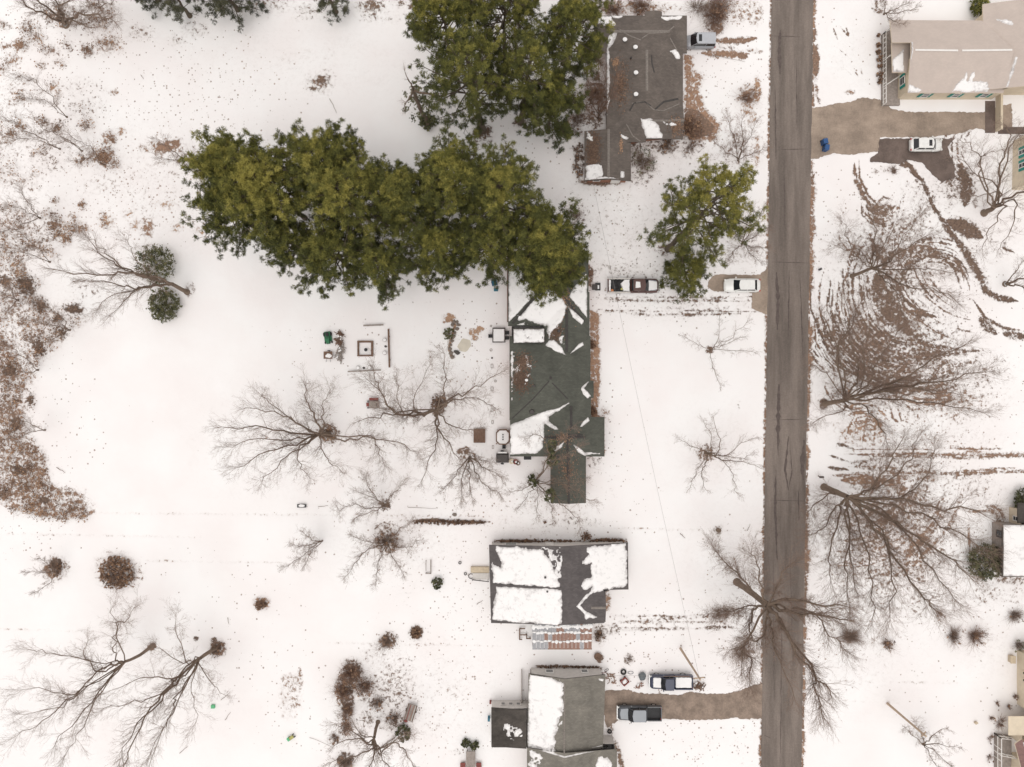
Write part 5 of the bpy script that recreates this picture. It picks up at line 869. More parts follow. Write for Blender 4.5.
class House:
    """roof solids in world metres, walls that rise to them, snow lying on them"""
    def __init__(s, name, centre, label, roofmat, wallmat, fascia='fascia', cat='house'):
        s.root = empty(name, W(*centre), label=label, cat=cat); s.off = s.root.location.copy()
        s.V, s.Fc = [], []; s.rm, s.wm, s.fm = roofmat, wallmat, fascia; s.roofs = []
    def _reg(s, mb):
        b = len(s.V); s.V += mb.v; s.Fc += [tuple(i + b for i in f) for f in mb.f]
    def hip(s, x0, y0, x1, y1, ze, pitch=.34, axis='y', gables='', mat=None, name='roof', cap=True, trim=.17, ridge_at=None, capmat='ridge_cap'):
        """pixel rectangle of the eaves at height ze; axis: which way the ridge runs; gables: sides among n s e w left vertical"""
        a, c = W(x0, y1, ze), W(x1, y0, ze); X0, X1, Y0, Y1 = a.x, c.x, a.y, c.y; mb = MB(); mat = mat or s.rm
        if axis == 'y':
            half = (X1 - X0) / 2; xr = (X0 + X1) / 2 if ridge_at is None else W(ridge_at, 0, ze).x; zr = ze + half * pitch
            yn = Y1 if 'n' in gables else Y1 - half; ys_ = Y0 if 's' in gables else Y0 + half
            if yn < ys_: yn = ys_ = (yn + ys_) / 2
            A, B = (xr, yn, zr), (xr, ys_, zr)
            c4 = [(X0, Y0, ze), (X1, Y0, ze), (X1, Y1, ze), (X0, Y1, ze)]; v = c4 + [A, B]
            faces = [(0, 5, 4, 3), (2, 4, 5, 1), (3, 4, 2), (1, 5, 0)]
        else:
            half = (Y1 - Y0) / 2; yr = (Y0 + Y1) / 2 if ridge_at is None else W(0, ridge_at, ze).y; zr = ze + half * pitch
            xw = X0 if 'w' in gables else X0 + half; xe = X1 if 'e' in gables else X1 - half
            if xw > xe: xw = xe = (xw + xe) / 2
            A, B = (xw, yr, zr), (xe, yr, zr)
            c4 = [(X0, Y0, ze), (X1, Y0, ze), (X1, Y1, ze), (X0, Y1, ze)]; v = c4 + [A, B]
            faces = [(0, 1, 5, 4), (2, 3, 4, 5), (3, 0, 4), (1, 2, 5)]
        # give the shell a thickness so that gable ends keep an overhanging verge
        low = [(p[0], p[1], p[2] - trim) for p in v]; nv = len(v); top = []
        for k, f in enumerate(faces):
            g = (axis == 'y' and ((k == 2 and 'n' in gables) or (k == 3 and 's' in gables))) or (axis == 'x' and ((k == 2 and 'w' in gables) or (k == 3 and 'e' in gables)))
            if not g: top.append(f)
        mb.add(v + low, top, 0); mb.add(v + low, [tuple(i + nv for i in reversed(f)) for f in top], 1)
        ed = {}
        for f in top:
            for i in range(len(f)):
                e = (f[i], f[(i + 1) % len(f)]); ed[e] = 1
        for e in list(ed):
            if (e[1], e[0]) not in ed: mb.add(v + low, [(e[1], e[0], e[0] + nv, e[1] + nv)], 1)
        s._reg(mb); o = mb.build(name, [M[mat], M[s.fm]], s.root, s.off)
        if cap and (Vector(A) - Vector(B)).length > .3:
            q = MB(); d = Vector(B) - Vector(A); L = d.length; d.normalize(); n_ = d.cross(Vector((0, 0, 1))).normalized() * .16
            P = [Vector(A) - n_ + Vector((0, 0, -.02)), Vector(A) + Vector((0, 0, .05)), Vector(A) + n_ + Vector((0, 0, -.02))]
            q.add(P + [p + d * L for p in P], [(0, 1, 4, 3), (1, 2, 5, 4)]); q.build('ridge_cap', M[capmat], o, s.off)
        return o
    def face_roof(s, faces, name='roof', mat=None, trim=.17):
        """roof planes given by (px, py, z) corners"""
        mb = MB(); key = {}; v = []; F_ = []
        for f in faces:
            ids = []
            for p in f:
                if p not in key: key[p] = len(v); v.append(tuple(W(*p)))
                ids.append(key[p])
            a, b, c = [Vector(v[i]) for i in ids[:3]]
            if (b - a).cross(c - a).z < 0: ids.reverse()
            F_.append(tuple(ids))
        nv = len(v); low = [(p[0], p[1], p[2] - trim) for p in v]; mb.add(v + low, F_, 0); mb.add(v + low, [tuple(i + nv for i in reversed(f)) for f in F_], 1)
        ed = {(f[i], f[(i + 1) % len(f)]) for f in F_ for i in range(len(f))}
        for e in ed:
            if (e[1], e[0]) not in ed: mb.add(v + low, [(e[1], e[0], e[0] + nv, e[1] + nv)], 1)
        s._reg(mb); return mb.build(name, [M[mat or s.rm], M[s.fm]], s.root, s.off)
    def tree(s): return BVHTree.FromPolygons([Vector(v) for v in s.V], s.Fc)
    def walls(s, pts, inset=.0, mat=None, ground=True, zmax=None, name='wall'):
        """pts: ground outline in pixels at height 0 (world footprint); the wall tops follow the underside of the roof"""
        bv = s.tree(); P = [W(x, y) for x, y in pts]; P = [Vector((p.x, p.y, 0)) for p in P]; mb = MB(); ring = []
        for i in range(len(P)):
            a, b = P[i], P[(i + 1) % len(P)]; k = max(1, int((b - a).length / .8))
            for j in range(k): ring.append(a.lerp(b, j / k))
        tops = []
        for p in ring:
            h = None; o = Vector((p.x, p.y, -1)); d = Vector((0, 0, 1)); hit = bv.ray_cast(o, d); z = (hit[0].z if hit[0] else s.zdef) ; tops.append(min(z + .02, zmax or 99))
        n = len(ring); mb.add([(p.x, p.y, -.1) for p in ring] + [(p.x, p.y, t) for p, t in zip(ring, tops)], [(i, (i + 1) % n, n + (i + 1) % n, n + i) for i in range(n)])
        return mb.build(name, M[mat or s.wm], s.root, s.off)
    zdef = 2.4
    def opening(s, p, q, z0, z1, n=(0, 1), frame='white', pane='glass', shutter=None, name='window'):
        """a window or door between world-plan points p and q (pixels at ground), facing direction n"""
        a, b = W(*p), W(*q); n = Vector((n[0], n[1], 0)); d = (b - a); L = d.length; d.normalize(); rz = math.atan2(d.y, d.x); m = (a + b) / 2
        fr = MB(); t = .09; zc = (z0 + z1) / 2
        for off, sz in ((( -L / 2 + t / 2), (t, .12, z1 - z0)), ((L / 2 - t / 2), (t, .12, z1 - z0))): fr.box((m.x + d.x * off + n.x * .04, m.y + d.y * off + n.y * .04, zc), sz, rz)
        for zz in (z0 + t / 2, z1 - t / 2): fr.box((m.x + n.x * .04, m.y + n.y * .04, zz), (L - 2 * t - .004, .12, t), rz)
        if name == 'window': fr.box((m.x + n.x * .04, m.y + n.y * .04, zc), (L - 2 * t - .004, .08, .05), rz)
        root = fr.build(name, M[frame], s.root, s.off)
        pn = MB(); pn.box((m.x + n.x * .03, m.y + n.y * .03, zc), (L - 2 * t - .01, .05, z1 - z0 - 2 * t - .01), rz); pn.build('pane' if name == 'window' else 'panel', M[pane], root, None).data.transform(Matrix.Translation(-s.off))
        if shutter:
            for sg in (-1, 1):
                sh = MB(); c = m + d * sg * (L / 2 + .2); sh.box((c.x + n.x * .04, c.y + n.y * .04, zc), (.36, .06, z1 - z0), rz); sh.build('shutter', M[shutter], root, None).data.transform(Matrix.Translation(-s.off))
        return root
    def snow(s, px, zg, thick=.10, ragged=.25, seed=0, name='roof_snow', soft=.6, holes=0.):
        """snow lying on the roof inside a pixel outline at about height zg"""
        bv = s.tree(); P = [W(x, y, zg) for x, y in px]; st = .13; xs = [p.x for p in P]; ysv = [p.y for p in P]
        gx = np.arange(min(xs) - .5, max(xs) + .5, st); gy = np.arange(min(ysv) - .5, max(ysv) + .5, st); X, Y = np.meshgrid(gx, gy)
        D = np.full(X.shape, 1e9); ins = np.zeros(X.shape, bool); n = len(P)
        for i in range(n):
            a, b = P[i], P[(i + 1) % n]; dx, dy = b.x - a.x, b.y - a.y; L = dx * dx + dy * dy or 1e-9
            t = np.clip(((X - a.x) * dx + (Y - a.y) * dy) / L, 0, 1); D = np.minimum(D, np.hypot(X - a.x - t * dx, Y - a.y - t * dy))
            if a.y != b.y: ins ^= ((a.y > Y) != (b.y > Y)) & (X < (b.x - a.x) * (Y - a.y) / (b.y - a.y) + a.x)
        D = np.where(ins, D, -D) + ragged * ((hash_noise(X + 90, Y + 90, .55, seed) - .5) + .6 * (hash_noise(X + 90, Y + 90, .2, seed + 1) - .5)) * 1.2
        if holes: D = np.minimum(D, (hash_noise(X + 50, Y + 50, .5, seed + 2) * .6 + hash_noise(X + 50, Y + 50, .18, seed + 3) * .4 - holes) * 1.5)
        hgt = np.clip(D * soft * (.35 + 1.3 * hash_noise(X + 20, Y + 20, .9, seed + 7)), -.06, thick) * (.75 + .5 * hash_noise(X + 50, Y + 50, 1.3, seed + 5)); keep = D > -st * 1.6
        Z = np.zeros_like(X); ok = np.zeros(X.shape, bool)
        for j, i in zip(*np.nonzero(keep)):
            hit = bv.ray_cast(Vector((X[j, i], Y[j, i], 30)), Vector((0, 0, -1)))
            if hit[0]: Z[j, i] = hit[0].z + hgt[j, i]; ok[j, i] = True
        idx = np.full(X.shape, -1); idx[ok] = np.arange(ok.sum()); q = np.stack([idx[:-1, :-1], idx[:-1, 1:], idx[1:, 1:], idx[1:, :-1]], -1).reshape(-1, 4); q = q[(q >= 0).all(1)]
        zz = Z.ravel(); 
        if not len(q): return None
        V = np.stack([X[ok], Y[ok], Z[ok]], -1); sp = V[q][:, :, 2].max(1) - V[q][:, :, 2].min(1); q = q[sp < .5]
        return np_mesh(name, V - np.array(s.off)[None], q, M['melt_snow'], s.root, smooth=True, tone=np.clip(hgt[ok] / (thick * 1.15) * min(1, thick / .10), 0, 1))
    def patch(s, name, mb, mat): return mb.build(name, M[mat] if isinstance(mat, str) else mat, s.root, s.off)
    def zat(s, px, py, zg=4):
        p = W(px, py, zg); h = s.tree().ray_cast(Vector((p.x, p.y, 30)), Vector((0, 0, -1))); return h[0] if h[0] else Vector((p.x, p.y, zg))
    def vent(s, px, py, r=.16, h=.35, mat='metal', snow=False, zg=4):
        p = s.zat(px, py, zg); mb = MB(); mb.tube(p - Vector((0, 0, .1)), p + Vector((0, 0, h)), r, n=10); mb.tube(p + Vector((0, 0, h)), p + Vector((0, 0, h + .08)), r * 1.35, r * 1.1, n=10); o = s.patch('roof_vent', mb, mat)
        if snow:
            m2 = MB(); m2.blob((p.x, p.y, p.z + h + .1), (r * 1.5, r * 1.4, .12), 3, amp=.1); m2.build('vent_snow', M['roof_snow'], o).data.transform(Matrix.Translation(-s.off))
    def strip(s, pts, zg, wd, name, mat, lift=.03):
        """a seam or ridge line lying on the roof"""
        P = []
        for i in range(len(pts) - 1):
            for j in range(6): u = j / 6; P.append((pts[i][0] * (1 - u) + pts[i + 1][0] * u, pts[i][1] * (1 - u) + pts[i + 1][1] * u))
        P.append(pts[-1]); Q = [s.zat(*p, zg) + Vector((0, 0, lift)) for p in P]; mb = MB(); n = len(Q); L_, R_ = [], []
        for i in range(n):
            d = (Q[min(n - 1, i + 1)] - Q[max(0, i - 1)]); nn = Vector((-d.y, d.x, 0)).normalized() * wd; L_.append(Q[i] + nn); R_.append(Q[i] - nn)
        top = [x + Vector((0, 0, .03)) for x in Q]
        mb.add(L_ + top + R_, [(i, i + 1, n + i + 1, n + i) for i in range(n - 1)] + [(n + i, n + i + 1, 2 * n + i + 1, 2 * n + i) for i in range(n - 1)]); return s.patch(name, mb, mat)

# A  northern house -------------------------------------------------
hA = House('brick_house', (645, 80), 'taupe-roofed brick house at the top, between the tall pines and the road', 'roof_grey', 'brickw')
hA.hip(606.5, 17, 683, 134, 2.9, .30, 'y', '', capmat='ridge_light')
hA.hip(594, 15.5, 687, 53, 2.86, .315, 'x', '', capmat='ridge_light')
hA.hip(628, 105, 683, 139, 2.8, .27, 'x', 'e', capmat='ridge_light')
hA.hip(606, 112, 646, 142, 2.7, .25, 'y', '', cap=False)
hA.hip(584.5, 131, 631, 181, 2.5, .26, 'y', 'ns', name='garage_roof', capmat='ridge_light')
hA.walls([(607.5, 30), (676, 30), (676, 61), (674, 61), (674, 138), (640, 142), (625, 146), (625, 182.5), (587.5, 182.5), (587.5, 142), (607.5, 142)])
hA.snow([(592, 15), (611, 16), (615, 28), (603, 28), (594, 18)], 2.9, .14, .3, 1)
hA.snow([(611, 15), (622, 16), (619, 19), (613, 18)], 2.9, .1, .2, 2)
hA.snow([(661, 17), (682, 16), (680, 19), (666, 21)], 2.9, .1, .2, 3)
hA.snow([(652, 12), (659, 13), (659, 19), (655, 18)], 3.2, .1, .15, 4)
hA.snow([(607.5, 37), (617, 35), (615, 41), (609, 50), (609.5, 95), (607, 115), (606.5, 60)], 2.9, .12, .2, 5)
hA.snow([(666, 52), (674, 50), (681, 52), (680, 60), (673, 54)], 3.2, .12, .3, 6)
hA.snow([(639, 119), (650, 120), (657, 124), (659, 130), (663, 134), (662, 138), (647, 138)], 3, .13, .25, 7)
hA.snow([(661, 122), (670, 124), (679, 126), (676, 127), (664, 126)], 3, .08, .3, 8)
hA.snow([(586, 166), (596, 163), (603, 170), (602, 176), (590, 180), (585, 179)], 2.7, .13, .3, 9)
hA.snow([(587, 132), (593, 133), (594, 143), (589, 140)], 2.8, .09, .4, 10, holes=.42)
hA.snow([(620, 171), (624, 172), (624, 178), (620, 178)], 2.7, .08, .2, 11)
hA.snow([(586, 179.2), (600, 178), (624, 180), (600, 181), (586, 181)], 2.6, .1, .1, 12)
hA.snow([(621, 135), (629, 138), (627, 139), (622, 137.5)], 2.9, .06, .1, 13)
for x, y in ((625, 39), (635, 48), (635.5, 73.5), (635.5, 95)): hA.vent(x, y, .2, .25, snow=True)
hA.vent(631, 58, .1, .3, 'darkmetal')
for a in [[(641, 40), (630, 35), (619, 27)], [(642, 38), (650, 32), (668, 31)], [(668, 31), (675, 24)], [(671, 36), (680, 50)], [(632, 103), (645, 102), (654, 109), (664, 110), (681, 101)], [(627, 122), (634, 133), (642, 138)]]: hA.strip(a, 4, .07, 'hip_seam', 'ridge_light')
hA.strip([(630, 110), (634, 103), (645, 102), (651, 106)], 4, .09, 'valley_flashing', 'ridge_cap')
hA.strip([(651, 56), (651.5, 64), (654, 73)], 4, .10, 'roof_stain', 'ridge_cap', .01)
hA.strip([(655, 109), (664, 101), (680, 96)], 4, .13, 'valley_flashing', 'ridge_cap', .01)
for a, b in (((612, 16.8), (620, 16.8)), ((630, 16.8), (640, 16.8)), ((664, 16.8), (674, 16.8))): pass
hA.opening((592, 182.8), (599, 182.8), .9, 2.0, (0, -1)); hA.opening((610, 182.8), (619, 182.8), 0, 2.05, (0, -1), pane='white', name='door')
hA.opening((674.3, 80), (674.3, 92), .9, 2.2, (1, 0)); hA.opening((674.3, 108), (674.3, 116), 0, 2.1, (1, 0), pane='wood', name='door')
mb = MB(); p, q_2 = W(634, 142.5, 2.3), W(638, 143.6, 2.3); mb.box(((W(630.5, 0).x + W(641, 0).x) / 2, W(0, 142.5).y, 2.35), (1.5, .45, .12)); mb.box((W(632, 0).x, W(0, 142.5).y, 1.15), (.1, .1, 2.25)); mb.box((W(640, 0).x, W(0, 142.5).y, 1.15), (.1, .1, 2.25)); hA.patch('door_canopy', mb, 'siding')
hA.hip(645, 11.5, 662, 30, 2.95, .3, 'y', 'n', name='dormer_roof', cap=False)
# leaves lying on the garage and the west slope
def roof_leaves(h, px, py, rx, ry, n, seed, zg=3.3, size=.07, bias=0):
    q = np.random.RandomState(seed); bv = h.tree(); P = []
    for i in range(n):
        a, r_ = q.uniform(0, 6.28), abs(q.normal(0, .55)); x, y = px + rx * r_ * math.cos(a), py + ry * r_ * math.sin(a); p = W(x, y, zg); hit = bv.ray_cast(Vector((p.x, p.y, 30)), Vector((0, 0, -1)))
        if hit[0]: P.append(tuple(hit[0] + Vector((0, 0, .015 + q.uniform(0, .05)))))
    P = np.array(P); N_ = q.normal(0, .25, P.shape); N_[:, 2] += 1; N_ /= np.linalg.norm(N_, axis=1, keepdims=True); s_ = size * q.uniform(.5, 1.3, (len(P), 1)); V, Fq_ = quads(P, N_, q.normal(0, 1, P.shape), s_ * .7, s_)
    return np_mesh('fallen_leaves', V - np.array(h.off)[None], Fq_, M['deadleaf'], h.root, tone=np.repeat(np.clip(q.uniform(0, .9, len(P)) + bias, 0, 1), 4))
roof_leaves(hA, 621, 85, 9, 26, 900, 1, bias=-.25); roof_leaves(hA, 616, 62, 4, 5, 160, 2, bias=.3); roof_leaves(hA, 593, 152, 7, 24, 2600, 3, 2.8, bias=-.45); roof_leaves(hA, 621, 146, 2.2, 9, 150, 4, 2.8, bias=.3); roof_leaves(hA, 676, 128, 8, 10, 500, 5, 2.9, bias=-.1)

# B  green-roofed house ----------------------------------------------
hB = House('ranch_house', (550, 380), 'long grey-green roofed house with many valleys in the centre of the picture', 'roof_green', 'brickw')
hB.hip(508, 251, 588.5, 326, 2.9, .32, 'x', '', cap=False)
hB.hip(509.5, 336, 590.5, 420, 2.9, .322, 'y', '')
hB.hip(543, 292, 589.5, 368, 2.9, .324, 'y', '')
hB.hip(550, 394, 591, 444, 2.9, .318, 'y', '')
hB.hip(510, 417, 604.5, 456.5, 2.88, .321, 'x', 'w')
hB.hip(550.5, 436, 586, 503, 2.86, .319, 'y', 's')
hB.hip(572, 380.5, 593.5, 398, 2.86, .325, 'x', 'e', cap=False)
mb = MB(); a, b = W(513, 343, 3.7), W(545, 328, 3.7); mb.prism([(a.x, a.y), (b.x, a.y), (b.x, b.y), (a.x, b.y)], 2.6, 3.75); hB._reg(mb); hB.patch('flat_dormer', mb, 'roof_dark')
hB.walls([(511, 259), (584, 259), (584, 414), (599, 420), (599, 451), (581, 451), (581, 496.5), (553.5, 496.5), (553.5, 451), (513, 451)])
hB.strip([(512.5, 323), (534, 298), (548, 286)], 4, .16, 'hip_cap', 'ridge_cap'); hB.strip([(585, 321), (565, 299), (552, 286)], 4, .16, 'hip_cap', 'ridge_cap')
hB.strip([(512, 419), (533, 399), (549, 381)], 4, .07, 'hip_cap', 'ridge_cap'); hB.strip([(552, 383), (568, 399)], 4, .07, 'hip_cap', 'ridge_cap')
hB.strip([(567, 309), (567, 352)], 4.5, .17, 'ridge_cap', 'ridge_cap', .06); hB.strip([(571.5, 406), (571.5, 430)], 4.3, .17, 'ridge_cap', 'ridge_cap', .06)
hB.strip([(568, 435.5), (583, 435.5)], 4.2, .16, 'ridge_cap', 'ridge_cap', .06); hB.strip([(568, 440), (568, 478)], 4.2, .14, 'ridge_cap', 'ridge_cap', .06)
hB.snow([(509, 255), (515, 262), (534, 288), (534, 296), (512, 319), (508.5, 322)], 3.4, .13, .15, 21)
hB.snow([(516, 318), (537, 298), (549, 288), (561, 298), (566, 307), (563, 320), (554, 330), (550, 340), (548, 337), (547, 326), (534, 322), (526, 319), (518, 321)], 3.8, .14, .25, 22)
hB.snow([(549, 340), (554, 339), (561, 346), (566, 355), (555, 351), (546, 345)], 3.9, .12, .15, 23)
hB.snow([(550, 322), (562, 312), (564, 330), (562, 343), (555, 340), (551, 333)], 4.0, .05, .5, 24, holes=.50)
hB.snow([(587, 272), (587.5, 318), (569, 297), (573, 288)], 3.3, .13, .12, 25)
hB.snow([(568, 307), (585, 320), (582, 325), (573, 317)], 3.6, .13, .1, 26)
hB.snow([(583, 342), (579, 344), (570, 354), (576, 350), (584, 345)], 3.6, .10, .05, 27)
hB.snow([(513.5, 329), (544, 329), (544, 342), (513.5, 343)], 3.75, .12, .12, 28, holes=.20)
hB.snow([(515, 325), (530, 321), (533, 323), (520, 327)], 3.3, .07, .3, 29, holes=.35)
hB.snow([(510, 425), (528, 418), (541, 413), (560, 407), (569, 403), (560, 410), (549, 417), (549, 421), (556, 427), (562, 431), (554, 429), (544, 424), (544, 436), (543, 447), (537, 454), (510, 455)], 3.5, .15, .15, 30)
hB.snow([(565, 441), (556, 447), (551, 451), (553, 453), (562, 447)], 3.5, .10, .1, 31); hB.snow([(574, 445), (579, 447), (585, 453), (592, 452), (600, 454), (585, 456), (578, 452)], 3.5, .10, .15, 32)
hB.snow([(588.5, 381), (584, 385), (580.5, 388.5), (583, 394), (588, 399), (591, 396), (586, 390), (584, 388), (589, 382)], 3.3, .10, .08, 33)
hB.snow([(588.5, 417), (583, 422), (580, 427), (582, 427), (590, 421)], 3.4, .10, .05, 34)
hB.snow([(511, 350), (513, 350), (513, 400), (511, 402)], 3, .1, .15, 35, holes=.3)
hB.snow([(514, 352), (528, 356), (531, 370), (526, 386), (516, 384)], 3.4, .04, .5, 36, holes=.60)
roof_leaves(hB, 521, 380, 8, 12, 2200, 11, 3.4, bias=-.6); roof_leaves(hB, 523, 362, 9, 10, 900, 12, 3.4, bias=-.4); roof_leaves(hB, 567, 470, 16, 28, 420, 13, 3.5, bias=-.1); roof_leaves(hB, 562, 438, 14, 8, 260, 14, 3.8, bias=0); roof_leaves(hB, 556, 332, 7, 10, 900, 15, 4, bias=-.5); roof_leaves(hB, 560, 300, 12, 16, 700, 16, 4, bias=.1)
for x, y, r_, sn in ((526.5, 380, .14, True), (534, 386, .12, False), (532, 412, .25, False), (557, 457, .12, False), (559, 331, .15, False)): hB.vent(x, y, r_, .3, 'darkmetal' if not sn else 'metal', sn)
# west eaves with dark gutter, gutter lights of the front
mb = MB(); a, b = W(508, 322, 2.8), W(508, 256, 2.8); mb.box(((a.x + b.x) / 2 - .06, (a.y + b.y) / 2, 2.74), (.12, abs(b.y - a.y), .14)); hB.patch('gutter', mb, 'brownfascia')
for y in (361, 373, 413 - 50): pass
hB.opening((556, 496.9), (563, 496.9), .9, 2.1, (0, -1)); hB.opening((570, 496.9), (577, 496.9), .9, 2.1, (0, -1)); hB.opening((584.3, 340), (584.3, 352), .8, 2.2, (1, 0)); hB.opening((584.3, 364), (584.3, 372), 0, 2.1, (1, 0), pane='red', name='door'); hB.opening((599.3, 428), (599.3, 444), .8, 2.2, (1, 0))
mb = MB(); c = W(527.5, 457, .7); mb.box((c.x, c.y, .5), (.95, .6, 1.0)); mb.box((c.x, c.y, 1.04), (1.0, .65, .08)); o_ = tag(mb.build('air_conditioner', M['black'], None, W(527.5, 457)), 'black boxy cooling unit against the snowy west wing\'s south wall', 'air conditioner')
mb = MB(); a, b = W(585, 503, 0), W(590, 503, 0)

# C  charcoal-roofed house covered with snow ---------------------------
hC = House('gabled_house', (555, 590), 'house whose low charcoal roof is mostly under snow, above the rusty pergola', 'roof_char', 'siding', 'fascia')
hC.face_roof([((489, 545, 2.7), (562.5, 546.5, 4.9), (562.5, 625, 4.9), (491, 623, 2.7)), ((562.5, 546.5, 4.9), (628, 542.5, 2.9), (628.5, 589.5, 2.9), (604, 590, 3.7), (562.5, 590, 4.9)), ((562.5, 590, 4.9), (604, 590, 3.7), (604.5, 623, 3.6), (562.5, 625, 4.9))])
hC.hip(575, 591, 605.5, 622, 3.5, .30, 'x', 'e', capmat='ridge_light')
hC.zdef = 2.5
hC.walls([(492, 542.5), (622, 541), (622, 584), (600, 585), (600, 614), (493, 614)])
hC.snow([(541, 547), (560.5, 547.5), (561, 584), (557, 576), (550, 560)], 3.9, .06, .5, 45, holes=.47)
hC.snow([(496.5, 547.5), (540, 547.5), (549, 558), (556, 573), (560.5, 584.5), (548, 585.5), (494, 584), (491, 571), (492, 564), (502, 571), (502, 566), (496, 552)], 3.6, .15, .3, 41)
hC.snow([(496, 588), (520, 587.5), (561, 586), (561.5, 620), (558, 623), (493, 621.5), (492, 612), (494, 600), (497, 594)], 3.6, .16, .25, 42)
hC.snow([(585, 545.5), (627, 543.5), (628, 588), (606, 589.5), (600, 591), (590, 592), (592, 586), (585, 588), (581, 584), (583, 578), (590, 577), (591, 562), (581, 562.5), (588, 553)], 3.6, .16, .3, 43)
hC.snow([(590, 592), (584, 596), (576, 606), (582, 612), (586, 620), (597, 618), (590, 613), (583, 608), (580, 605), (587, 599), (594, 591)], 4.2, .13, .15, 44)
hC.strip([(492, 586), (525, 586.5), (562, 585.5)], 3.6, .14, 'roof_seam', 'roof_char', .05)
for x, y in ((545, 576),): hC.vent(x, y, .12, .35, 'darkmetal')
hC.vent(547, 590, .1, .3, 'darkmetal')
hC.opening((505, 542.1), (517, 542.1), .9, 2.1, (0, 1)); hC.opening((545, 542.0), (553, 542), 0, 2.1, (0, 1), pane='white', name='door'); hC.opening((622.5, 555), (622.5, 572), 0, 2.2, (1, 0), pane='white', name='door'); hC.opening((520, 614.5), (530, 614.5), 0, 2.1, (0, -1), pane='glass', name='door')
# rusty-panelled pergola roof south of it
pg = empty('pergola', W(562, 636), label='pergola roofed with rust-brown and grey metal panels south of the snowy house', cat='pergola')
P0, P1 = W(532.5, 624, 2.6), W(592, 650, 2.25); off = pg.location
mats = [M['metal'], M['rust'], M['roof_snow']]
nx, ny = 15, 3
for k in range(nx):
    mb = MB(); xa = P0.x + (P1.x - P0.x) * k / nx; xb = P0.x + (P1.x - P0.x) * (k + 1) / nx - .05
    for j in range(ny):
        ya = P0.y + (P1.y - P0.y) * j / ny; yb = P0.y + (P1.y - P0.y) * (j + 1) / ny + .06; za = 2.6 - .35 * j / ny; zb = 2.6 - .35 * (j + 1) / ny
        mi = 0 if k < 3 else (1 if rnd.random() < (.35, .9, .97)[j] else 0)
        mb.add([(xa, ya, za), (xb, ya, za), (xb, yb, zb), (xa, yb, zb), (xa, ya, za - .03), (xb, ya, za - .03), (xb, yb, zb - .03), (xa, yb, zb - .03)], [(3, 2, 1, 0), (4, 5, 6, 7), (0, 1, 5, 4), (1, 2, 6, 5), (2, 3, 7, 6), (3, 0, 4, 7)], mi)
    mb.build('roof_panel', mats, pg, off)
mb = MB()
for x in (P0.x + .1, P1.x - .1, (P0.x + P1.x) / 2):
    for y, z_ in ((P0.y - .1, 2.5), (P1.y + .1, 2.15)): mb.box((x, y, z_ / 2), (.14, .14, z_))
for y, z_ in ((P0.y - .1, 2.5), (P1.y + .1, 2.15)): mb.box(((P0.x + P1.x) / 2, y, z_ - .04), (P1.x - P0.x, .12, .14))
mb.build('post_frame', M['wood'], pg, off)
for y_, n_, th in ((P0.y - .35, 26, .06), ((P0.y * 2 + P1.y) / 3, 16, .04), ((P0.y + 2 * P1.y) / 3, 16, .04)):
    mb = MB()
    for k in range(n_):
        x = P0.x + (P1.x - P0.x) * (k + .5) / n_; t = (y_ - P0.y) / (P1.y - P0.y)
        mb.blob((x, y_ + rnd.uniform(-.1, .1), 2.6 - .35 * t + .02), (.26, rnd.uniform(.15, .42) if th > .05 else rnd.uniform(.08, .26), th), k, 6, .3)
    mb.build('roof_snow', M['roof_snow'], pg, off, True)

# D  grey-roofed house at the bottom -----------------------------------
hD = House('cottage', (566, 720), 'house with a half-snowy stone-grey roof at the bottom edge, beside the grey pickup', 'roof_stone', 'siding', 'fascia')
hD.face_roof([((528.5, 673.5, 2.5), (565, 679, 4.1), (564, 753, 4.1), (527, 748, 2.5)), ((565, 679, 4.1), (605.5, 674.5, 2.6), (603, 748, 2.5), (564, 753, 4.1))])
hD.face_roof([((527, 747.8, 2.9), (564.5, 753, 4.5), (564.5, 840, 4.5), (527, 840, 2.9)), ((564.5, 753, 4.5), (617, 749, 2.9), (617, 840, 2.9), (564.5, 840, 4.5))], name='porch_roof')
hD.face_roof([((491.3, 707.5, 2.6), (526.5, 710, 2.75), (526.5, 748.8, 2.75), (491.3, 746.5, 2.6))], name='flat_roof', mat='roof_dark', trim=.12)
hD.walls([(531, 667.5), (600, 667.5), (600, 735), (612, 735), (612, 800), (531, 800)])
mb = MB()
hD.zdef = 2.5; hD.walls([(492.2, 700), (528, 700), (528, 738), (492.2, 738)], name='annex_wall')
for x in (501, 508.5, 516): hD.opening((x, 699.7), (x + 4.6, 699.7), .95, 1.75, (0, 1), frame='siding')
hD.snow([(530, 675), (548, 677), (562, 680), (563, 700), (560.5, 714), (557, 727), (555, 740), (553, 751), (527.5, 747), (528, 700)], 3.3, .16, .35, 51)
hD.snow([(556, 679), (563, 682), (563, 720), (556, 735)], 3.9, .05, .6, 56, holes=.5)
hD.snow([(505, 723), (512, 724), (520, 729), (522, 735), (518, 741), (508, 739), (505, 731)], 2.7, .07, .5, 52, holes=.42)
hD.snow([(598, 678), (604, 680), (603, 682), (599, 680.5)], 2.9, .09, .1, 54)
hD.snow([(528, 747.6), (545, 749.5), (564, 752.3), (590, 750), (600, 749), (616, 748.6), (616, 749.6), (600, 750.2), (564, 753.8), (545, 751.3), (528, 749.6)], 3.5, .10, .05, 55)
hD.snow([(598, 757), (602, 756), (604, 758), (608, 757), (612, 764), (613, 780), (594, 780), (596, 764)], 3.4, .12, .2, 57)
hD.snow([(530, 751), (540, 752), (543, 766), (540, 780), (529, 780)], 3.3, .06, .5, 58, holes=.45)
hD.strip([(564.5, 681), (564.3, 715), (564, 752)], 4, .10, 'ridge_cap', 'ridge_light', .05)
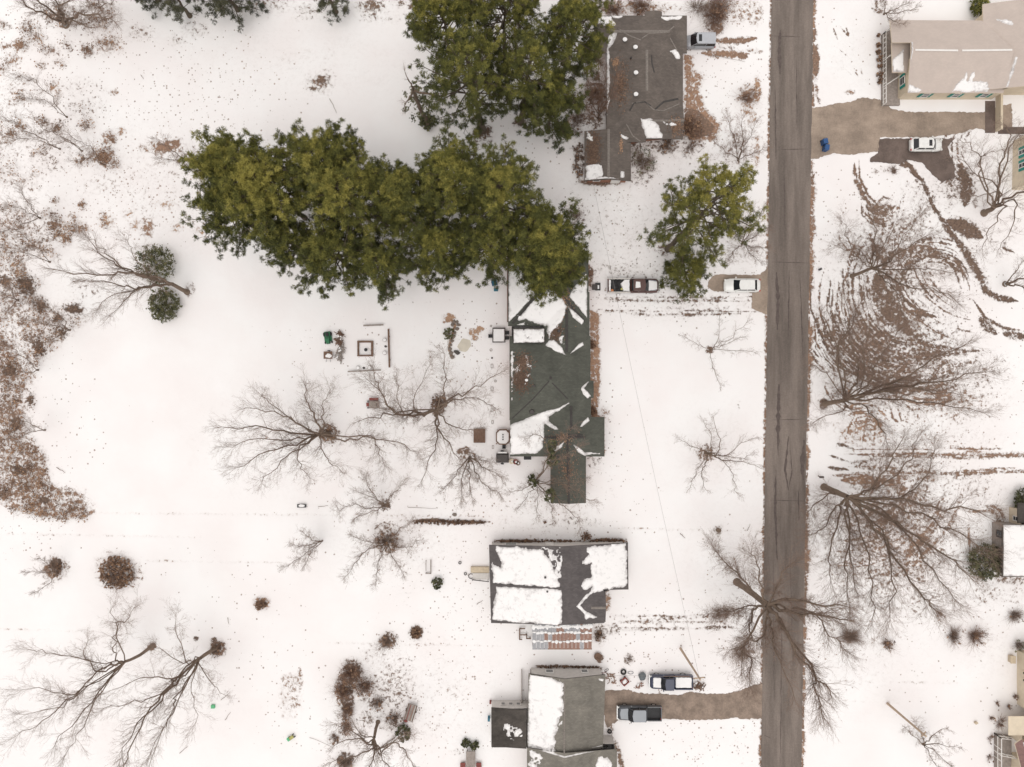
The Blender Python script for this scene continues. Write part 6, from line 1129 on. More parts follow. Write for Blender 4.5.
hD.opening((545, 667.2), (553, 667.2), .9, 2.0, (0, 1)); hD.opening((580, 667.2), (587, 667.2), .9, 2.0, (0, 1)); hD.opening((600.3, 690), (600.3, 702), .9, 2.0, (1, 0)); hD.opening((600.3, 715), (600.3, 721), 0, 2.1, (1, 0), pane='white', name='door')
mb = MB(); a, b = W(530, 695), W(521, 668)
for x in (521.5, 530.5): mb.box((W(x, 0).x, W(0, 685).y, .5), (.06, 4.4, 1.0))
hD.patch('porch_rail', mb, 'greywood')

# E  beige house upper right ------------------------------------------
hE = House('two_gabled_house', (955, 60), 'big beige-roofed house with teal shutters at the upper right', 'roof_beige', 'cream', 'cream')
hE.face_roof([((890, 20, 3.2), (983, 20.5, 3.2), (1014, 50, 4.8), (911, 50, 4.8), (911, 42.5, 4.4), (892, 42.5, 4.4)), ((911, 50, 4.8), (1014, 50, 4.8), (1003.5, 93, 3.0), (907.5, 93, 3.0))])
hE.hip(983, 4, 1062, 90, 3.3, .27, 'y', 'ns', cap=False)
hE.face_roof([((891.5, 43, 2.75), (911, 43, 2.9), (907, 72.5, 2.9), (892.5, 72.5, 2.7))], name='porch_roof')
hE.walls([(897, 36), (971, 36), (971, 23), (1040, 23), (1040, 95), (991, 95), (991, 99.5), (896.5, 99.5)])
hE.strip([(915, 50), (958, 50.5)], 4.8, .12, 'ridge_cap', 'white', .05); hE.strip([(962, 50.5), (1012, 50)], 4.8, .12, 'ridge_cap', 'white', .05)
hE.snow([(893, 60), (900, 52), (906, 47), (904, 72), (892.5, 72)], 2.8, .14, .15, 61)
hE.snow([(957, 84), (963, 80), (965, 72), (968, 80), (971, 72), (974, 72), (974, 80), (988, 81), (990, 90), (955, 90)], 3.6, .10, .3, 62)
hE.snow([(908, 86), (913, 86), (921, 90), (918, 92.5), (908, 92)], 3.1, .10, .2, 63)
hE.snow([(1012, 59), (1013.5, 60), (1006, 88), (1004, 88)], 3.6, .13, .12, 64)
hE.snow([(996, 18), (1010, 22), (1011, 27), (998, 21)], 3.8, .12, .15, 65)
hE.snow([(1021, 50), (1030, 50), (1030, 60), (1020, 54)], 3.6, .12, .2, 66)
for x in (916, 946, 974): hE.opening((x - 1, 99.8), (x + 6, 99.8), 1.0, 2.2, (0, -1), frame='white', shutter='teal')
hE.opening((896.2, 82), (896.2, 90), 1.0, 2.2, (-1, 0), frame='white', shutter='teal')
# the white railed porch deck at its west end
mb = MB(); a, b = W(881, 106), W(895, 28); mb.prism([(a.x, a.y), (b.x + .5, a.y), (b.x, b.y), (a.x, b.y - 1)], -.05, .35); hE.patch('porch_deck', mb, 'greywood')
mb = MB(); x_ = a.x + .1
def rail(mb, p, q, z=1.15, n=8):
    p, q = Vector(p), Vector(q); 
    for zz in (z, z - .75): mb.tube((p.x, p.y, zz), (q.x, q.y, zz), .05, n=4)
    for i in range(n + 1): c = p.lerp(q, i / n); mb.box((c.x, c.y, z / 2), (.09, .09, z))
rail(mb, (x_, a.y, 0), (x_, b.y - 1, 0), n=14); rail(mb, (x_, b.y - 1, 0), (b.x, b.y + .6, 0), 2.4, 2); rail(mb, (x_, (a.y + b.y) / 2 + .6, 0), (b.x, (a.y + b.y) / 2 + 1.8, 0), 2.2, 2); rail(mb, (x_, a.y + 2.4, 0), (b.x, a.y + 3.6, 0), 1.4, 2); hE.patch('porch_railing', mb, 'white')
mb = MB(); a, b = W(985, 20), W(995, 6); mb.prism([(a.x, a.y), (b.x, a.y), (b.x, b.y)], -.05, .3); hE.patch('back_deck', mb, 'wood')
mb = MB(); a = W(996, 103)
wl = MB(); p0, p1 = W(996, 96), W(996, 132); wl.box((p0.x, (p0.y + p1.y) / 2, .55), (.15, abs(p0.y - p1.y), 1.1)); wl.box((p0.x, (p0.y + p1.y) / 2, 1.14), (.3, abs(p0.y - p1.y) + .1, .08))
tag(wl.build('garden_wall', M['cream'], None, W(996, 114)), 'narrow cream-capped garden wall running south from the beige house', 'wall')
slabm = MB(); a, b = W(985, 101), W(995, 133); slabm.prism([(a.x, a.y), (b.x, a.y), (b.x, b.y), (a.x, b.y)], -.1, .03); slabm.prism([(W(998, 0).x, W(0, 127).y), (W(1040, 0).x, W(0, 127).y), (W(1040, 0).x, W(0, 134).y), (W(998, 0).x, W(0, 134).y)], -.1, .031); tag(slabm.build('path', M['darkasphalt']), kind='structure')

# F, G, H  buildings cut by the right edge ------------------------------
hF = House('cream_house', (1030, 160), 'cream-walled house with teal shutters at the right edge, by the stout tree trunk', 'roof_beige', 'cream', 'cream')
hF.hip(1031, 130, 1095, 186, 3.6, .3, 'y', '', cap=False); hF.walls([(1013, 141), (1065, 141), (1065, 190), (1012, 190)])
for y in (154, 167): hF.opening((1012.2, y), (1012.2, y + 5), 1.3, 2.6, (-1, 0), shutter='teal')
hG = House('white_roofed_house', (1020, 550), 'building under a smooth white snow-covered roof at the right edge', 'roof_grey', 'cream', 'fascia')
hG.face_roof([((1002.5, 524.5, 2.8), (1060, 524.5, 3.6), (1060, 577, 3.6), (1002.5, 577, 2.8))]); hG.walls([(992, 522), (1040, 522), (1040, 569), (992, 569)], mat='greywood')  # grey-brown wall colour holds the shade lying on the west side
hG.snow([(1003.5, 525), (1060, 525), (1060, 576.5), (1003.5, 576.5)], 3.1, .16, .05, 71)
hG.face_roof([((1018, 503, 2.3), (1060, 503, 2.3), (1060, 523, 2.3), (1018, 523, 2.3))], name='low_roof', mat='roof_dark'); hG.walls([(1009, 507), (1050, 507), (1050, 522), (1009, 522)], name='lean_to_wall', zmax=2.4)
hG.opening((1008.7, 514), (1008.7, 519), .9, 1.9, (-1, 0), frame='white')
for y in (528, 545): hG.opening((991.7, y), (991.7, y + 7), 1.0, 2.1, (-1, 0), frame='fascia')
hH = House('cream_cottage', (1030, 700), 'cream-walled building with a mauve roof in the lower right corner', 'roof_beige', 'cream', 'cream')
M['mauve'] = shingle('mauve_shingles', (.26, .16, .145), .12)
hH.face_roof([((1034, 652, 3.4), (1090, 652, 4.4), (1090, 716, 4.4), (1034, 716, 3.4))]); hH.walls([(1017, 650), (1070, 650), (1070, 704), (1017, 704)])
hH.face_roof([((1015, 744, 3.2), (1022, 739, 3.6), (1060, 790, 3.6), (1040, 830, 3.2), (1030, 800, 3.0)), ], name='mauve_roof', mat='mauve'); hH.zdef = 2.7
hH.walls([(1008, 716), (1060, 716), (1060, 735), (1008, 735)], name='link_wall', zmax=2.7)
mb = MB(); a, b = W(1008, 735, 2.7), W(1060, 716, 2.7); mb.prism([(a.x, a.y), (b.x, a.y), (b.x, b.y), (a.x, b.y)], 2.7, 2.8); hH.patch('link_roof', mb, 'cream')
hH.walls([(1009, 752), (1060, 752), (1060, 800), (1007, 800)], name='lower_wall', zmax=2.8)
for y in (667, 674): hH.opening((1016.7, y), (1016.7, y + 3.5), 1.2, 2.2, (-1, 0), frame='cream')
hH.snow([(1022, 742), (1030, 742), (1062, 790), (1050, 800)], 3.5, .12, .1, 81)
dk = empty('timber_deck', W(1001, 743), label='small boarded deck with a white railing by the mauve-roofed corner', cat='deck'); mb = MB(); P = [W(994, 733), W(1009, 735), W(1009, 767), W(994, 767)]; mb.prism([(p.x, p.y) for p in P], -.05, .5); mb.build('floor', M['greywood'], dk, dk.location)
mb = MB(); rail(mb, P[0], P[3], 1.5, 3); rail(mb, P[0], P[1], 1.5, 2); rail(mb, W(994, 750), W(1009, 753), 1.5, 2); mb.build('railing', M['white'], dk, dk.location)
mb = MB(); c = W(1010, 658); mb.box((c.x, c.y, .3), (.6, .9, .6)); mb.box((c.x, c.y, .62), (.7, 1.0, .06)); tag(mb.build('storage_box', M['tanwood'], None, c), 'small tan box standing in the snow off the cream wall\'s corner', 'box')
# ------------------------------------------------------------------ vehicles
def paint(name, col, rough=.3):
    m = pmat(name, col, rough, var=.05, scale=1.5, spec=.5); b = m.node_tree.nodes['Principled BSDF']; b.inputs['Coat Weight'].default_value = .4; b.inputs['Coat Roughness'].default_value = .1; return m
def wheels(root, L, wd, r, xf, xr):
    for x in (xf, xr):
        for sgn in (-1, 1):
            mb = MB(); y = sgn * (wd / 2 - .11); mb.torus((x, y, r), r * .74, r * .27, 18, 8, axis='y'); wh = mb.build('wheel', M['rubber'], root)
            mb = MB(); mb.tube((x, y - .07, r), (x, y + .07, r), r * .6, n=14); mb.build('rim', M['chrome'], wh)
def loft(mb, st, z0=.26, mi=0):
    """stations (x, half width, shoulder z, top z, top half width)"""
    n = len(st); rows = []
    for x, w_, zs, zt, wt in st: rows += [(x, -w_ * .94, z0), (x, -w_, z0 + .16), (x, -w_, zs), (x, -wt, zt), (x, 0, zt + .02), (x, wt, zt), (x, w_, zs), (x, w_, z0 + .16), (x, w_ * .94, z0)]
    k = 9; fs = [(i * k + j, (i + 1) * k + j, (i + 1) * k + (j + 1) % k, i * k + (j + 1) % k) for i in range(n - 1) for j in range(k)]
    fs += [tuple(range(k)), tuple(reversed(range((n - 1) * k, n * k)))]; mb.add(rows, fs, mi)
def cabin(root, x0, x1, wd, zb, zt, rf, rr, pm, wtop=.78, sunroof=False, roof_mat=None):
    """glasshouse from x0 (rear foot) to x1 (windscreen foot)"""
    h = wd / 2 * .90; t = wd / 2 * wtop; a, b = x0 + rr, x1 - rf; base = [(x0, -h * .94), (x1, -h * .90), (x1 + .06, 0), (x1, h * .90), (x0, h * .94), (x0 - .03, 0)]; top = [(a, -t), (b, -t), (b + .08, 0), (b, t), (a, t), (a - .03, 0)]
    mb = MB(); mb.frust(base, zb, top, zt - .03); mb.build('window', M['carglass'], root)
    mb = MB(); o = .03; tp = [(a - .05, -t * .9), (a + .1, -t - o), (b - .1, -t - o), (b + .02, -t * .86), (b + .12, 0), (b + .02, t * .86), (b - .1, t + o), (a + .1, t + o), (a - .05, t * .9)]
    mb.frust(tp, zt - .05, [(x * .985 + (a + b) / 2 * .015, y * .93) for x, y in tp], zt + .03); rf_ = mb.build('roof', roof_mat or pm, root)
    if sunroof: mb = MB(); mb.box((b - .42, 0, zt + .034), (.42, t * 1.25, .012)); mb.build('sunroof', M['carglass'], rf_)
    mb = MB()
    for sg in (-1, 1):
        mb.tube((x1 - .02, sg * h * .91, zb - .02), (b, sg * t, zt - .02), .045, n=5); mb.tube((x0 + .02, sg * h * .95, zb - .02), (a, sg * t, zt - .02), .06, n=5)
        xm = (a + b) / 2 - .05; mb.tube((xm, sg * (h + .005), zb - .02), (xm, sg * (t + .01), zt - .02), .04, n=5)
    mb.build('pillars', pm, root)
def lights(root, L, wd, zf=.66, zr=.75, inset=.0):
    for sg in (-1, 1):
        mb = MB(); mb.box((L / 2 - .13 - inset, sg * (wd / 2 - .26), zf), (.2, .32, .13), -sg * .35); mb.build('headlight', M['lamp'], root)
        mb = MB(); mb.box((-L / 2 + .07, sg * (wd / 2 - .20), zr), (.14, .22, .18), sg * .2); mb.build('tail_light', M['redlens'], root)
def mirrors(root, x, wd, z, pm):
    for sg in (-1, 1): mb = MB(); mb.box((x, sg * (wd / 2 + .08), z), (.14, .2, .13)); mb.build('mirror', pm, root)
def veh_snow(root, pts, z, th=.08, seed=0, name='snow'):
    mb = MB(); q = random.Random(seed); P = []; n = len(pts)
    for i in range(n):
        a, b = pts[i], pts[(i + 1) % n]; k = max(1, int(math.hypot(b[0] - a[0], b[1] - a[1]) / .15))
        for j in range(k): P.append((a[0] + (b[0] - a[0]) * j / k + q.uniform(-.03, .03), a[1] + (b[1] - a[1]) * j / k + q.uniform(-.03, .03)))
    cx = sum(p[0] for p in P) / len(P); cy = sum(p[1] for p in P) / len(P); P = ccw(P)
    mb.frust(P, z, [(cx + (x - cx) * .93, cy + (y - cy) * .93) for x, y in P], z + th); return mb.build(name, M['roof_snow'], root)
def car(kind, px, py, rz, L, wd, pm, label, sunroof=False, h=1.42, roof_mat=None):
    root = empty(kind, W(px, py), rz, label=label, cat='car'); H2 = L / 2; w_ = wd / 2; van = kind == 'minivan'
    r = .32; mb = MB(); zb = .92 if not van else 1.0
    st = [(-H2, w_ * .72, .62, .80, w_ * .62), (-H2 + .10, w_ * .90, .68, zb - .06, w_ * .80), (-H2 + .45, w_ * .985, .70, zb, w_ * .88), (-.2, w_, .70, zb, w_ * .91), (H2 - 1.35, w_, .70, zb - .02, w_ * .88), (H2 - .75, w_ * .985, .64, zb - .12, w_ * .80), (H2 - .28, w_ * .90, .58, zb - .22, w_ * .66), (H2 - .06, w_ * .70, .52, .62, w_ * .52), (H2, w_ * .45, .45, .52, w_ * .35)]
    if kind == 'sedan': st[1] = (-H2 + .10, w_ * .88, .66, .84, w_ * .74)
    loft(mb, st); mb.build('body', pm, root, None, True)
    if kind == 'sedan': cabin(root, -H2 + .42, H2 - 1.22, wd, zb - .05, h, .72, .55, pm, .70)
    elif van: cabin(root, -H2 + .10, H2 - .95, wd, zb - .03, 1.75, .65, .16, pm, .80, True, roof_mat)
    else: cabin(root, -H2 + .32, H2 - 1.05, wd, zb - .03, h, .55, .50, pm, .74, sunroof)
    wheels(root, L, wd, r, H2 - .85, -H2 + .85); lights(root, L, wd); mirrors(root, H2 - 1.5, wd, zb + .05, pm); return root
PW = paint('white_car_paint', (.80, .80, .78)); PS = paint('silver_car_paint', (.30, .31, .335)); PSR = paint('pale_silver_paint', (.44, .455, .49))
PB = paint('navy_truck_paint', (.018, .026, .065)); PG = paint('slate_truck_paint', (.235, .255, .285)); PM = paint('maroon_paint', (.085, .036, .03)); PDK = paint('dark_truck_paint', (.07, .075, .085))
car('sedan', 740.5, 286, math.pi, 4.85, 1.86, PW, 'white sedan parked at the mouth of the short driveway beside the road')
car('hatchback', 923.5, 146.3, 0, 4.35, 1.78, PW, 'small white hatchback with a sunroof on the dark pad off the big driveway', True)
car('minivan', 698, 44, math.pi, 4.3, 1.85, PS, 'silver minivan nosed against the east side of the northern house', True, roof_mat=PSR)

def pickup(px, py, rz, L, wd, pm, label, bedL, hood_mat=None, roof_mat=None, wall_mat=None):
    root = empty('pickup_truck', W(px, py), rz, label=label, cat='pickup truck'); H2 = L / 2; w_ = wd / 2; xb = -H2 + bedL; zb = 1.12; mb = MB()
    loft(mb, [(xb, w_, .8, zb, w_ * .92), (H2 - 1.7, w_, .8, zb, w_ * .92), (H2 - 1.4, w_, .78, zb - .03, w_ * .86), (H2 - .5, w_ * .99, .75, zb - .10, w_ * .80), (H2 - .12, w_ * .93, .7, zb - .18, w_ * .74), (H2, w_ * .85, .6, .8, w_ * .7)], .36); mb.build('body', pm, root, None, True)
    if hood_mat: mb = MB(); mb.frust([(H2 - 1.5, -w_ * .80), (H2 - .35, -w_ * .72), (H2 - .22, 0), (H2 - .35, w_ * .72), (H2 - 1.5, w_ * .80)], zb - .14, [(H2 - 1.48, -w_ * .76), (H2 - .4, -w_ * .66), (H2 - .27, 0), (H2 - .4, w_ * .66), (H2 - 1.48, w_ * .76)], zb + .005); mb.build('hood', hood_mat, root)
    mb = MB(); mb.box((-H2 + bedL / 2, 0, .62), (bedL - .02, wd - .1, .12)); bed = mb.build('bed', M['black'], root)
    for sg in (-1, 1): mb = MB(); mb.box((-H2 + bedL / 2 - .01, sg * (w_ - .07), .86), (bedL - .04, .12, .58)); mb.build('bed_wall', wall_mat or pm, bed)
    mb = MB(); mb.box((-H2 + .05, 0, .86), (.1, wd - .28, .56)); mb.build('tailgate', pm, bed)
    cabin(root, xb + .10, H2 - 1.35, wd, zb - .03, 1.78, .62, .22, pm, .80, False, roof_mat)
    wheels(root, L, wd, .39, H2 - .95, -H2 + bedL * .5); lights(root, L, wd, .82, .9); mirrors(root, H2 - 1.75, wd, zb + .08, pm)
    mb = MB(); mb.box((H2 + .04, 0, .55), (.12, wd * .92, .2)); mb.build('bumper', M['chrome'], root); return root
t1 = pickup(638.5, 710.3, math.pi, 5.9, 1.98, PDK, 'slate grey pickup with an empty black bed on the brown driveway', 1.95, PG, PG)
t2 = pickup(670, 679.5, math.pi, 5.75, 1.92, PB, 'navy pickup with snow on its hood and bed, parked in the snow by the pole', 2.45)
veh_snow(t2, [(2.75 - .25, -.68), (2.5, .62), (1.5, .70), (1.25, .45), (1.2, -.5), (1.5, -.72)], 1.06, .12, 1); veh_snow(t2, [(-2.75, -.74), (-.5, -.74), (-.5, .70), (-2.75, .72)], .68, .42, 2)
mb = MB(); mb.box((-.6, -.92, 1.16), (3.6, .10, .04)); mb.build('rusty_rail', M['wood'], t2)
t3 = pickup(632, 286.5, 0, 6.9, 1.95, PM, 'maroon pickup with a cluttered open bed, half under the small pine', 3.1, PS, None, M['siding'])
veh_snow(t3, [(.15, -.45), (.85, -.4), (.8, .4), (.2, .45)], 1.78, .07, 3); veh_snow(t3, [(1.95, -.7), (3.2, -.55), (3.2, .5), (1.95, .7)], 1.12, .04, 4)
veh_snow(t3, [(-1.35, -.8), (-.5, -.8), (-.5, .8), (-1.2, .8), (-1.7, .3)], .7, .45, 5); veh_snow(t3, [(-3.3, -.8), (-3.05, -.8), (-3.05, .8), (-3.3, .8)], .7, .42, 6)
def tyre(px, py, z, r, label, group=None, rzt=0, snow=False):
    mb = MB(); c = W(px, py); mb.torus((0, 0, z), r * .72, r * .28, 18, 8); o = mb.build('tyre', M['rubber']); o.location = c; tag(o, label, 'tyre', group); return o
tyre(616.5, 281.5, .95, .36, 'tyre lying in the maroon pickup\'s bed, north side'); tyre(616, 288, .8, .36, 'tyre lying in the maroon pickup\'s bed, south side')
mb = MB(); c = W(611, 291.5); mb.tube((c.x, c.y, .68), (c.x, c.y, 1.05), .15, .19, 12); mb.torus((c.x, c.y, 1.05), .19, .02, 12, 5); tag(mb.build('bucket', M['orange'], None, c), 'orange bucket in the cluttered pickup bed', 'bucket')
mb = MB(); c = W(612, 286); mb.box((c.x, c.y, .85), (.5, 1.1, .35), .4); tag(mb.build('crate', M['black'], None, c), 'black crate wedged between the tyres in the pickup bed', 'crate')
mb = MB(); c = W(620.5, 290); mb.tube((c.x, c.y, .7), (c.x, c.y, 1.1), .13, .15, 10); tag(mb.build('bucket', M['yellow'], None, c), 'dull yellow pail in the cluttered pickup bed', 'bucket')

# ------------------------------------------------------------------ street furniture, cables
def pole(px, py, h, label, arm, rz=0, r=.17):
    b = W(px, py); root = empty('utility_pole', b, label=label, cat='utility pole', group='wooden utility poles'); mb = MB(); mb.tube((0, 0, -.1), (0, 0, h), r, r * .68, 12); mb.build('pole', M['polewood'], root)
    mb = MB(); mb.box((0, 0, h - .5), (arm, .12, .14), rz); ca = mb.build('crossarm', M['polewood'], root)
    for k in (-1, 0, 1): i = MB(); x = k * arm * .44; i.tube((x * math.cos(rz), x * math.sin(rz), h - .43), (x * math.cos(rz), x * math.sin(rz), h - .22), .05, .035, 8); i.build('insulator', M['metal'], ca)
    return root
pole(680.5, 648.5, 10.2, 'pale wooden utility pole whose top ends over the navy pickup', 1.5, .1)
pole(887.5, 703.5, 9.0, 'lone wooden utility pole on the snowfield east of the road', .9, .8)
def cable(a, b, sag, label, r=.016):
    T = Tubes(); a, b = Vector(a), Vector(b); pts = []
    for i in range(25): u = i / 24; p = a.lerp(b, u); pts.append(np.array([p.x, p.y, p.z - sag * 4 * u * (1 - u)]))
    T.poly(pts, [r] * 25, 5); c = (a + b) / 2; o = T.build('overhead_cable', M['wire'], None, tuple(c)); o.location = c; return tag(o, label, 'cable', 'overhead cables')
top = W(680.5, 648.5) + Vector((0, 0, 9.8)); pa = W(593, 182, 3.0)
cable(top, pa, 1.2, 'overhead cable running up the front lawns from the pole to the garage roof', .014)
cable(top, W(605, 676, 3.0), .35, 'short overhead cable dropping from the pole to the grey-roofed house')
# ------------------------------------------------------------------ yard things
def boxthing(name, px, py, dims, mat, label, cat, rz=0, z=None, group=None):
    """a bevelled box with a lid of its own"""
    root = empty(name, W(px, py), rz, label=label, cat=cat, group=group); x, y, h = dims; mb = MB()
    P = [(-x / 2, -y / 2), (x / 2, -y / 2), (x / 2, y / 2), (-x / 2, y / 2)]; mb.frust([(a * .92, b * .92) for a, b in P], z or 0, P, (z or 0) + h * .85); mb.build('body', M[mat], root)
    mb = MB(); mb.frust([(a * 1.05, b * 1.05) for a, b in P], (z or 0) + h * .85, [(a * .95, b * .95) for a, b in P], (z or 0) + h); mb.build('lid', M[mat], root); return root
def wheelie(px, py, mat, label, rz=0):
    r = boxthing('wheelie_bin', px, py, (.6, .7, 1.1), mat, label, 'wheelie bin', rz, group='blue bins at the driveway mouth'); mb = MB()
    mb.tube((-.28, .32, .12), (.28, .32, .12), .12, n=10); mb.build('wheel', M['rubber'], r); mb = MB(); mb.tube((-.24, .42, 1.0), (.24, .42, 1.0), .025, n=6); mb.build('handle', M['black'], r)
wheelie(822.5, 143.5, 'blue', 'northern of the two blue wheelie bins where the driveway meets the road', .2); wheelie(824, 149.5, 'blue', 'southern of the two blue wheelie bins where the driveway meets the road', -.15)
# blue barrel chair by the grove
r_ = empty('garden_chair', W(494.5, 283.5), .2, label='teal blue garden chair with dark feet at the edge of the pine grove', cat='chair'); mb = MB(); mb.box((0, 0, .42), (.75, .7, .10)); mb.build('seat', M['tealb'], r_)
mb = MB(); mb.box((0, .38, .75), (.75, .1, .7)); mb.build('backrest', M['tealb'], r_)
for x in (-.33, .33):
    mb = MB(); mb.box((x, 0, .62), (.1, .7, .06)); mb.build('armrest', M['blue'], r_)
    for y in (-.3, .32): mb = MB(); mb.box((x, y, .2), (.07, .07, .42)); mb.build('leg', M['black'], r_)
boxthing('plastic_tub', 496, 290, (.55, .4, .35), 'tealb', 'small blue tub right below the teal garden chair', 'tub')
# fire pit square with kerb and bowl
r_ = empty('fire_pit', W(365.5, 348.7), 0, label='square dark-kerbed fire pit with a small bowl off its centre', cat='fire pit'); a = .95
for (cx, cy, sx, sy) in ((0, a, 2 * a + .24, .24), (0, -a, 2 * a + .24, .18), (-a, 0, .20, 2 * a - .22), (a, 0, .28, 2 * a - .22)): mb = MB(); mb.box((cx, cy, .15), (sx, sy, .34)); mb.build('kerb', M['wood'], r_)
mb = MB(); mb.tube((.1, -.15, 0), (.1, -.15, .3), .16, .24, 12); mb.build('bowl', M['black'], r_)
def bench(px0, py0, px1, py1, wd, label, mat='greywood', feet=True):
    a, b = W(px0, py0), W(px1, py1); c = (a + b) / 2; d = b - a; L = d.length; rz = math.atan2(d.y, d.x); r = empty('bench', c, rz, label=label, cat='bench', group='plank benches round the fire pit'); mb = MB(); mb.box((0, 0, .44), (L, wd, .06)); mb.build('seat', M[mat], r)
    for x in (-L * .3, L * .3): mb = MB(); mb.box((x, 0, .2), (.16, wd * .8, .42)); mb.build('leg', M['darkstone'], r)
    return r
bench(364, 325.8, 384, 325, .20, 'short plank bench north of the fire pit'); bench(389, 329, 390, 367.5, .24, 'longest plank bench, on the east side of the fire pit', 'wood'); bench(348.5, 371.6, 381.5, 370, .18, 'plank bench south of the fire pit', 'greywood')
GS = 'snow-capped stools by the benches'
k = 0
for x, y, l in ((385, 340, 'pale snow-capped stool beside the long bench, northern one'), (385, 353, 'pale snow-capped stool beside the long bench, southern one'), (358.5, 367.8, 'pale snow-capped stool behind the southern bench, left one'), (370, 367.5, 'pale snow-capped stool behind the southern bench, right one')):
    r_ = empty('stool', W(x, y), label=l, cat='stool', group=GS); mb = MB(); mb.tube((0, 0, .0), (0, 0, .34), .12, .14, 10); mb.tube((0, 0, .34), (0, 0, .40), .27, n=14); mb.build('body', M['greywood'], r_); mb = MB(); mb.blob((0, 0, .41), (.24, .24, .07), 1, amp=.08); mb.build('snow_cap', M['roof_snow'], r_)
for x, y, l in ((385.8, 346.5, 'small dark stone lying between the two stools of the long bench'), (364, 368, 'small dark stone lying between the stools of the southern bench')):
    mb = MB(); mb.blob((0, 0, .08), (.18, .14, .14), 2); o = mb.build('stone', M['darkstone']); o.location = W(x, y); tag(o, l, 'stone')
# ride-on toys and implements west of the pit
def tractor(px, py, rz, mat, label, s=1., cat='mower'):
    r = empty('ride_on_mower', W(px, py), rz, label=label, cat=cat); mb = MB(); mb.frust([(-.2, -.3), (.85, -.26), (.85, .26), (-.2, .3)], .35, [(-.15, -.24), (.75, -.2), (.75, .2), (-.15, .24)], .8); mb.build('hood', M[mat], r)
    mb = MB(); mb.box((-.35, 0, .38), (1.0, .75, .12)); mb.build('chassis', M[mat], r); mb = MB(); mb.box((-.45, 0, .6), (.4, .42, .1)); mb.box((-.66, 0, .8), (.08, .42, .4)); mb.build('seat', M['black'], r)
    mb = MB(); mb.torus((-.02, 0, .9), .16, .02, 14, 5); mb.tube((-.02, 0, .55), (-.02, 0, .9), .02, n=5); mb.build('steering_wheel', M['black'], r)
    for x, rr in ((.6, .2), (-.5, .3)):
        for sg in (-1, 1): mb = MB(); mb.torus((x, sg * .46, rr), rr * .7, rr * .3, 14, 6, axis='y'); mb.build('wheel', M['rubber'], r)
    mb = MB(); mb.box((.1, 0, .2), (.8, 1.0, .14)); mb.build('cutting_deck', M[mat], r); return r
tractor(328.5, 338, -1.45, 'green', 'small green ride-on mower, its hood pointing down the picture')
r_ = empty('wheelbarrow', W(329.3, 355.3), 0, label='dark red-brown wheelbarrow with snow in its tray below the green mower', cat='wheelbarrow'); mb = MB(); mb.frust([(-.4, -.35), (.4, -.35), (.4, .35), (-.4, .35)], .35, [(-.6, -.5), (.6, -.5), (.6, .5), (-.6, .5)], .68); mb.build('tray', M['wood'], r_)
mb = MB(); mb.blob((.05, -.05, .70), (.42, .32, .1), 5); mb.build('snow', M['roof_snow'], r_); mb = MB(); mb.torus((0, .62, .2), .15, .06, 14, 6, axis='y'); mb.build('wheel', M['rubber'], r_)
for sg in (-1, 1): mb = MB(); mb.tube((sg * .3, -.95, .55), (sg * .1, .6, .25), .03, n=6); mb.build('handle', M['metal'], r_)
def woodpile(name, px, py, L, wd, n, seed, label, rz=0, mat='greywood', h=.6, cat='wood pile'):
    q = random.Random(seed); root = empty(name, W(px, py), rz, label=label, cat=cat); mb = MB()
    for i in range(n):
        x, y, z = q.uniform(-L / 2, L / 2), q.uniform(-wd / 2, wd / 2), q.uniform(.05, h); a = q.uniform(-.5, .5) + (1.57 if q.random() < .4 else 0); l = q.uniform(.15, .4) * min(1.5, L); mb.tube((x - l * math.cos(a), y - l * math.sin(a), z), (x + l * math.cos(a), y + l * math.sin(a), z + q.uniform(-.1, .1)), q.uniform(.03, .07), n=6)
    mb.build('logs', M[mat], root); mb = MB()
    for i in range(max(2, n // 8)): mb.blob((q.uniform(-L / 2, L / 2) * .8, q.uniform(-wd / 2, wd / 2) * .8, h * .9), (.14, .12, .07), i, 5)
    mb.build('snow', M['roof_snow'], root); return root
woodpile('log_pile', 340, 338.5, 1.5, .75, 44, 1, 'dark log pile right of the green mower', 1.45, 'wood'); woodpile('branch_pile', 341, 353, 1.9, .9, 40, 2, 'loose pale branch pile right of the wheelbarrow', 1.3, 'greywood', .4)
t_ = tractor(373, 404.5, math.pi, 'red', 'old red mower half hidden under the many-limbed tree\'s thickest branch'); mb = MB(); mb.box((-.3, 0, .95), (1.3, .95, .05)); mb.build('canopy', M['greywood'], t_); mb = MB(); mb.box((-.2, -.75, .5), (1.2, .34, .25)); mb.build('grass_box', M['red'], t_)
# rock garden with curved border
_lab = ['northernmost stone of the curved border, nearest the small leaf patch', 'second stone at the curved border\'s northern hook', 'top stone of the curved border\'s northern hook', 'stone closing the curved border\'s northern hook on its east', 'stone just right of the little dark green bush', 'stone of the curved border level with the bush\'s lower edge', 'stone of the curved border just below the dark green bush', 'stone of the curved border\'s upper middle', 'stone at the curved border\'s most westerly bend', 'stone just below the curved border\'s westerly bend', 'stone of the curved border level with the dark boulder', 'southernmost stone of the curved border']
q = random.Random(9)
for i, (x, y) in enumerate([(452.5, 325), (454, 322), (457, 322), (458.5, 325), (457, 329), (455, 333), (453.5, 337), (452, 341), (450.5, 345), (450, 349), (451, 353), (452.5, 357)]):
    mb = MB(); mb.blob((0, 0, .1), (q.uniform(.2, .34), q.uniform(.18, .3), .2), i, 6); o = mb.build('border_stone', M['stone']); o.location = W(x, y); tag(o, _lab[i], 'stone', 'stones of the curved border')
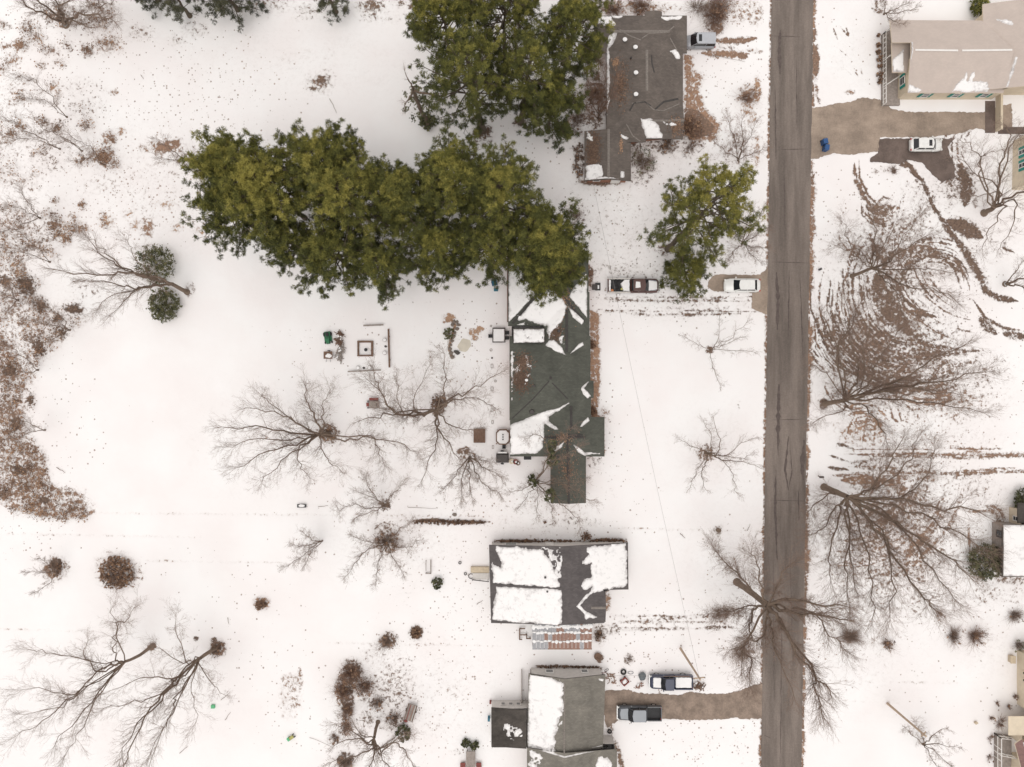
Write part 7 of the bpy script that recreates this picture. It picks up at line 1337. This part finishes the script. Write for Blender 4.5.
mb = MB(); mb.blob((0, 0, .12), (.45, .3, .28), 40, 7); o = mb.build('boulder', M['darkstone']); o.location = W(457.3, 352.5); o.rotation_euler.z = -.5; tag(o, 'dark boulder at the southern foot of the curved stone border', 'boulder')
PD = MB(); P = [(459, 343), (463, 338), (470, 340), (471, 346), (466, 352), (461, 351), (457, 347)]; P = [W(*p) for p in jitter(P, .3)]; PD.prism([(p.x, p.y) for p in P], -.08, .022); tag(PD.build('frozen_pond', pmat('thin_ice', (.60, .55, .46), .35, var=.1, scale=1)), kind='structure')
# stepping stones along the west wall
for i, (x, y, s_, l) in enumerate([(491, 326, .12, 0), (491, 350, .16, 0), (492, 358, .13, 1), (492, 366, .22, 2), (495.5, 381, .14, 0), (492, 389, .24, 2), (492, 410, .22, 2), (492.5, 422, .18, 2), (493, 447, .18, 2), (509, 316, .1, 0)][:9]):
    mb = MB(); (mb.torus((0, 0, .06), s_, .035, 12, 5) if l == 0 else (mb.blob((0, 0, .05), (s_, s_, .1), 3, 6) if l == 1 else [mb.box((0, sg * s_ * 1.2, .05), (s_ * 1.3, .05, .1)) for sg in (-1, 1)] + [mb.box((sg * s_ * .65, 0, .05), (.05, s_ * 2.3, .1)) for sg in (-1, 1)]))
    nm = ('planter_ring', 'stone', 'paver_edging')[l]; o = mb.build(nm, M['darkstone' if l == 1 else 'greywood']); o.location = W(x, y)
    lab = ['thin dark ring in the snow touching the square table\'s north-west corner', 'thin dark ring in the snow just below the square table', 'small dark stone in the row of pavers below the square table', 'rectangular paver outline level with the green roof\'s mottled patch', 'dark ring beside the tip of a long bare branch', 'rectangular paver outline just below the ring at the branch tip', 'rectangular paver outline half way between table and brown deck box', 'small paver outline just above the brown deck box', 'small paver outline between the eight-sided tub and the dark grill'][i]
    tag(o, lab, ('ring', 'stone', 'paver')[l], 'pavers along the west wall')
# patio tables and lidded tub
def table(name, px, py, sx, sy, topmat, label, cat, chairs, rim='fascia', z=.74, chairmat='black', snow=True, corner=.0, chair_label=''):
    root = empty(name, W(px, py), 0, label=label, cat=cat); x, y = sx / 2, sy / 2; c = corner; P = [(-x + c, -y), (x - c, -y), (x, -y + c), (x, y - c), (x - c, y), (-x + c, y), (-x, y - c), (-x, -y + c)] if c else [(-x, -y), (x, -y), (x, y), (-x, y)]
    mb = MB(); mb.prism(P, z - .06, z); mb.build('tabletop', M[rim], root)
    for sxx in (-1, 1):
        for syy in (-1, 1): mb = MB(); mb.box((sxx * (x - .15), syy * (y - .15), (z - .06) / 2), (.08, .08, z - .06)); mb.build('leg', M[rim], root)
    if snow: mb = MB(); k = .86; mb.frust([(a * k, b * k) for a, b in P], z, [(a * k * .93, b * k * .93) for a, b in P], z + .14); mb.build('snow', M['roof_snow'], root)
    for (cx, cy, rz, lb) in chairs:
        ch = empty('patio_chair', W(px, py) + Vector((cx, cy, 0)), rz, label=lb, cat='chair', group='dark patio chairs'); mb = MB(); mb.box((0, 0, .43), (.48, .48, .05)); mb.build('seat', M[chairmat], ch); mb = MB(); mb.box((0, -.25, .68), (.5, .05, .5)); mb.build('backrest', M[chairmat], ch)
        for a in (-1, 1):
            for b in (-1, 1): mb = MB(); mb.box((a * .2, b * .2, .2), (.04, .04, .41)); mb.build('leg', M[chairmat], ch)
    return root
table('patio_table', 499, 335.5, 1.75, 2.0, 'white', 'square snow-covered patio table west of the snowy flat dormer', 'table', [(-1.15, -.1, -1.57, 'dark patio chair on the west side of the square snowy table'), (1.1, .35, 1.57, 'dark patio chair between the square snowy table and the house, northern one'), (1.1, -.35, 1.57, 'dark patio chair between the square snowy table and the house, southern one')])
tb = table('hot_tub', 503, 436.5, 1.9, 2.1, 'grey', 'eight-sided table with a snowy top and three dark spots, near the west wing', 'table', [(.15, -1.3, 0, 'dark patio chair south of the eight-sided snowy table')], 'wood', .8, corner=.45)
tb.name = 'garden_table'
for k in (-1, 0, 1): mb = MB(); mb.tube((0, k * .32, .9), (0, k * .32, 1.02), .1, n=8); mb.build('knob', M['black'], tb)
r_ = empty('deck_box', W(479.5, 435.5), 0, label='brown slatted deck box left of the eight-sided snowy table', cat='deck box'); mb = MB()
mb.box((0, 0, .25), (1.55, 1.85, .5)); mb.build('body', M['wood'], r_); mb = MB()
for i in range(7): mb.box((-.68 + i * .227, 0, .53), (.2, 1.9, .05))
mb.build('lid', M['wood'], r_)
r_ = empty('grill', W(502.5, 457.5), 0, label='large dark-lidded grill with side knobs north-west of the bare wing tree', cat='grill'); mb = MB(); mb.frust([(-.7, -.5), (.7, -.5), (.7, .5), (-.7, .5)], .35, [(-.68, -.48), (.68, -.48), (.68, .48), (-.68, .48)], .85); mb.build('body', M['darkmetal'], r_)
mb = MB(); mb.frust([(-.7, -.5), (.7, -.5), (.7, .5), (-.7, .5)], .86, [(-.6, -.38), (.6, -.38), (.6, .38), (-.6, .38)], 1.05); mb.build('lid', M['darkmetal'], r_); mb = MB(); mb.box((0, .62, .86), (1.0, .16, .08)); mb.build('snowy_shelf', M['roof_snow'], r_)
for sy in (-.62, .78): mb = MB(); mb.blob((0, sy, .8), (.2, .09, .1), 2); mb.build('handle', M['black'], r_)
for a in (-.55, .55): mb = MB(); mb.box((a, 0, .18), (.1, .8, .36)); mb.build('leg', M['darkmetal'], r_)
r_.scale = (1.22, 1.22, 1.0)
for i, (x, y, m_, s_, l) in enumerate([(511.5, 461, 'cream', .36, 'pale plant pot next to the dark grill'), (515.5, 461.5, 'red', .36, 'red plant pot next to the pale one by the grill'), (518, 463, 'wood', .3, 'brown plant pot at the right end of the pots by the grill')]):
    r_ = empty('plant_pot', W(x, y), label=l, cat='plant pot', group='plant pots by the grill'); mb = MB(); mb.tube((0, 0, 0), (0, 0, .38), s_ * .7, s_, 12); mb.build('pot', M[m_], r_); mb = MB(); mb.blob((s_ * .2, 0, .38), (s_ * .35, s_ * .45, .08), i, 6); mb.build('snow', M['roof_snow'], r_)
mb = MB(); c = W(594, 287); r_ = boxthing('generator', 594.5, 287.5, (.7, .75, .6), 'darkmetal', 'dark metal box against the house wall behind the maroon pickup', 'box'); 
r_ = empty('trash_can', W(597.5, 287), label='small dark tray with snow inside behind the maroon pickup', cat='tray'); mb = MB(); mb.frust([(-.3, -.45), (.3, -.45), (.3, .45), (-.3, .45)], 0, [(-.36, -.52), (.36, -.52), (.36, .52), (-.36, .52)], .35); mb.build('body', M['black'], r_); mb = MB(); mb.box((0, -.05, .38), (.36, .5, .08)); mb.build('snow', M['roof_snow'], r_); r_.name = 'garden_tray'
r_ = boxthing('storage_chest', 590.5, 273.5, (.6, .7, .7), 'wood', 'brown wooden chest at the north-east corner of the green-roofed house', 'chest')
# west lawn oddments
def sled(px, py, rz, label):
    r = empty('garden_cart', W(px, py), rz, label=label, cat='cart'); mb = MB(); mb.box((0, 0, .3), (1.2, .45, .12)); mb.build('tray', M['black'], r)
    for x in (-.45, .45): mb = MB(); mb.torus((x, 0, .18), .13, .05, 12, 6, axis='y'); mb.build('wheel', M['rubber'], r)
    mb = MB(); mb.blob((0, .05, .38), (.4, .18, .08), 3); mb.build('snow', M['roof_snow'], r)
sled(302.3, 505.5, 0, 'little black cart alone on the snow left of the small trees')
def stick(px0, py0, px1, py1, label, r=.035, mat='bark'):
    a, b = W(px0, py0), W(px1, py1); c = (a + b) / 2; mb = MB(); n = 5; pts = [a.lerp(b, i / n) + Vector((rnd.uniform(-.05, .05), rnd.uniform(-.05, .05), .08)) for i in range(n + 1)]
    for i in range(n): mb.tube(pts[i], pts[i + 1], r * (1 - .1 * i), r * (.9 - .1 * i), 6)
    return tag(mb.build('fallen_branch', M[mat], None, (c.x, c.y, 0)), label, 'branch', 'fallen sticks on the snow')
for a in [(318, 506.5, 328, 505.5, 'short stick right of the little black cart'), (330, 99, 337, 113, 'thick stick below the brush pile at the top'), (408, 507.5, 436, 508.5, 'long thin board-like stick above the low hedge', .03, 'greywood'), (680, 533, 685, 538, 'short stick on the front lawn below the lone tree', .05), (747, 531, 750, 524, 'stick beside the kerb above the big kerbside tree'), (221, 700, 230, 692, 'forked stick right of the little green box'), (225, 720, 231, 712, 'faint stick below the forked one'), (180, 753, 188, 746, 'stick at the bottom edge between the big pair\'s branches'), (228, 617, 229, 624, 'upright-lying twig above the big brushy foot'), (310, 737, 335, 748, 'long thin curved stick beside the yellow-green toy', .02), (477, 604, 483, 600, 'crooked twig west of the snowy house'), (57, 467, 66, 473, 'tan twig at the edge of the brown wood', .04), (141, 75, 144, 79, 'tiny dark twig below the left conifers'), (712, 55, 745, 62, 'long tan stick south of the silver van', .03, 'greywood')]: stick(*a)
boxthing('plastic_box', 213.5, 706, (.5, .45, .3), 'lgreen', 'little green box on the snow beside the big tree pair', 'box')
r_ = empty('ride_on_toy', W(292, 736.5), .6, label='yellow and green toy at the foot of the leafy bed', cat='toy'); mb = MB(); mb.box((0, 0, .3), (.55, .4, .25)); mb.build('body', M['yellow'], r_)
mb = MB(); mb.box((-.42, .05, .35), (.3, .45, .3)); mb.build('seat', M['lgreen'], r_)
for x in (-.35, .35): mb = MB(); mb.torus((x, .2, .15), .11, .05, 10, 6, axis='y'); mb.torus((x, -.2, .15), .11, .05, 10, 6, axis='y'); mb.build('wheels', M['black'], r_)
mb = MB()
for (x, y, sx, sy) in ((-.32, .25, .06, 1.5), (.34, .1, .12, 1.9), (0, -.8, .74, .12)): mb.box((x, y, .25), (sx, sy, .12))
for x in (-.32, .34):
    for y in (-.75, .9): mb.box((x, y, .1), (.08, .08, .22))
o = mb.build('goal_frame', M['greywood']); o.location = W(428.5, 567); tag(o, 'small u-shaped frame lying open to the north, left of the dark bush', 'frame')
# ramp, hose and steps west of house C
r_ = empty('ramp', W(480, 573), 0, label='tan boarded ramp with a snowy landing at the west wall of the snowy house', cat='ramp'); mb = MB(); a = W(480, 573)
mb.box((0, W(0, 569).y - a.y, .25), (2.5, .75, .5)); mb.build('boards', M['tanwood'], r_); mb = MB(); mb.box((.1, W(0, 575.5).y - a.y, .2), (2.2, .85, .4)); mb.build('landing', M['siding'], r_); mb = MB(); mb.tube((-1.1, W(0, 578.5).y - a.y, .6), (1.25, W(0, 580.5).y - a.y, .6), .06, n=6)
for x in (-1, 0, 1.1): mb.tube((x, W(0, 579.5).y - a.y, 0), (x, W(0, 579.5).y - a.y, .6), .04, n=5)
mb.build('handrail', M['darkmetal'], r_)
for x, y, s_, l in ((471, 576, .32, 'dark hoop planter at the foot of the tan ramp'), (460, 562.5, .17, 'smallest broken ring on the snow north-west of the ramp'), (465.5, 573.5, .17, 'small ring on the snow just left of the hoop planter')):
    mb = MB(); mb.torus((0, 0, .15), s_, .05, 18, 6); o = mb.build('hoop', M['darkmetal']); o.location = W(x, y); tag(o, l, 'ring', 'rings by the ramp')
mb = MB(); mb.blob((0, 0, .1), (.3, .24, .2), 6); o = mb.build('stone', M['stone']); o.location = W(454.5, 514.5); tag(o, 'grey-brown stone just north of the thin hedge', 'stone')
mb = MB(); mb.tube((0, 0, 0), (0, 0, .45), .32, .28, 12); mb.torus((0, 0, .45), .24, .08, 12, 6); o = mb.build('tree_stump', M['bark']); o.location = W(718, 530); tag(o, 'lone dark stump on the front lawn near the kerbside tree', 'stump')
r_ = empty('trellis_bench', W(524, 633), 0, label='brown zigzag timber bench by the pergola\'s west end', cat='bench'); mb = MB()
for (x, y, sx, sy) in ((-.6, 0, .16, 1.5), (-.25, .75, .8, .14), (-.05, -.1, .9, .14), (.35, -.35, .14, .6), (-.45, -.72, .4, .14), (.65, -.6, .6, .14)): mb.box((x, y, .43), (sx, sy, .08))
mb.build('seat', M['wood'], r_); r_.name = 'timber_bench'
for x, y in ((-.6, .6), (-.6, -.6), (.3, -.1), (.8, -.6)): mb = MB(); mb.box((x, y, .2), (.1, .1, .4)); mb.build('leg', M['wood'], r_)
# between pergola and pickup
r_ = empty('plant_pot', W(597.5, 655.5), label='round brown pot on the snow south-east of the rusty pergola', cat='plant pot'); mb = MB(); mb.tube((0, 0, 0), (0, 0, .4), .38, .5, 14); mb.torus((0, 0, .4), .47, .06, 14, 6); mb.build('pot', M['wood'], r_); mb = MB(); mb.blob((-.05, -.3, .36), (.3, .18, .2), 7); mb.build('soil', M['wood'], r_)
tyre(623.3, 671.5, .18, .42, 'old black tyre lying flat north-west of the navy pickup')
mb = MB(); mb.torus((0, 0, .08), .33, .05, 16, 6); o = mb.build('hoop', M['metal']); o.location = W(630.5, 672.5); o.scale = (1.1, .6, 1); tag(o, 'thin pale hoop right of the old tyre', 'hoop')
r_ = empty('toy_wagon', W(624.3, 680.5), .7, label='red wagon frame heaped with snow below the old tyre', cat='wagon')
for (x, y, sx, sy) in ((0, .38, .95, .14), (0, -.38, .95, .14), (.42, 0, .14, .66), (-.42, 0, .14, .66)): mb = MB(); mb.box((x, y, .35), (sx, sy, .2)); mb.build('side', M['red'], r_)
mb = MB(); mb.blob((0, 0, .38), (.32, .28, .1), 8); mb.build('snow', M['roof_snow'], r_)
for x in (-.35, .35):
    for y in (-.35, .35): mb = MB(); mb.torus((x, y * 1.2, .16), .11, .05, 12, 6, axis='y'); mb.build('wheel', M['rubber'], r_)
mb = MB(); mb.blob((0, 0, .3), (.52, .6, .4), 12, 8, .15); o = mb.build('tarpaulin_heap', pmat('slate_tarpaulin', (.13, .145, .155), .6, var=.3)); o.location = W(642, 675.5); tag(o, 'slate-coloured tarp bundled over something in front of the navy pickup', 'tarp')
woodpile('debris_pile', 639.5, 685, .8, .5, 14, 4, 'small scatter of rusty scraps between tarp and driveway', .3, 'rust', .2, 'scrap'); woodpile('debris_pile', 611, 679, 1.0, 1.3, 18, 5, 'reddish odds and ends in the snow by the grey roof\'s north-east corner', .3, 'twig_red', .2, 'scrap')
r_ = empty('bicycle', W(603, 671), .5, label='red-wheeled bicycle leaning at the grey roof\'s north-east corner', cat='bicycle')
for x in (-.5, .5): mb = MB(); mb.torus((x, 0, .34), .30, .035, 18, 5, axis='y'); mb.build('wheel', M['rubber'], r_)
mb = MB(); [mb.tube(a, b, .03, n=6) for a, b in (((-.5, 0, .34), (-.1, 0, .34)), ((-.1, 0, .34), (.35, 0, .8)), ((-.15, 0, .82), (.35, 0, .8)), ((-.1, 0, .34), (-.18, 0, .9)), ((.5, 0, .34), (.33, 0, .95)), ((-.5, 0, .34), (-.15, 0, .78)))]; mb.build('frame', M['red'], r_); mb = MB(); mb.tube((.33, -.28, .97), (.33, .28, .97), .025, n=6); mb.build('handlebar', M['black'], r_); mb = MB(); mb.box((-.18, 0, .93), (.26, .14, .06)); mb.build('saddle', M['black'], r_)
tyre(609.5, 731, .14, .33, 'spoked-looking dark hoop by the grey-roofed house\'s south-east side'); woodpile('debris_pile', 606, 742, .6, 1.2, 14, 6, 'pile of grey scraps beside the house wall south of the driveway', 0, 'greywood', .3, 'scrap')
for i, (x, y, m_) in enumerate(((694.5, 684, 'wood'), (699, 686, 'wood'))): woodpile('log_pile', x + 2, y, 1.1, .7, 16, 20 + i, ['twiggy heap just behind the navy pickup\'s tailgate', 'dark twiggy heap nearest the driveway edge east of the navy pickup'][i], .6, m_, .3)
# narrow table with bushes, bottom edge
r_ = empty('potting_table', W(471, 758), 0, label='narrow grey potting table with reddish ends at the bottom edge', cat='table'); mb = MB(); mb.box((0, 0, .75), (1.25, 2.6, .07)); mb.build('tabletop', M['greywood'], r_)
for x in (-.5, .5):
    for y in (-1.1, 1.1): mb = MB(); mb.box((x, y, .36), (.1, .1, .72)); mb.build('leg', M['wood'], r_)
for sg, xx in ((-1, 'western'), (1, 'eastern')):
    b = empty('bench', W(471 + sg * 8, 765), 0, label='low reddish bench at the %s side of the grey potting table' % xx, cat='bench'); mb = MB(); mb.box((0, 0, .4), (.7, 1.0, .07)); mb.build('seat', M['red'], b); mb = MB(); mb.box((0, .3, .18), (.5, .1, .37)); mb.box((0, -.3, .18), (.5, .1, .37)); mb.build('legs', M['wood'], b)
gb('evergreen_bush', 466, 742, .62, .8, 420, 15, 'left of the two dark bushes above the grey potting table', bias=-.3); gb('evergreen_bush', 475, 744, .6, .8, 420, 16, 'right of the two dark bushes above the grey potting table', bias=-.3)
# cart in the thicket
r_ = empty('garden_cart', W(411, 711), -.3, label='weathered cart with red stripes tilted beside the brown thicket', cat='cart'); mb = MB(); mb.box((0, 0, .45), (1.25, 2.3, .1)); mb.build('bed', M['greywood'], r_)
for x, m_ in ((-.25, 'red'), (.2, 'rust'), (.42, 'siding')): mb = MB(); mb.box((x, 0, .53), (.10, 2.1, .05)); mb.build('slat', M[m_], r_)
for x in (-.6, .6): mb = MB(); mb.box((x, 0, .6), (.07, 2.3, .3)); mb.build('side_rail', M['wood'], r_)
mb = MB(); mb.blob((-.3, -1.25, .45), (.25, .18, .18), 3); mb.build('cushion', M['red'], r_)
for x in (-.55, .55): mb = MB(); mb.torus((x, .2, .25), .19, .06, 14, 6, axis='y'); mb.build('wheel', M['rubber'], r_)
for i, (x0, y0, x1, y1, r, l) in enumerate([(381, 748, 404, 731, .16, 'snow-whitened fallen log, the longer one beside the spidery tree'), (396, 737, 406, 724, .13, 'shorter snow-whitened log leaning towards the red-striped cart')]):
    a, b = W(x0, y0), W(x1, y1); root = empty('fallen_log', (a + b) / 2, label=l, cat='log', group='fallen logs by the spidery tree'); c = root.location; mb = MB(); mb.tube(a - c + Vector((0, 0, .2)), b - c + Vector((0, 0, .25)), r, r * .8, 9); mb.build('log', M['bark'], root); mb = MB(); mb.tube(a - c + Vector((0, 0, .28)), b - c + Vector((0, 0, .33)), r * .85, r * .6, 8); mb.build('snow', M['roof_snow'], root)
# boxes fixed near the annex, mailbox, small posts
mb = MB(); mb.box((0, 0, .45), (.3, .4, .9)); o = mb.build('meter_box', M['tealb']); o.location = W(489, 717); tag(o, 'small blue-grey box beside the dark flat roof\'s west wall', 'box')
mb = MB(); mb.box((0, 0, .3), (.25, .3, .6)); o = mb.build('planter_box', M['red']); o.location = W(490.5, 701); tag(o, 'little red planter at the dark flat roof\'s north-west corner', 'planter')
for x, y, l, m_ in ((819.5, 269.5, 'small dark plate on the road\'s east verge near the fan-branched tree', 'darkmetal'), (975, 722, 'tan garden marker on the open snow right of the pole', 'tanwood'), (545, 522, 'tiny dark stake in the snow south of the green roof', 'wood')):
    r_ = MB(); r_.box((0, 0, .16), (.35, .22, .3), .5); r_.box((0, 0, .34), (.4, .27, .05), .5); o = r_.build('ground_marker', M[m_]); o.location = W(x, y); tag(o, l, 'marker')
mbx = empty('mailbox', W(818, 476), 0, label='dark mailbox lying low in the verge north of the largest eastern tree', cat='mailbox'); mb = MB(); mb.box((0, 0, .5), (.1, .1, 1.0)); mb.build('post', M['wood'], mbx); mb = MB(); mb.box((0, 0, 1.1), (.5, .25, .25)); mb.tube((-.25, 0, 1.22), (.25, 0, 1.22), .125, n=12); mb.build('box', M['darkmetal'], mbx)
